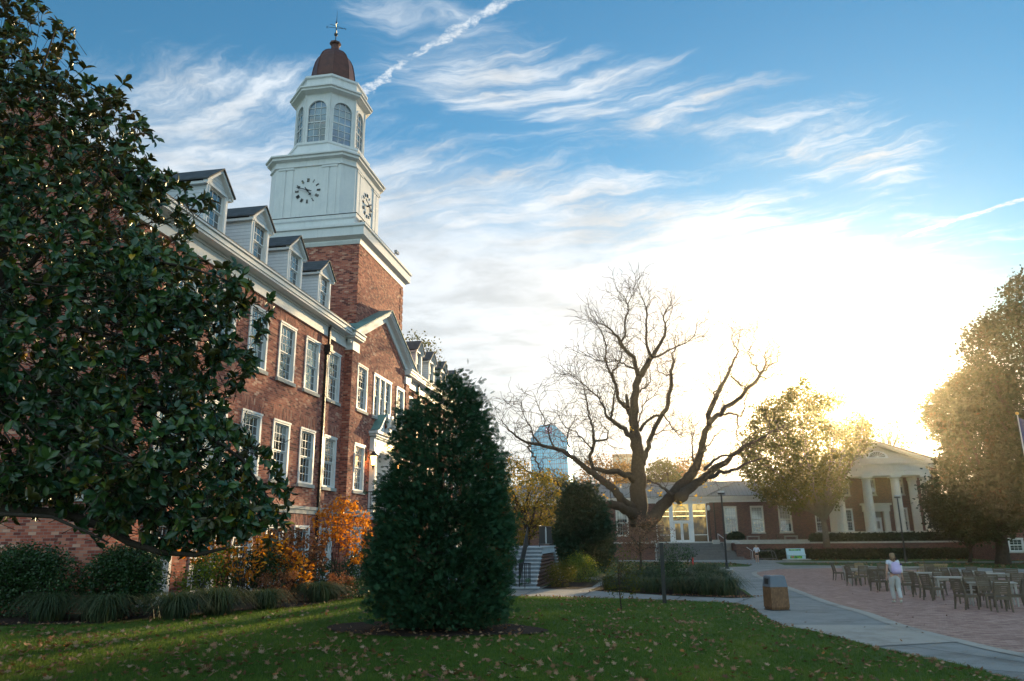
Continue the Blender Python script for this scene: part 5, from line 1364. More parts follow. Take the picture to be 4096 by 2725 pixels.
def far_strip(poly, n):
    out = []
    xs = [p[0] for p in poly]; ys = [p[1] for p in poly]
    P = np.stack([rng.uniform(min(xs), max(xs), n), rng.uniform(min(ys), max(ys), n)], -1); P = P[pip(P, poly)]
    return np.c_[P, -0.2*np.clip((P[:, 1]-24)/26, 0, 1)]
P = np.concatenate([far_strip([(-4, 58), (4, 64), (9, 71), (7, 76), (2, 79), (-9, 83), (-9, 62)], 1500), far_strip([(14, 69), (35, 52), (46, 40), (46, 69), (14, 76)], 2600), far_strip([(12, 84), (46, 74), (46, 86), (12, 85.5)], 900)])
scatter_leaves('far_leaves', P, .26, 'brown leaf litter on the grass in front of the far buildings')

# ---------------------------------------------------------------- bed plants
def tuft_mesh(name, n, R_, H_, seed):
    r = np.random.default_rng(seed); vs = []; fs = []
    for i in range(n):
        a = r.uniform(0, 2*PI); rr = abs(r.normal())*.18*R_; L = r.uniform(.6, 1.15); lean = r.uniform(.25, 1.15)
        bx, by = rr*math.cos(a), rr*math.sin(a); a2 = a+r.normal()*.5; w = .006+.004*r.uniform()
        px_, py_ = -math.sin(a2)*w, math.cos(a2)*w; k0 = len(vs)
        for j in range(5):
            t = j/4; d = R_*L*lean*(t**1.5); z = H_*L*(math.sin(t*PI*(.5+.36*lean))); ww = 1-.85*t
            vs += [(bx+d*math.cos(a2)-px_*ww, by+d*math.sin(a2)-py_*ww, z), (bx+d*math.cos(a2)+px_*ww, by+d*math.sin(a2)+py_*ww, z)]
        for j in range(4): k = k0+j*2; fs.append((k, k+1, k+3, k+2))
    me = bpy.data.meshes.new(name); me.from_pydata(vs, [], fs); me.materials.append(LM['tuft']); return me
tm = [tuft_mesh('grass_clump', 900, .72, .5, s_) for s_ in (1, 2, 3)]
def tuft(x, y, s, label, k=0, group='arching grass clumps in the bed along the hall', z=None):
    o = bpy.data.objects.new('grass_clump', tm[k % 3]); C.objects.link(o); o.location = (x, y, float(G2(x, y)) if z is None else z); o.scale = (s, s, s*.95); o.rotation_euler = (0, 0, x*3+y)
    tag(o, label, 'ornamental grass', group); return o
for i, (x, y, s, l) in enumerate([(-13.0, 15.4, 1.15, 'dark grass clump at the far left under the hedge'), (-12.2, 15.9, 1.0, 'dim grass clump behind the leftmost one at the end wall'), (-11.6, 15.4, 1.1, 'shaded grass clump below the rounded hedge beside the wall corner'),
        (-10.35, 16.0, 1.1, 'wide grass clump below the basement window nearest the left'), (-9.9, 16.9, 1.2, 'broad olive grass clump, second of the pair beside the mulch edge'), (-9.45, 18.35, .95, 'grass clump at the foot of the dark holly shrub'), (-9.05, 20.6, 1.05, 'tan tipped grass clump in front of the orange shrubs'), (-9.1, 21.5, .8, 'small grass clump between the two dried hydrangeas')]):
    tuft(x, y, s, l, i)
def shrub(name, label, cat, base, ells, nclus, per, spread, size, m, group=None, stems=8, stem_r=.012, tmpl=LEAF_Q, stem_m='bark', wid=.7, droop=.2, h0=0):
    x, y = base; z = float(G2(x, y)); t = thing(name, label, cat, (x, y, z), group=group)
    E = [(x+e[0], y+e[1], z+e[2], e[3], e[4], e[5]) for e in ells]
    Cn = in_ell(E, nclus); P = clustered(Cn, per, spread); P[:, 2] = np.maximum(P[:, 2], z+.03)
    leaf_cloud('foliage', P, size, m, t, tmpl, droop, wid)
    b = MB()
    for k in range(stems):
        T = Cn[rng.integers(len(Cn))]; s0 = (x+rng.normal()*.1, y+rng.normal()*.1, z-.03)
        b.tube(limb_path(s0, T, .07, 6), [stem_r*(1-.12*i) for i in range(6)], 5, cap=(False, True))
    b.build('stems', M[stem_m], t, fix=False); return t
HG = 'clipped dark hedges below the end wall'
shrub('boxwood_hedge', 'leafy dark hedge at the far left against the brick end wall', 'hedge', (-13.9, 16.0), [(0, 0, .75, 1.3, .5, .72), (-1.4, 0, .8, 1.2, .5, .75), (-.3, 0, 1.2, .9, .45, .42)], 1500, 16, .085, .06, LM['boxwood'], HG, 24, wid=.6)
shrub('boxwood_hedge', 'rounded dark hedge standing right at the brick wall corner', 'hedge', (-11.95, 16.25), [(0, 0, .8, .95, .5, .75), (.2, 0, 1.15, .7, .42, .4)], 1100, 16, .08, .06, LM['boxwood'], HG, 24, wid=.6)
LG = 'yellow green leafy shrubs at the basement windows'
shrub('leafy_shrub', 'loose yellow green shrub in front of the first basement window', 'shrub', (-11.1, 17.9), [(0, 0, .6, .45, .5, .6), (.2, .2, 1.1, .3, .35, .4)], 150, 9, .08, .07, LM['lime'], LG, 14)
shrub('leafy_shrub', 'bright yellow green shrub between the first two basement windows', 'shrub', (-11.5, 19.9), [(0, 0, .6, .4, .4, .6), (0, 0, 1.2, .28, .3, .35)], 140, 9, .08, .075, LM['lime'], LG, 14)
shrub('leafy_shrub', 'thin green shrub hugging the wall corner beside the hedge', 'shrub', (-11.9, 17.4), [(0, 0, .7, .4, .35, .6)], 90, 8, .09, .06, LM['boxwood'], LG, 12)
shrub('holly_shrub', 'dense dark holly shrub among the orange leaved shrubs', 'shrub', (-11.0, 20.9), [(0, 0, .7, .75, .7, .7), (.1, .2, 1.1, .5, .5, .45)], 420, 9, .10, .07, LM['boxwood'], None, 14)
OG = 'orange leaved deciduous shrubs in front of the hall'
def orange(label, foliage, stemp, Y, n, m='orange', extra=None):
    bx = gat(*stemp); sc_ = Y/bx[1]; z = float(G2(bx[0]*sc_, Y)); base = np.array([bx[0]*sc_, Y, z])
    t = thing('orange_shrub', label, 'shrub', base, group=OG)
    Cn = crown(foliage, Y, .75, n, .8, full=90)
    leaf_cloud('foliage', clustered(Cn, 4, .065), .115, LM[m], t, OBO, .5, .5)
    b = MB()
    for k in range(16):
        T = Cn[rng.integers(len(Cn))]; s0 = base+rng.normal(size=3)*[.12, .12, 0]
        b.tube(limb_path(s0, T, .05, 7), [.014*(1-.11*i) for i in range(7)], 5, cap=(False, True))
    for k in range(90):
        T = Cn[rng.integers(len(Cn))]; T2 = Cn[np.argsort(np.linalg.norm(Cn-T, axis=1))[min(len(Cn)-1, 6)]]; b.tube([T2-[0, 0, .25], T], [.006, .003], 3, cap=(False, False))
    b.build('stems', M['bark'], t, fix=False); return t
orange('orange shrub with curved grey stems just right of the magnolia branch tips', [(830, 2130), (900, 2060), (1010, 2080), (1090, 2140), (1040, 2260), (1000, 2310), (900, 2300), (760, 2250), (720, 2190)], (950, 2395), 19.9, 190)
orange('twiggy orange and rust shrub in the middle of the three', [(1060, 2160), (1140, 2100), (1230, 2130), (1300, 2160), (1290, 2260), (1250, 2330), (1150, 2340), (1090, 2290)], (1190, 2365), 22.2, 330, 'rust')
orange('bright orange leaves scattered low between the middle shrub and the magnolia', [(1060, 2130), (1150, 2160), (1200, 2230), (1250, 2260), (1230, 2330), (1100, 2290), (1040, 2210)], (1130, 2370), 21.4, 160)
orange('tallest bright orange shrub beside the entrance stairs and downspout', [(1265, 2060), (1320, 2020), (1380, 1975), (1440, 2020), (1475, 2080), (1480, 2150), (1450, 2240), (1420, 2260), (1360, 2160), (1290, 2170), (1262, 2110)], (1345, 2340), 24.2, 330)
def hydr(label, px, Y, s):
    b0 = gat(*px); x, y = float(b0[0]), float(b0[1]); z = float(G2(x, y)); t = thing('hydrangea', label, 'shrub', (x, y, z), group='dried hydrangeas in the bed')
    Cn = in_ell([(x, y, z+.42*s, .45*s, .4*s, .38*s)], 34, .3)
    fl = clustered(Cn, 60, .055*s); leaf_cloud('flower_heads', fl, .035, LM['hydrangea'], t, wid=.9)
    leaf_cloud('foliage', clustered(in_ell([(x, y, z+.25*s, .45*s, .4*s, .25*s)], 60), 5, .07), .08, LM['rust'], t)
    b = MB()
    for k in range(16): b.tube([(x+rng.normal()*.05, y+rng.normal()*.05, z), Cn[k]], [.008, .005], 4)
    b.build('stems', M['bark'], t, fix=False)
hydr('long low hydrangea with rusty dried flower heads, left of the grass clump', (1110, 2412), 0, 1.15)
hydr('compact round hydrangea with reddish dried flowers near the arborvitae', (1355, 2392), 0, .95)
shrub('low_shrub', 'low fresh green mound beside the arborvitae at the bed end', 'shrub', tuple(gat(1428, 2392)[:2]), [(0, 0, .25, .55, .5, .3)], 160, 12, .07, .04, LM['boxwood'], None, 8)
shrub('low_shrub', 'dark green shrubs filling the bed behind the tallest orange shrub', 'shrub', (-11.3, 24.6), [(0, 0, .6, .9, 1.3, .6), (.6, 1.2, .5, .8, .9, .5)], 420, 10, .11, .06, LM['boxwood'], None, 10)
shrub('low_shrub', 'dark green shrub mass at the foot of the entrance porch', 'shrub', (-10.6, 28.5), [(0, 0, .7, .8, 1.5, .7)], 380, 10, .12, .07, LM['boxwood'], None, 10)
# shrubs beside the stair
SG = 'small olive shrubs beside the stone stairs'
shrub('olive_shrub', 'olive shrub at the near foot of the brick stair wall', 'shrub', (-4.35, 38.2), [(0, 0, .55, .75, .8, .6), (.3, .2, .8, .5, .5, .4)], 420, 9, .10, .06, LM['olive'], SG, 10)
shrub('olive_shrub', 'olive shrub with yellow tips behind the near stair shrub', 'shrub', (-3.6, 43.0), [(0, 0, .65, .95, .9, .75), (-.2, 0, 1.1, .6, .5, .45)], 460, 9, .11, .065, LM['lime'], SG, 10)
# island planting
for i, (x, y, s, l) in enumerate([(-1.75, 36.0, 1.3, 'grass clump at the left tip of the island bed'), (-.9, 35.0, 1.3, 'grass clump on the island bed, second from the left tip'), (.1, 34.0, 1.2, 'grass clump on the island bed left of the sign post'), (1.3, 33.3, 1.3, 'grass clump on the island bed right of the sign post'), (2.2, 32.6, 1.4, 'grass clump on the island bed near its right end'), (3.0, 32.2, 1.35, 'grass clump at the right tip of the island bed'), (2.3, 34.8, 1.5, 'grass clump on the island bed behind the right tip'), (3.0, 36.5, 1.6, 'tall grass clump in the middle right of the island bed'), (1.4, 36.5, 1.6, 'tall grass clump in the island bed behind the tall shrub'), (2.6, 40, 1.8, 'far grass clump of the island bed facing the plaza'), (.2, 38, 1.6, 'far grass clump on the left of the island bed'), (3.1, 44, 1.8, 'farthest grass clump of the island bed'), (-.8, 37.5, 1.6, 'grass clump on the island behind the left tip clumps')]):
    tuft(x, y, s, l, i, 'grass clumps on the island bed', g(y))
shrub('rose_shrub', 'tall loose dark green shrub in the middle of the island bed', 'shrub', (1.0, 34.6), [(0, 0, .8, .6, .6, .7), (.1, .2, 1.4, .55, .5, .6), (.7, 0, 1.6, .35, .35, .35)], 330, 9, .10, .06, LM['boxwood'], None, 16)
shrub('low_shrub', 'rounded grey green shrub on the left half of the island bed', 'shrub', (-.6, 38), [(0, 0, .5, 1.2, .9, .6), (1.2, 1, .6, 1, .9, .6)], 420, 9, .12, .07, LM['hedge'], None, 10)
# sapling on the lawn
sx, sy, sz = gat(2486, 2442); sp_ = thing('sapling', 'thin young tree with sparse small leaves on the lawn before the island', 'tree', (sx, sy, sz))
def wpt(x, y, Y): return at(x, y, Y)
Cn = crown([(2420, 2300), (2440, 2230), (2480, 2190), (2530, 2215), (2570, 2270), (2580, 2330), (2540, 2375), (2450, 2385), (2415, 2350)], sy, .7, 210, .7, full=60)
leaf_cloud('foliage', clustered(Cn, 4, .06), .05, LM['olive'], sp_)
b = MB(); b.tube([(sx, sy, sz-.02), (sx-.03, sy, sz+.5), at(2470, 2240, sy)], [.022, .018, .008], 6)
for k in range(34): p = Cn[k*6]; b.tube([at(2476, 2370-k*4, sy), p], [.007, .003], 4)
b.build('trunk', M['bark'], sp_, fix=False)
# ---------------------------------------------------------------- big bare tree
BY = 66.
bx, by = float(at(2545, 2225, BY)[0]), BY
bt_ = thing('bare_tree', 'huge spreading bare tree with twisted limbs and a few yellow leaves', 'tree', (bx, by, g(BY)))
def Bp(x, y, dy=0): return at(1950+x*.7013, 1050+y*.7013, BY+dy)
MPX = BY*.953/FPX*.7013        # metres per traced unit
limbs = [
 ([(868, 1500, 104), (868, 1460, 96), (862, 1340, 85), (866, 1230, 78), (858, 1130, 66), (850, 1000, 54), (830, 900, 49), (835, 800, 44), (845, 700, 38), (865, 650, 36)], 0),
 ([(865, 650, 34), (900, 600, 31), (935, 540, 27), (975, 480, 19), (1010, 420, 15), (1018, 380, 12), (1005, 330, 8), (1010, 290, 6), (1050, 240, 3)], 1),
 ([(935, 540, 18), (910, 480, 14), (905, 410, 12), (905, 340, 10), (908, 280, 8), (890, 220, 5), (870, 160, 3)], -1),
 ([(935, 545, 16), (985, 530, 13), (1060, 490, 9), (1130, 460, 6), (1180, 420, 5), (1200, 340, 3)], 1.5),
 ([(865, 650, 30), (845, 600, 23), (835, 540, 22), (790, 505, 20), (760, 460, 20), (740, 420, 14), (700, 380, 9), (650, 350, 5), (590, 300, 3)], -1),
 ([(760, 460, 14), (785, 420, 12), (783, 360, 10), (800, 290, 8), (800, 240, 7), (780, 200, 4), (735, 150, 2)], 1), ([(800, 240, 6), (835, 180, 4), (835, 120, 2)], 1),
 ([(835, 605, 12), (790, 590, 9), (750, 560, 8), (690, 570, 6), (620, 560, 4), (540, 510, 3)], -2),
 ([(832, 900, 40), (800, 830, 28), (750, 790, 18), (735, 720, 18), (715, 650, 16), (690, 610, 10), (675, 560, 9), (675, 500, 8), (665, 440, 7), (640, 380, 5), (600, 330, 3)], 1.5),
 ([(800, 830, 22), (798, 790, 20), (792, 755, 14)], .5), ([(715, 640, 11), (740, 580, 9), (765, 540, 7), (760, 480, 5), (720, 430, 3)], 2),
 ([(852, 1080, 44), (820, 990, 28), (760, 940, 24), (710, 900, 20), (680, 880, 14), (660, 820, 10), (640, 780, 8), (600, 740, 7), (540, 690, 5), (480, 640, 4), (420, 640, 2)], -2),
 ([(700, 890, 14), (715, 840, 11), (722, 760, 9), (740, 700, 6), (700, 640, 4)], -1),
 ([(880, 1150, 44), (905, 1080, 25), (930, 1000, 24), (960, 930, 24), (1000, 860, 24), (1030, 780, 22), (1050, 700, 22), (1045, 620, 17), (1065, 565, 13), (1050, 520, 6), (1090, 470, 3)], 2),
 ([(1045, 640, 8), (1010, 640, 6), (970, 620, 4), (960, 570, 2)], 2), ([(868, 960, 20), (905, 910, 14), (945, 880, 14), (1000, 870, 9)], 1.5), ([(870, 740, 9), (905, 710, 8), (930, 680, 6), (925, 620, 3)], 1), ([(850, 960, 10), (870, 870, 8), (900, 800, 6), (950, 760, 4), (1000, 700, 2)], -1),
 ([(850, 1250, 50), (800, 1210, 30), (740, 1190, 28), (680, 1195, 24), (600, 1175, 20), (585, 1120, 18), (600, 1060, 16), (610, 1020, 16), (600, 960, 12), (590, 900, 9), (570, 830, 8), (560, 760, 6), (545, 690, 4), (500, 640, 2)], -3),
 ([(610, 1020, 12), (680, 1010, 10), (690, 960, 6), (650, 930, 4), (640, 880, 2)], -3), ([(590, 1060, 8), (540, 1000, 7), (480, 960, 5), (430, 920, 4), (400, 860, 2)], -4),
 ([(840, 1430, 80), (800, 1385, 48), (760, 1350, 42), (730, 1300, 38), (680, 1260, 35), (620, 1220, 31), (570, 1180, 28), (520, 1140, 24), (450, 1090, 22), (380, 1060, 18), (300, 1040, 16), (220, 1025, 12), (160, 990, 10), (120, 960, 7), (80, 900, 3)], -4),
 ([(300, 1040, 8), (260, 990, 7), (230, 920, 6), (200, 850, 4), (180, 790, 2)], -5), ([(455, 1090, 10), (465, 1050, 9), (455, 1000, 7), (470, 940, 5), (500, 900, 3)], -4), ([(380, 1060, 10), (350, 980, 8), (330, 900, 6), (290, 820, 4), (260, 740, 2)], -5), ([(220, 1025, 8), (260, 1090, 9), (290, 1150, 8), (300, 1200, 6)], -4.5),
 ([(850, 1450, 80), (800, 1415, 44), (730, 1385, 42), (660, 1385, 36), (560, 1350, 30), (460, 1290, 26), (400, 1260, 22), (330, 1230, 16), (250, 1200, 8), (180, 1150, 5), (110, 1110, 3)], -5.5), ([(560, 1350, 24), (480, 1310, 20), (400, 1310, 14), (330, 1330, 7)], -6),
 ([(900, 1490, 90), (960, 1445, 66), (1020, 1370, 60), (1080, 1300, 58), (1150, 1220, 52), (1190, 1170, 44), (1215, 1090, 37), (1235, 1000, 33), (1265, 900, 30), (1290, 800, 27), (1310, 750, 22), (1350, 680, 18), (1380, 620, 15), (1400, 570, 12), (1430, 510, 8), (1400, 460, 5), (1395, 380, 3)], 3),
 ([(1262, 920, 28), (1310, 870, 26), (1370, 820, 24), (1430, 780, 22), (1470, 735, 20), (1530, 680, 16), (1560, 630, 13), (1590, 570, 9), (1580, 530, 5), (1620, 480, 3)], 4), ([(1560, 635, 9), (1510, 580, 7), (1490, 510, 5), (1530, 440, 3), (1510, 380, 2)], 5), ([(1570, 620, 8), (1640, 570, 6), (1668, 520, 3)], 4.5), ([(1555, 650, 7), (1620, 650, 5), (1690, 640, 3)], 4),
 ([(1330, 865, 13), (1390, 860, 12), (1450, 875, 10), (1470, 820, 7), (1480, 750, 4), (1540, 770, 2)], 4.5), ([(1425, 870, 9), (1430, 940, 7), (1425, 1010, 5), (1480, 1040, 3)], 4), ([(1300, 780, 12), (1290, 740, 8), (1330, 690, 5), (1320, 600, 3)], 2),
 ([(1080, 1350, 60), (1180, 1270, 44), (1240, 1220, 40), (1300, 1170, 36), (1380, 1120, 28), (1440, 1070, 22), (1480, 1040, 15), (1560, 1000, 9), (1620, 960, 5)], 5), ([(1250, 1225, 24), (1350, 1200, 18), (1420, 1180, 14), (1490, 1140, 10), (1560, 1120, 6)], 5.5), ([(1240, 1180, 18), (1280, 1140, 14), (1320, 1110, 12), (1400, 1095, 9), (1450, 1060, 7)], 3),
 ([(1060, 1335, 22), (1010, 1290, 14), (960, 1260, 9), (910, 1240, 7), (880, 1220, 4)], 1), ([(1190, 1180, 12), (1170, 1100, 9), (1165, 1030, 6), (1180, 960, 4), (1150, 900, 2)], 2), ([(1215, 1090, 9), (1280, 1020, 6), (1340, 950, 5), (1380, 970, 3)], 4), ([(1390, 650, 9), (1440, 700, 8), (1465, 725, 8)], 4), ([(1000, 860, 8), (1050, 940, 6), (1100, 1000, 4), (1120, 960, 2)], 2), ([(940, 990, 8), (1000, 960, 5), (1060, 950, 4), (1110, 990, 2)], 1),
]
tb_ = MB(); segA = []; segB = []; segR = []
starts = []
for pts, dy in limbs:
    n_ = len(pts); path = []; rad_ = []
    for i, (x, y, w) in enumerate(pts):
        f = min(1, i/2.0); path.append(Bp(x, y, dy*f*(.5+.5*i/n_))); rad_.append(max(.016, w*.5*MPX*1.15))
    # subdivide with a slight wobble
    P2 = []; R2 = []
    for i in range(len(path)-1):
        a_, b_ = np.array(path[i]), np.array(path[i+1]); L = np.linalg.norm(b_-a_)
        ns_ = max(3, int(L/.5))
        for k in range(ns_):
            t = k/ns_; P2.append(a_+(b_-a_)*t+(rng.normal(size=3)*min(.05*L, .12) if k else 0)); R2.append(rad_[i]+(rad_[i+1]-rad_[i])*t)
    P2.append(path[-1]); R2.append(rad_[-1]); tb_.tube(P2, R2, 9 if rad_[0] > .15 else 6)
    for i in range(1, len(P2)):
        if R2[i] < .36 and P2[i][2] > 3.0: starts.append((np.array(P2[i]), norm(np.array(P2[i])-np.array(P2[i-1])), R2[i]))
tb_.build('trunk', M['bark'], bt_, smooth=True, fix=False)
ctr = np.array(Bp(870, 900, 0))
def grow(p, d, r, L, depth):
    nseg = max(2, int(L/.42)); pts = [p]; dd = d.copy()
    for i in range(nseg):
        dd = norm(dd+rng.normal(size=3)*.24+np.array([0, 0, .05])); q = pts[-1]+dd*L/nseg
        segA.append(pts[-1]); segB.append(q); segR.append(max(.02, r*(1-.75*i/nseg))); pts.append(q)
        if depth > 0 and i > 0 and rng.random() < (.85 if depth > 1 else .7):
            s = norm(np.cross(dd, rng.normal(size=3))); grow(q, norm(dd*.75+s*.8), r*.6, L*rng.uniform(.35, .62), depth-1)
for p, d, r in starts:
    k = 3 if r < .09 else (2 if r < .25 else 1)
    for _ in range(k):
        if rng.random() < .75:
            s = norm(np.cross(d, rng.normal(size=3))); out = norm(p-ctr)
            grow(p, norm(d*.5+s*.9+out*.35+np.array([0, 0, .25])), min(.03, r*.5), rng.uniform(.9, 2.2), 2)
segA, segB, segR = np.array(segA), np.array(segB), np.array(segR)
V, F = scatter(TUBE3[0], TUBE3[1], segA, frames(segB-segA), np.stack([segR, np.linalg.norm(segB-segA, axis=1)*1.02, segR], -1))
big('twigs', V, F, M['bark'], bt_)
yl = [Bp(x, y, rng.uniform(-4, 2))+rng.normal(size=3)*.12 for (x, y) in [(620, 1290), (630, 1285), (755, 1285), (925, 1270), (930, 1300), (990, 1310), (985, 1325), (1100, 1370), (1235, 1265), (1210, 1355), (1180, 1340), (655, 1330), (690, 1355), (820, 950), (735, 1270), (920, 1290), (1060, 1370), (1245, 1270)] for _ in range(5)]
leaf_cloud('leaves', np.array(yl), .2, LM['yellow'], bt_)
print('bare tree twigs', len(segA))

# ---------------------------------------------------------------- other trees
def tree(name, label, poly, Y, D, ncl, per, spread, size, m, base_px, trunk_r, top_px, cat='tree', group=None, nl=14, shell=.6, full=None, bark='bark', base=None, lift=.1, droop=.2):
    b0 = np.array(base) if base is not None else at(base_px[0], base_px[1], Y)
    t = thing(name, label, cat, b0, group=group)
    Cn = gaps(crown(poly, Y, D, ncl, shell, full=full), D*.28, .74)
    leaf_cloud('crown', clustered(Cn, per, spread), size, LM[m], t, droop=droop)
    top = at(top_px[0], top_px[1], Y)
    T = [Cn[i] for i in rng.choice(len(Cn), min(nl, len(Cn)), replace=False)]
    wood('trunk', b0, trunk_r, T, M[bark], t, top, trunk_r*.6, lift, .02)
    return t
Z3 = lambda L: [(2900+x*.5422, 1450+y*.5422) for x, y in L]
# tree in front of the portico, its limbs fanning out
YT = 84.
ptree = thing('leafy_tree', 'vase shaped tree with golden green leaves standing before the portico', 'tree', at(3304, 2150, YT)*[1, 1, 0]+[0, 0, 1.3])
pol = Z3([(130, 600), (160, 480), (220, 420), (240, 330), (330, 270), (420, 260), (480, 180), (580, 130), (640, 160), (630, 230), (720, 250), (800, 225), (880, 270), (895, 300), (830, 330), (770, 360), (740, 420), (790, 460), (860, 420), (940, 380), (1000, 400), (1060, 470), (1085, 560), (1070, 640), (960, 690), (900, 760), (870, 800), (880, 900), (840, 960), (870, 1010), (800, 1070), (740, 1050), (700, 1010), (600, 1060), (480, 1090), (400, 1060), (320, 1010), (240, 960), (180, 880), (120, 800), (150, 740), (110, 660)])
Cn = gaps(crown(pol, YT, 4.5, 1600, .8, full=130), 1.1, .84); leaf_cloud('crown', clustered(Cn, 24, .33), .26, LM['olive'], ptree)
bb = np.array([ptree.location.x, YT, 1.3]); bw = MB(); fork = bb+[-.05, 0, 2.6]
bw.tube([bb-[0, 0, .3], bb+[0, 0, 1.2], fork], [.36, .3, .26], 9)
for k in range(34):
    T = Cn[rng.integers(len(Cn))]; bw.tube(limb_path(fork+rng.normal(size=3)*[.1, .1, .3], T, .06, 8, .06), [.15*(1-.12*i)+.01 for i in range(8)], 5, cap=(False, True))
bw.build('trunk', M['bark2'], ptree, fix=False, smooth=True)
tree('leafy_tree', 'thin leaved tree rising behind the portico roof', Z3([(1080, 500), (1130, 430), (1120, 350), (1200, 410), (1260, 400), (1310, 480), (1360, 540), (1380, 620), (1330, 640), (1240, 590), (1120, 560)]), 118, 4, 110, 9, .5, .3, 'autumn', (3560, 2150), .3, (3570, 1850), full=60, base=(at(3560, 2150, 118)*[1, 1, 0]))
tree('leafy_tree', 'thin top of a tree peeping between the sun gap and the portico roof', Z3([(880, 340), (960, 350), (1010, 330), (1060, 400), (1040, 520), (940, 500), (900, 430)]), 112, 3, 80, 9, .4, .28, 'autumn', (3400, 2150), .3, (3430, 1800), full=60, base=(at(3420, 2150, 112)*[1, 1, 0]))
# large trees at the right edge
Z7 = lambda L: [(3600+x*.7337, 1050+y*.7337) for x, y in L]
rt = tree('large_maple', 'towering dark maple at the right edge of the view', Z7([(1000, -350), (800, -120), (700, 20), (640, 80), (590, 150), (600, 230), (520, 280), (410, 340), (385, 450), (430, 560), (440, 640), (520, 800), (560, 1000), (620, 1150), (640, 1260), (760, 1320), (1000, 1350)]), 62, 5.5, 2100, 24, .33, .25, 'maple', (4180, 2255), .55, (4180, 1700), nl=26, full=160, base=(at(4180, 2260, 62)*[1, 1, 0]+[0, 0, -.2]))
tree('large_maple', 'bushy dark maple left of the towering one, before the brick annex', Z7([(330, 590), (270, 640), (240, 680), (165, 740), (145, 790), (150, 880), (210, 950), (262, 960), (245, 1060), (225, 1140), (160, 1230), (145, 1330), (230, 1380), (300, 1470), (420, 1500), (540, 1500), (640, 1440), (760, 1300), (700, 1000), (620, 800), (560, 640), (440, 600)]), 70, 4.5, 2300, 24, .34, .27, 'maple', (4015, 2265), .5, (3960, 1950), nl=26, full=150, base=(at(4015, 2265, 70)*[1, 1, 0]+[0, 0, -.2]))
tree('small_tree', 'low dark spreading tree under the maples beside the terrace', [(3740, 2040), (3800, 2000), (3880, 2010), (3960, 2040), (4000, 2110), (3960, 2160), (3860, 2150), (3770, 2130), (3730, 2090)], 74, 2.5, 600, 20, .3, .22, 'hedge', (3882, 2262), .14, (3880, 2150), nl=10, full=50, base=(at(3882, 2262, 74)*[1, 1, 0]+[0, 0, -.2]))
# conifer and weeping tree behind the stair
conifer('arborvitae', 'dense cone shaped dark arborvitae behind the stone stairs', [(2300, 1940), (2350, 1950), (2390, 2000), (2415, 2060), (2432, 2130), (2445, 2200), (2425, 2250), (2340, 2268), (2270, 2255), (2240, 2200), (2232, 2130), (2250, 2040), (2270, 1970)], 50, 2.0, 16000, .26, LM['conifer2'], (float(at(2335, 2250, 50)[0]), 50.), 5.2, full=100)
tree('weeping_tree', 'yellow green weeping tree between the two arborvitaes', [(1990, 1850), (2060, 1830), (2130, 1880), (2200, 1890), (2240, 1940), (2262, 2010), (2262, 2100), (2230, 2170), (2180, 2130), (2120, 2160), (2050, 2170), (1980, 2160), (1960, 2000)], 60, 3, 700, 14, .25, .17, 'willow', (2110, 2240), .22, (2105, 2050), nl=22, full=90, base=(at(2110, 2240, 60)*[1, 1, 0]+[0, 0, -.2]), droop=1.4, shell=.8)
# trees beyond the wing
BG = 'autumn trees beyond the low wing'
for (pl, Y, m, l, bp) in [([(2320, 1920), (2345, 1850), (2400, 1830), (2470, 1850), (2540, 1860), (2570, 1930), (2540, 2000), (2350, 2000)], 135, 'autumn', 'rust orange tree beyond the roof, left of the bare trunk', (2440, 2150)),
                     ([(2570, 1930), (2600, 1860), (2650, 1840), (2700, 1870), (2720, 1940), (2680, 2000), (2590, 2000)], 130, 'olive', 'olive gold tree beyond the roof, right of the bare trunk', (2650, 2150)),
                     ([(2690, 1900), (2720, 1845), (2770, 1830), (2820, 1850), (2850, 1900), (2840, 1980), (2700, 2000)], 140, 'autumn', 'tawny tree beyond the roof between the two right limbs', (2770, 2150)),
                     ([(2060, 1950), (2120, 1900), (2200, 1890), (2260, 1900), (2320, 1930), (2330, 2050), (2060, 2050)], 120, 'willow', 'yellowish tree beyond the wing below the skyscraper', (2200, 2150)),
                     ([(1640, 1350), (1665, 1335), (1700, 1380), (1740, 1380), (1775, 1420), (1780, 1500), (1700, 1500), (1640, 1430)], 78, 'olive', 'treetop showing above the far dormers of the hall', (1700, 2100))]:
    tree('autumn_tree', l, pl, Y, 5, 420 if Y > 100 else 130, 12 if Y > 100 else 9, .55 if Y > 100 else .35, .38 if Y > 100 else .24, m, bp, .35, (bp[0], 1960 if Y > 100 else 1600), group=BG, full=70, base=(at(bp[0], bp[1], Y)*[1, 1, 0]))
# dogwood by the steps
tree('dogwood', 'small wine brown leaved tree in front of the glazed entrance', [(2520, 2085), (2560, 2065), (2610, 2080), (2650, 2105), (2690, 2125), (2670, 2170), (2640, 2200), (2560, 2215), (2500, 2190), (2480, 2160), (2440, 2120), (2490, 2100)], 60, 1.8, 330, 10, .18, .13, 'dogwood', (2560, 2270), .10, (2560, 2170), nl=14, full=45, base=(at(2562, 2270, 60)*[1, 1, 0]+[0, 0, -.2]))
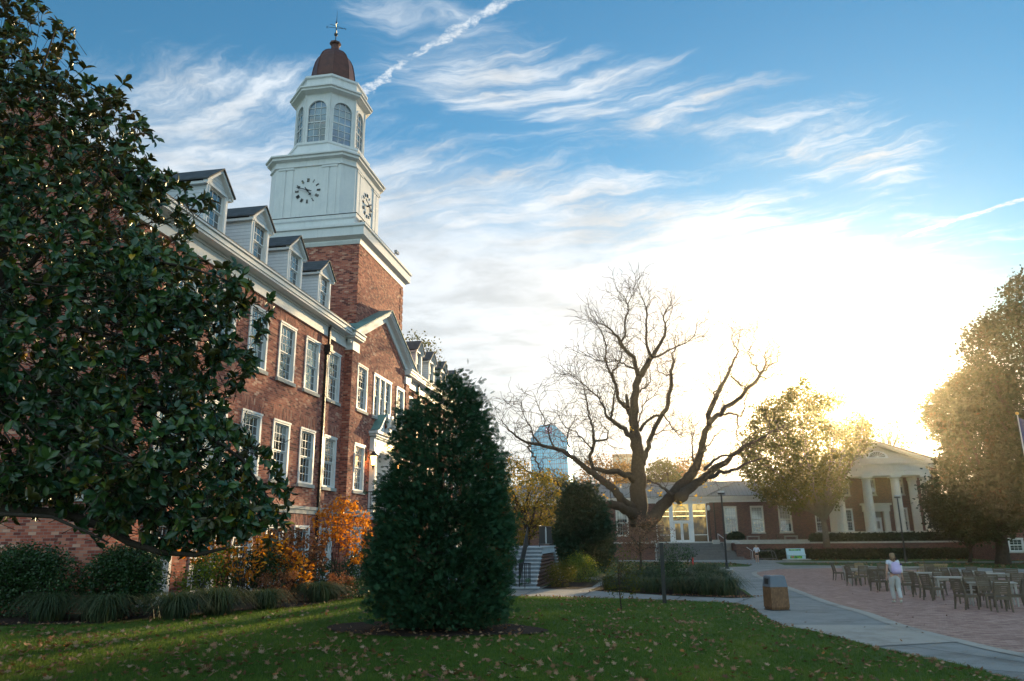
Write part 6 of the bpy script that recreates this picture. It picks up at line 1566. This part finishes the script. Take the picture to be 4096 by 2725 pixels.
# hedges before the terrace and portico
def hedge(label, u0, u1, v0, v1, z0_, z1_, n):
    t = far_thing('long_hedge', label, 'hedge', 'long clipped hedges before the far buildings')
    P = np.stack([rng.uniform(u0, u1, n), rng.uniform(v0, v1, n), z0_+(z1_-z0_)*rng.uniform(0, 1, n)**.7], -1)
    d = norm(rng.normal(size=P.shape)); V, F = scatter(LEAF_Q[0], LEAF_Q[1], P+rng.normal(size=P.shape)*.04, frames(d), .24*rng.uniform(.6, 1.3, n))
    me_o = big('foliage', V, F, LM['hedge'], None); me_o.parent = t
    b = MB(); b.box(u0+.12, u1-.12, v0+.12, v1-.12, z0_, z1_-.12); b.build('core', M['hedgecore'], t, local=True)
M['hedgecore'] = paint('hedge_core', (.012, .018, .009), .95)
hedge('long low clipped hedge at the foot of the terrace wall', 11.2, 40, -7.3, -6.5, -.2, .72, 26000)
hedge('clipped hedge on the terrace along the front of the portico', 17.0, 32, -5.9, -5.25, 1.5, 2.3, 12000)
t_ = far_thing('rounded_shrub', 'rounded clipped shrub on the terrace beside the lamp post', 'shrub'); P = in_ell([(9.6, -3.4, 2.1, .95, .7, .6)], 3500, .3)
V, F = scatter(LEAF_Q[0], LEAF_Q[1], P, frames(norm(rng.normal(size=P.shape))), .14*np.ones(len(P))); o = big('foliage', V, F, LM['hedge'], None); o.parent = t_

# ---------------------------------------------------------------- street furniture
def lamp_post(label, x, y, h, acorn=False, z=-.2):
    t = thing('lamp_post', label, 'lamp post', (x, y, z), group='black lamp posts round the plaza')
    b = MB(); b.lathe([(.2, z), (.2, z+.12), (.13, z+.16), (.11, z+.5), (.075, z+.55), (.06, z+h-.3)], x, y, 12); b.build('pole', M['black'], t)
    if acorn:
        b = MB(); b.lathe([(.08, z+h-.3), (.15, z+h-.2), (.12, z+h-.12)], x, y, 10); b.build('collar', M['black'], t)
        b = MB(); b.lathe([(.12, z+h-.12), (.2, z+h+.1), (.17, z+h+.35), (.06, z+h+.5)], x, y, 12); b.build('globe', M['globe'], t)
    else:
        b = MB(); b.lathe([(.06, z+h-.3), (.06, z+h-.12), (.27, z+h-.1), (.27, z+h+.02)], x, y, 16); b.build('lamp_head', M['black'], t)
        b = MB(); b.lathe([(.24, z+h+.022), (.26, z+h+.14), (.24, z+h+.16)], x, y, 16); b.build('lens', M['globe'], t)
    b = MB(); b.lathe([(.42, z-.05), (.42, z+.06), (.40, z+.08)], x, y, 16); b.build('footing', M['stone'], t)
M['globe'] = paint('frosted_glass', (.55, .58, .6), .25, .05)
lamp_post('tall black lamp post with round head beside the broad steps', 5.72, 60.1, 5.6)
lamp_post('tall black lamp post in front of the portico columns', 22.35, 73.8, 5.7)
q = W3(7.0, -2.2, 1.6); lamp_post('short black lamp post with acorn globe at the glazed entrance', q[0], q[1], 3.6, True, 1.6)
q = W3(-.1, -2.2, 1.6); lamp_post('short acorn globe lamp post half hidden behind the bare trunk', q[0], q[1], 3.6, True, 1.6)
x, y, z = gat(2773, 2270); t = thing('red_marker', 'slim red marker post standing at the edge of the far grass', 'post', (x, y, z)); b = MB(); b.box(x-.07, x+.07, y-.04, y+.04, z-.05, z+.75); b.box(x-.07, x+.07, y-.04, y+.04, z+.752, z+.86); b.build('post', M['red'], t)
# black direction sign
x, y, z = gat(2660, 2416); t = thing('sign_pylon', 'slim black sign pylon with pale lettering panels standing at the lawn edge', 'sign', (x, y, z))
b = MB(); b.box(x-.075, x+.055, y-.05, y+.05, z-.1, z+2.0); b.box(x-.01, x+.055, y+.35, y+.45, z-.1, z+2.0); bo = b.build('posts', M['black'], t)
b = MB(); b.box(x+.0, x+.045, y+.052, y+.348, z+.45, z+1.95); pn = b.build('sign_board', M['black'], t)
b = MB()
for (a0, a1) in ((1.55, 1.8), (1.42, 1.5), (1.05, 1.3), (.98, 1.02), (.7, .95)): b.box(x+.0455, x+.05, y+.09, y+.31, z+a0, z+a1)
b.build('lettering', M['white'], pn, local=False)
b = MB(); b.box(x-.08, x+.06, y-.055, y+.46, z+2.0, z+2.02); b.build('cap', M['cream'], t)
# litter bin
x, y, z = 3.83, 25.55, 0.
t = thing('litter_bin', 'square litter bin with brown wooden sides and grey hooded top', 'bin', (x, y, z))
b = MB(); ca, sa = math.cos(.30), math.sin(.30)
def R4(h): return [(x+a*ca*h-b_*sa*h, y+a*sa*h+b_*ca*h) for a, b_ in ((-1, -1), (1, -1), (1, 1), (-1, 1))]
def ring(h, zz): return [(p[0], p[1], zz) for p in R4(h)]
b.loft([ring(.26, z+.02), ring(.285, z+.10), ring(.275, z+.68)]); b.build('body', M['bin_wood'], t)
b = MB(); b.loft([ring(.282, z+.682), ring(.275, z+.72), ring(.235, z+.99), ring(.20, z+1.02)]); hd = b.build('hood', M['bin_top'], t)
b = MB()
for (a, b_) in ((-1.005, -.0),):
    c1 = [(-.262, -.12, .76), (-.262, .12, .76), (-.248, .12, .93), (-.248, -.12, .93)]
    b.loft([[(x+(p[0]-k)*ca-p[1]*sa, y+(p[0]-k)*sa+p[1]*ca, z+p[2]) for p in c1] for k in (0, .02)])
    c1 = [(-.12, -.262, .76), (.12, -.262, .76), (.12, -.248, .93), (-.12, -.248, .93)]
b.build('flap', M['black'], hd, local=False)
b = MB(); b.loft([ring(.29, z-.02), ring(.29, z+.02)]); b.build('plinth', M['black'], t)
# bicycle rack
rk = thing('bike_rack', 'grey tubular bike rack beside the foot of the steps', 'rack', W3(11.4, -7.9, -.2)); X0, Y0_, Z0_ = rk.location
b = MB(); b.tube([(X0-1, Y0_, -.2), (X0-1.0, Y0_, .65), (X0-.9, Y0_, .72), (X0+1.2, Y0_, .72), (X0+1.35, Y0_, .6), (X0+1.6, Y0_, -.2)], .03, 6); b.tube([(X0-1, Y0_, -.05), (X0+1.5, Y0_, -.05)], .025, 6)
for k in (-.5, 1.05): b.tube([(X0+k, Y0_, .7), (X0+k+.15, Y0_, -.1)], .022, 6)
b.build('frame', M['grey_metal'], rk)
# painted book-shaped bench
def painted():
    m, nt, b = mat('painted_mural'); n = N(nt); tc = n.new('ShaderNodeTexCoord').outputs['Object']
    c = n.ramp(n.noise(tc, 3.2, 3, .5), [(.3, (.02, .10, .03)), (.45, (.10, .45, .04)), (.55, (.35, .5, .05)), (.62, (.5, .12, .06)), (.72, (.2, .4, .65))], 'CONSTANT')
    n.link(c, b.inputs['Base Color']); b.inputs['Roughness'].default_value = .35; return m
M['mural'] = painted(); M['aqua'] = paint('pale_aqua_paint', (.50, .68, .74), .35, .08)
x, y, z = 14.9, 84.0, -.2
t = thing('painted_bench', 'pale aqua book shaped bench with a bright painted mural on a slab', 'bench', (x, y, z)); t.rotation_euler = (0, 0, .12)
b = MB(); b.box(x-.85, x+.85, y-.55, y-.1, z+.12, z+.52); b.loft([[(x-.85, y-.1, z+.12), (x-.85, y+.12, z+.12), (x-.85, y+.32, z+1.12), (x-.85, y+.14, z+1.15), (x-.85, y-.1, z+.5)], [(x+1.0, y-.1, z+.12), (x+1.0, y+.12, z+.12), (x+1.0, y+.32, z+1.12), (x+1.0, y+.14, z+1.15), (x+1.0, y-.1, z+.5)]]); b.tube([(x-.88, y-.52, z+.5), (x+.88, y-.52, z+.5)], .07, 8)
b.build('body', M['aqua'], t)
b = MB(); b.box(x-.7, x+.5, y-.556, y-.552, z+.17, z+.42); b.loft([[(x-.6, y+.02-.012, z+.62), (x+.62, y+.02-.012, z+.62), (x+.62, y+.13-.012, z+1.06), (x-.6, y+.13-.012, z+1.06)], [(x-.6, y-.02, z+.62), (x+.62, y-.02, z+.62), (x+.62, y+.09, z+1.06), (x-.6, y+.09, z+1.06)]])
b.build('mural_panel', M['mural'], t)
b = MB(); b.loft([[(xx, y-.35+.17*math.cos(a), z+.22+.17*math.sin(a)) for a in np.linspace(0, 2*PI, 17)[:-1]] for xx in (x+.6, x+.95)]); b.build('wheel_shape', M['black'], t)
b = MB(); b.box(x-1.2, x+1.3, y-.8, y+.5, z-.05, z+.11); b.build('slab', M['stone'], t)
# flag
x, y, z = 24.88, 54.98, -.2
t = thing('flagpole', 'flagpole with a limp dark blue flag at the right edge', 'flagpole', (x, y, z))
b = MB(); b.tube([(x, y, z), (x, y, 9.9)], [.06, .035], 10); b.build('pole', M['rail_white'], t)
b = MB(); b.lathe([(.01, 9.88), (.09, 9.93), (.11, 10.0), (.08, 10.08), (.01, 10.1)], x, y, 12); b.build('finial', M['gold'], t)
vs = MB(); R_ = []
for i in range(9):
    zz = 9.7-.24*i; R_.append([(x+.05+j*.062*(1-.012*i), y+.06*math.sin(j*1.7+i*.5), zz-j*.055*(.5+i*.08)) for j in range(9)])
for i in range(8):
    for j in range(8): vs.poly([R_[i][j], R_[i][j+1], R_[i+1][j+1], R_[i+1][j]])
fl = vs.build('flag', paint('navy_cloth', (.05, .07, .22), .8), t, smooth=True); s_ = fl.modifiers.new('cloth_thickness', 'SOLIDIFY'); s_.thickness = .01
# ---------------------------------------------------------------- teak tables and chairs
def atz(x, y, h):
    z = h
    for _ in range(8):
        v = ray(x, y); t = (z-HC)/v[2]; P = np.array([0, 0, HC])+t*v; z = g(P[1])+h
    return P
def make_chair(mt, wood_, slat):
    t = thing('patio_chair', 'x', 'chair')
    b = MB()
    for k in range(7): b.box(-.21+0*k, .21, -.21+k*.062, -.16+k*.062, .42, .44)
    b.build('seat', M[wood_], t)
    b = MB(); b.box(-.22, .22, -.225, -.19, .36, .419); b.box(-.22, .22, .19, .225, .36, .419); b.box(-.225, -.19, -.19, .19, .36, .419); b.box(.19, .225, -.19, .19, .36, .419); b.build('seat_frame', M[wood_], t)
    for s in (-1, 1):
        b = MB(); b.loft([[(s*.205+a*w, -.205+c*w, z) for a, c in ((-1, -1), (1, -1), (1, 1), (-1, 1))] for z, w in ((0, .018), (.36, .024), (.42, .024))]); b.build('leg', M[wood_], t)
        b = MB(); b.loft([[(s*.205+a*w, y+c*w, z) for a, c in ((-1, -1), (1, -1), (1, 1), (-1, 1))] for z, y, w in ((0, .27, .018), (.2, .225, .022), (.44, .2, .026), (.66, .235, .024), (.86, .30, .02))]); b.build('leg', M[wood_], t)
    b = MB()
    for k in range(6):
        z0_ = .50+k*.058; y0_ = .205+(z0_-.44)*.22; b.loft([[(x_, y0_+.018-.02*math.cos(x_*7), z0_+d) for d in (0, .045)]+[(x_, y0_+.036-.02*math.cos(x_*7), z0_+d) for d in (.045, 0)] for x_ in (-.2, -.1, 0, .1, .2)])
    b.loft([[(x_, .298-.025*math.cos(x_*6)+c, z_) for c, z_ in ((0, .85), (0, .905), (.026, .905), (.026, .85))] for x_ in (-.225, -.11, 0, .11, .225)])
    b.build('backrest', M[wood_], t); return t
def make_table(wood_):
    t = thing('patio_table', 'x', 'table')
    b = MB(); W_, D_ = .68, .42
    for k in range(9): b.box(-W_+.05, W_-.05, -D_+.03+k*.089, -D_+.03+k*.089+.078, .705, .73)
    b.box(-W_, -W_+.05, -D_, D_, .70, .735); b.box(W_-.05, W_, -D_, D_, .70, .735); b.box(-W_+.05, W_-.05, -D_, -D_+.03, .70, .735); b.box(-W_+.05, W_-.05, D_-.03, D_, .70, .735)
    b.build('tabletop', M[wood_], t)
    b = MB(); b.box(-W_+.08, W_-.08, -D_+.07, -D_+.10, .62, .699); b.box(-W_+.08, W_-.08, D_-.10, D_-.07, .62, .699); b.box(-W_+.08, -W_+.11, -D_+.1, D_-.1, .62, .699); b.box(W_-.11, W_-.08, -D_+.1, D_-.1, .62, .699); b.build('apron', M[wood_], t)
    for sx_ in (-1, 1):
        for sy_ in (-1, 1):
            b = MB(); b.loft([[(sx_*(W_-.07)+a*w, sy_*(D_-.07)+c*w, z) for a, c in ((-1, -1), (1, -1), (1, 1), (-1, 1))] for z, w in ((0, .022), (.4, .028), (.70, .036))]); b.build('leg', M[wood_], t)
    return t
M['teak_top'] = paint('sun_bleached_teak', (.36, .33, .29), .6, .2, 5)
Z5 = lambda x, y: (3300+x*.3377, 2150+y*.3377)
tabs = [((355, 338), -8, 'farthest left teak table of the plaza seating'), ((440, 374), -8, 'teak table in front of the farthest left one'), ((790, 418), -8, 'teak table directly behind the walking woman'), ((1155, 418), -10, 'teak table right of the walking woman, middle row'),
        ((1070, 352), -6, 'pale teak table in the back row beyond the walking woman'), ((1500, 385), -24, 'first table of the long pushed together row'), ((1790, 405), -24, 'middle table of the long pushed together row'), ((2070, 428), -24, 'last table of the long row at the right'),
        ((1540, 472), -12, 'teak table left of the nearest one, front row'), ((1960, 533), -14, 'nearest teak table at the lower right')]
t0 = None
for (p, rz, l) in tabs:
    P = atz(*Z5(*p), .72)
    if t0 is None: t0 = make_table('teak_top'); o = t0; o.location = (P[0], P[1], g(P[1])); o.rotation_euler = (0, 0, math.radians(rz)); o['label'] = l; o['group'] = 'weathered teak tables on the plaza'
    else: o = copy_thing(t0, (P[0], P[1], g(P[1])), math.radians(rz), l, 'weathered teak tables on the plaza')
# chair local front is -Y (the sitter faces -Y); deg = heading the sitter faces, 0 = +X, 90 = away
chs = [((85, 308), 5, 'leftmost teak chair, seen side on'), ((290, 318), 80, 'teak chair with its back to us, second from the left'), ((262, 345), 20, 'teak chair angled right at the near side of the left tables'), ((400, 308), -100, 'golden brown teak chair at the far side of the left tables'),
       ((445, 338), 95, 'small looking teak chair tucked behind the left front table'), ((560, 378), 40, 'teak chair nearest us at the left group, turned to the right'), ((575, 358), 80, 'teak chair tucked in just behind the angled left group chair'), ((655, 378), 30, 'teak chair at the walking woman\'s left elbow'), ((668, 320), 100, 'far teak chair showing its slats left of the woman\'s head'),
       ((975, 403), 88, 'teak chair with bluish seat just right of the woman'), ((1040, 418), 15, 'teak chair turned right, first right of the bluish seated one'), ((1175, 436), 25, 'teak chair with lit seat slats in the middle row'), ((1340, 403), 92, 'broad backed tan teak chair in the middle row'),
       ((1545, 494), 22, 'front row teak chair at the left of the nearest table'), ((1710, 464), 92, 'teak chair at the far side left of the nearest table'), ((1868, 477), -88, 'teak chair facing us across the nearest table'), ((2080, 512), 88, 'nearest teak chair with its back squarely to us'), ((2335, 490), 165, 'teak chair cut by the right edge, turned left'), ((2270, 428), 88, 'teak chair behind the one cut by the right edge'),
       ((1275, 352), 70, 'teak chair at the left end of the long table row'), ((1410, 362), 20, 'first teak chair along the near side of the long row'), ((1530, 372), 25, 'second teak chair along the near side of the long row'), ((1680, 385), 30, 'third teak chair along the near side of the long row'), ((1840, 405), 30, 'fourth teak chair along the near side of the long row'), ((1950, 442), 80, 'teak chair at the bend near the end of the long row'),
       ((1730, 347), -100, 'teak chair beyond the long row, left of three'), ((2055, 368), -95, 'teak chair beyond the long row, middle of three'), ((2205, 380), -110, 'teak chair beyond the long row, right of three'), ((1228, 320), -95, 'far teak chair in front of the slatted bench')]
c0 = cg = None
for i, (p, deg, l) in enumerate(chs):
    P = atz(*Z5(*p), .89); rz = math.radians(deg+90); x_, y_ = P[0]-math.sin(rz)*-.28*1, P[1]-math.cos(rz)*.28
    if i == 3:
        cg = make_chair('g', 'teak_new', None); cg.location = (x_, y_, g(y_)); cg.rotation_euler = (0, 0, rz); cg['label'] = l; cg['group'] = 'weathered teak chairs on the plaza'; continue
    if c0 is None: c0 = make_chair('w', 'teak', None); c0.location = (x_, y_, g(y_)); c0.rotation_euler = (0, 0, rz); c0['label'] = l; c0['group'] = 'weathered teak chairs on the plaza'
    else: copy_thing(c0, (x_, y_, g(y_)), rz, l, 'weathered teak chairs on the plaza')
P = atz(*Z5(1280, 320), .87); t = thing('slatted_bench', 'slatted wooden garden bench at the far side of the plaza seating', 'bench', (P[0], P[1], g(P[1])))
x, y, z = P[0], P[1], g(P[1]); b = MB()
b.box(x-.7, x+.7, y-.03, y, z+.82, z+.9); b.box(x-.7, x+.7, y-.03, y, z+.5, z+.55)
for k in range(15): b.box(x-.66+k*.09, x-.62+k*.09, y-.02, y-.005, z+.55, z+.82)
b.build('backrest', M['teak_new'], t)
b = MB(); b.box(x-.7, x+.7, y+.0, y+.45, z+.42, z+.45); b.build('seat', M['teak_new'], t)
for sx_ in (-.68, .62):
    for y_, h_ in ((y-.031, .499), (y+.4, .62)): b = MB(); b.box(x+sx_, x+sx_+.06, y_, y_+.05, z, z+(h_ if y_ > y else .499)); b.build('leg', M['teak_new'], t)
# small tables and chairs on the terrace by the wing
for k, (u, l1, l2, l3) in enumerate(((11.4, 'terrace table under the second wing window from the entrance', 'terrace chair left of the table under the second wing window', 'terrace chair right of the table under the second wing window'), (15.4, 'terrace table under the third wing window', 'terrace chair left of the table under the third wing window', 'terrace chair right of the table under the third wing window'))):
    q = W3(u, -3.6, 1.5); copy_thing(t0, q, RW, l1, 'tables on the far terrace')
    q = W3(u-1.2, -3.6, 1.5); copy_thing(c0, q, RW+math.radians(95), l2, 'chairs on the far terrace')
    q = W3(u+1.2, -3.6, 1.5); copy_thing(c0, q, RW+math.radians(-95), l3, 'chairs on the far terrace')

# ---------------------------------------------------------------- people
def skinned(name, V, E, Rr, m, parent, sub=2, root=0, loc=None):
    me = bpy.data.meshes.new(name); me.from_pydata(V, E, []); o = bpy.data.objects.new(name, me); C.objects.link(o)
    md = o.modifiers.new('s', 'SKIN'); s = o.modifiers.new('u', 'SUBSURF'); s.levels = sub; s.render_levels = sub
    for i, r in enumerate(Rr):
        d = me.skin_vertices[0].data[i]; d.radius = (r, r) if isinstance(r, (int, float)) else r
    me.skin_vertices[0].data[root].use_root = True
    bpy.context.view_layer.update(); dg = bpy.context.evaluated_depsgraph_get()
    m2 = bpy.data.meshes.new_from_object(o.evaluated_get(dg)); bpy.data.objects.remove(o)
    m2.materials.clear(); o = link(name, m2, m, parent, smooth=True); return o
M['skin'] = paint('skin', (.50, .30, .22), .55, .05); M['tee'] = paint('white_cotton', (.62, .64, .72), .85, .06); M['sweat'] = paint('pale_grey_jersey', (.50, .51, .50), .85, .08)
M['hair_b'] = paint('dark_blonde_hair', (.22, .14, .07), .5, .35, 25); M['hair_d'] = paint('dark_hair', (.03, .018, .014), .5, .3, 25)
M['lilac'] = paint('lilac_nylon', (.50, .42, .66), .6, .08); M['shoe'] = paint('pale_shoe', (.55, .53, .45), .6, .1); M['shorts'] = paint('black_shorts', (.02, .02, .025), .8, .1); M['shoe_m'] = paint('mint_shoe', (.25, .5, .5), .6, .1)
M['hoodie'] = paint('pale_blue_sweatshirt', (.55, .60, .70), .85, .06); M['eye'] = paint('eye_dark', (.02, .015, .012), .3)
def human(t, arms, legs, face=-1):
    "body as one continuous skin mesh; arms/legs: lists of joint points for -x and +x; face: y direction the face looks"
    f = face; V = [(0, 0, .92), (0, 0, 1.05), (0, 0, 1.2), (0, 0, 1.34), (0, 0, 1.42), (0, 0, 1.48), (0, f*.012, 1.55), (0, f*.015, 1.61), (0, f*.0, 1.655)]
    E = [(i, i+1) for i in range(8)]; Rr = [(.13, .10), (.12, .09), (.125, .095), (.135, .10), (.07, .07), .048, (.066, .08), (.072, .09), (.05, .06)]
    n = len(V); V.append((0, f*.10, 1.575)); E.append((6, n)); Rr.append(.012)           # nose
    for s, arm in zip((-1, 1), arms):
        prev = 3
        for p, r in zip(arm, (.055, .045, .038, .034, .024)): n = len(V); V.append(p); E.append((prev, n)); Rr.append(r); prev = n
        d = np.array(arm[-1])-np.array(arm[-2]); d = d/np.linalg.norm(d); side = np.cross(d, [0, 1, 0]); side = side/max(1e-6, np.linalg.norm(side))
        w = np.array(arm[-1]); palm = w+d*.06; n = len(V); V.append(tuple(palm)); E.append((prev, n)); Rr.append((.03, .018)); pi = n
        for k, (o_, L) in enumerate(((-.028, .065), (-.01, .075), (.01, .072), (.028, .058))):
            a = palm+np.array([0, 1, 0])*o_+d*.025; b_ = a+d*L*.55; c_ = b_+d*L*.4-side*s*.02; q = pi
            for p, r in ((a, .009), (b_, .008), (c_, .0065)): n = len(V); V.append(tuple(p)); E.append((q, n)); Rr.append(r); q = n
        a = w+d*.02+np.array([0, f*.03, 0]); b_ = a+d*.04+np.array([0, f*.015, 0]); q = pi
        for p, r in ((a, .010), (b_, .008)): n = len(V); V.append(tuple(p)); E.append((q, n)); Rr.append(r); q = n
    for leg in legs:
        prev = 0
        for p, r in zip(leg, (.085, .075, .052, .048, .034, .036, .026)): n = len(V); V.append(p); E.append((prev, n)); Rr.append(r); prev = n
    return skinned('body', V, E, Rr, M['skin'], t)
def mid(a, b, t=.5): return tuple(a[i]+(b[i]-a[i])*t for i in range(3))
def person(label, loc, arms, legs, top, bottom, hairf, face, shorts=False, rz=0, scale=1.0, shoes='shoe', long_sleeve=False):
    t = thing('person', label, 'person', loc); t.rotation_euler = (0, 0, rz); t.scale = (scale,)*3
    A = [[s, mid(s, e, .55), e, mid(e, w, .6), w] for s, e, w in arms]
    Lg = [[h, mid(h, k, .5), k, mid(k, a, .45), a, mid(a, to, .35), to] for h, k, a, to in legs]
    human(t, A, Lg, face)
    V = [(0, 0, .95), (0, 0, 1.08), (0, 0, 1.22), (0, 0, 1.35), (0, 0, 1.43)]; E = [(0, 1), (1, 2), (2, 3), (3, 4)]; Rr = [(.155, .12), (.145, .115), (.15, .115), (.155, .115), (.07, .07)]
    for s, arm in zip((-1, 1), A):
        prev = 3
        js = arm if long_sleeve else [arm[0], mid(arm[0], arm[1], .9)]
        for p, r in zip(js, (.072, .066, .058, .052, .042)): n = len(V); V.append(p); E.append((prev, n)); Rr.append(r); prev = n
    skinned('top', V, E, Rr, M[top], t)
    V = [(0, 0, .98), (0, 0, .9)]; E = [(0, 1)]; Rr = [(.15, .115), (.155, .12)]
    for leg in Lg:
        prev = 1; js = [leg[0], leg[1]] if shorts else leg[:5]
        for p, r in zip(js, (.105, .10, .078, .075, .06)): n = len(V); V.append(p); E.append((prev, n)); Rr.append(r); prev = n
    skinned('shorts' if shorts else 'trousers', V, E, Rr, M[bottom], t)
    for leg in Lg:
        a, to = np.array(leg[4]), np.array(leg[6]); hl = a+(a-to)*.22; hl[2] = a[2]-.045; d = to-a
        skinned('shoe', [tuple(hl), tuple(a+d*.3-[0, 0, .03]), tuple(a+d*.75-[0, 0, .015]), tuple(to+d*.05)], [(0, 1), (1, 2), (2, 3)], [.036, .043, .044, .032], M[shoes], t)
    V, E, Rr = hairf; skinned('hair', V, E, Rr, M['hair_b' if not shorts else 'hair_d'], t)
    for s in (-1, 1):
        b = MB(); b.lathe([(.001, 1.586), (.008, 1.59), (.001, 1.596)], s*.028, face*.082, 8); b.build('eye', M['eye'], t, local=True)
    return t
pn = gat(3592, 2414)
hair = ([(0, 0, 1.64), (0, -.035, 1.60), (0, -.055, 1.53), (-.01, -.075, 1.44), (.02, -.09, 1.36), (-.06, -.05, 1.5), (.06, -.05, 1.5), (-.08, -.06, 1.42), (.09, -.06, 1.41)], [(0, 1), (1, 2), (2, 3), (3, 4), (2, 5), (2, 6), (5, 7), (6, 8)], [(.082, .095), (.088, .085), (.075, .06), .055, .03, .04, .04, .022, .022])
person('woman walking away in white tee and pale grey sweatpants', (float(pn[0]), float(pn[1]), float(pn[2])),
       [((-.17, 0, 1.37), (-.24, -.04, 1.12), (-.25, .04, .88)), ((.17, 0, 1.37), (.25, .02, 1.13), (.30, .08, .89))],
       [((-.09, 0, .88), (-.06, .17, .50), (-.02, .20, .10), (-.02, .36, .04)), ((.09, 0, .88), (.10, .04, .49), (.06, -.16, .17), (.06, -.09, .035))],
       'tee', 'sweat', hair, 1, scale=.985, rz=.12)
bp_ = thing('backpack', 'lilac backpack with a side bottle on the walking woman\'s back', 'backpack', (float(pn[0]), float(pn[1]), float(pn[2]))); bp_.rotation_euler = (0, 0, .12)
sk = skinned('bag', [(0, -.20, .94), (0, -.21, 1.06), (0, -.20, 1.22), (0, -.17, 1.36)], [(0, 1), (1, 2), (2, 3)], [(.165, .09), (.19, .115), (.175, .105), (.11, .06)], M['lilac'], bp_, 2)
skinned('front_pocket', [(0, -.285, .97), (0, -.30, 1.08), (0, -.285, 1.17)], [(0, 1), (1, 2)], [(.12, .04), (.135, .045), (.11, .03)], M['lilac'], bp_, 2)
b = MB(); b.tube([(-.05, -.19, 1.40), (-.03, -.20, 1.45), (.03, -.20, 1.45), (.05, -.19, 1.40)], .012, 6); b.build('handle', M['shorts'], bp_, local=True)
for s in (-1, 1): b = MB(); b.tube([(s*.08, -.12, 1.40), (s*.12, -.02, 1.475), (s*.13, .12, 1.38), (s*.15, .13, 1.2), (s*.15, -.05, 1.02), (s*.12, -.15, .98)], .016, 6); b.build('strap', M['shorts'], bp_, local=True)
b = MB(); b.lathe([(.035, 1.0), (.037, 1.2), (.03, 1.23)], .19, -.17, 12); bo_ = b.build('bottle', M['white'], bp_, local=True)
b = MB(); b.lathe([(.03, 1.231), (.032, 1.28), (.02, 1.29)], .19, -.17, 12); b.build('bottle_cap', paint('purple_cap', (.08, .03, .2), .4), bo_, local=True)
pf = gat(3030, 2254)
hair = ([(0, .01, 1.65), (0, .03, 1.6), (0, .05, 1.52), (.05, .045, 1.44), (-.03, .05, 1.44)], [(0, 1), (1, 2), (2, 3), (2, 4)], [(.08, .09), (.086, .08), .06, .035, .03])
person('distant person in pale sweatshirt and black shorts walking towards us, hand at the face', (float(pf[0]), float(pf[1]), float(pf[2])),
       [((-.18, 0, 1.37), (-.27, -.08, 1.15), (-.10, -.17, 1.46)), ((.18, 0, 1.37), (.27, -.04, 1.13), (.18, -.20, 1.05))],
       [((-.09, 0, .88), (-.09, -.05, .5), (-.08, .08, .09), (-.08, -.05, .04)), ((.09, 0, .88), (.09, -.08, .5), (.07, -.14, .09), (.07, -.28, .045))],
       'hoodie', 'shorts', hair, -1, True, scale=.98, shoes='shoe_m', long_sleeve=True)
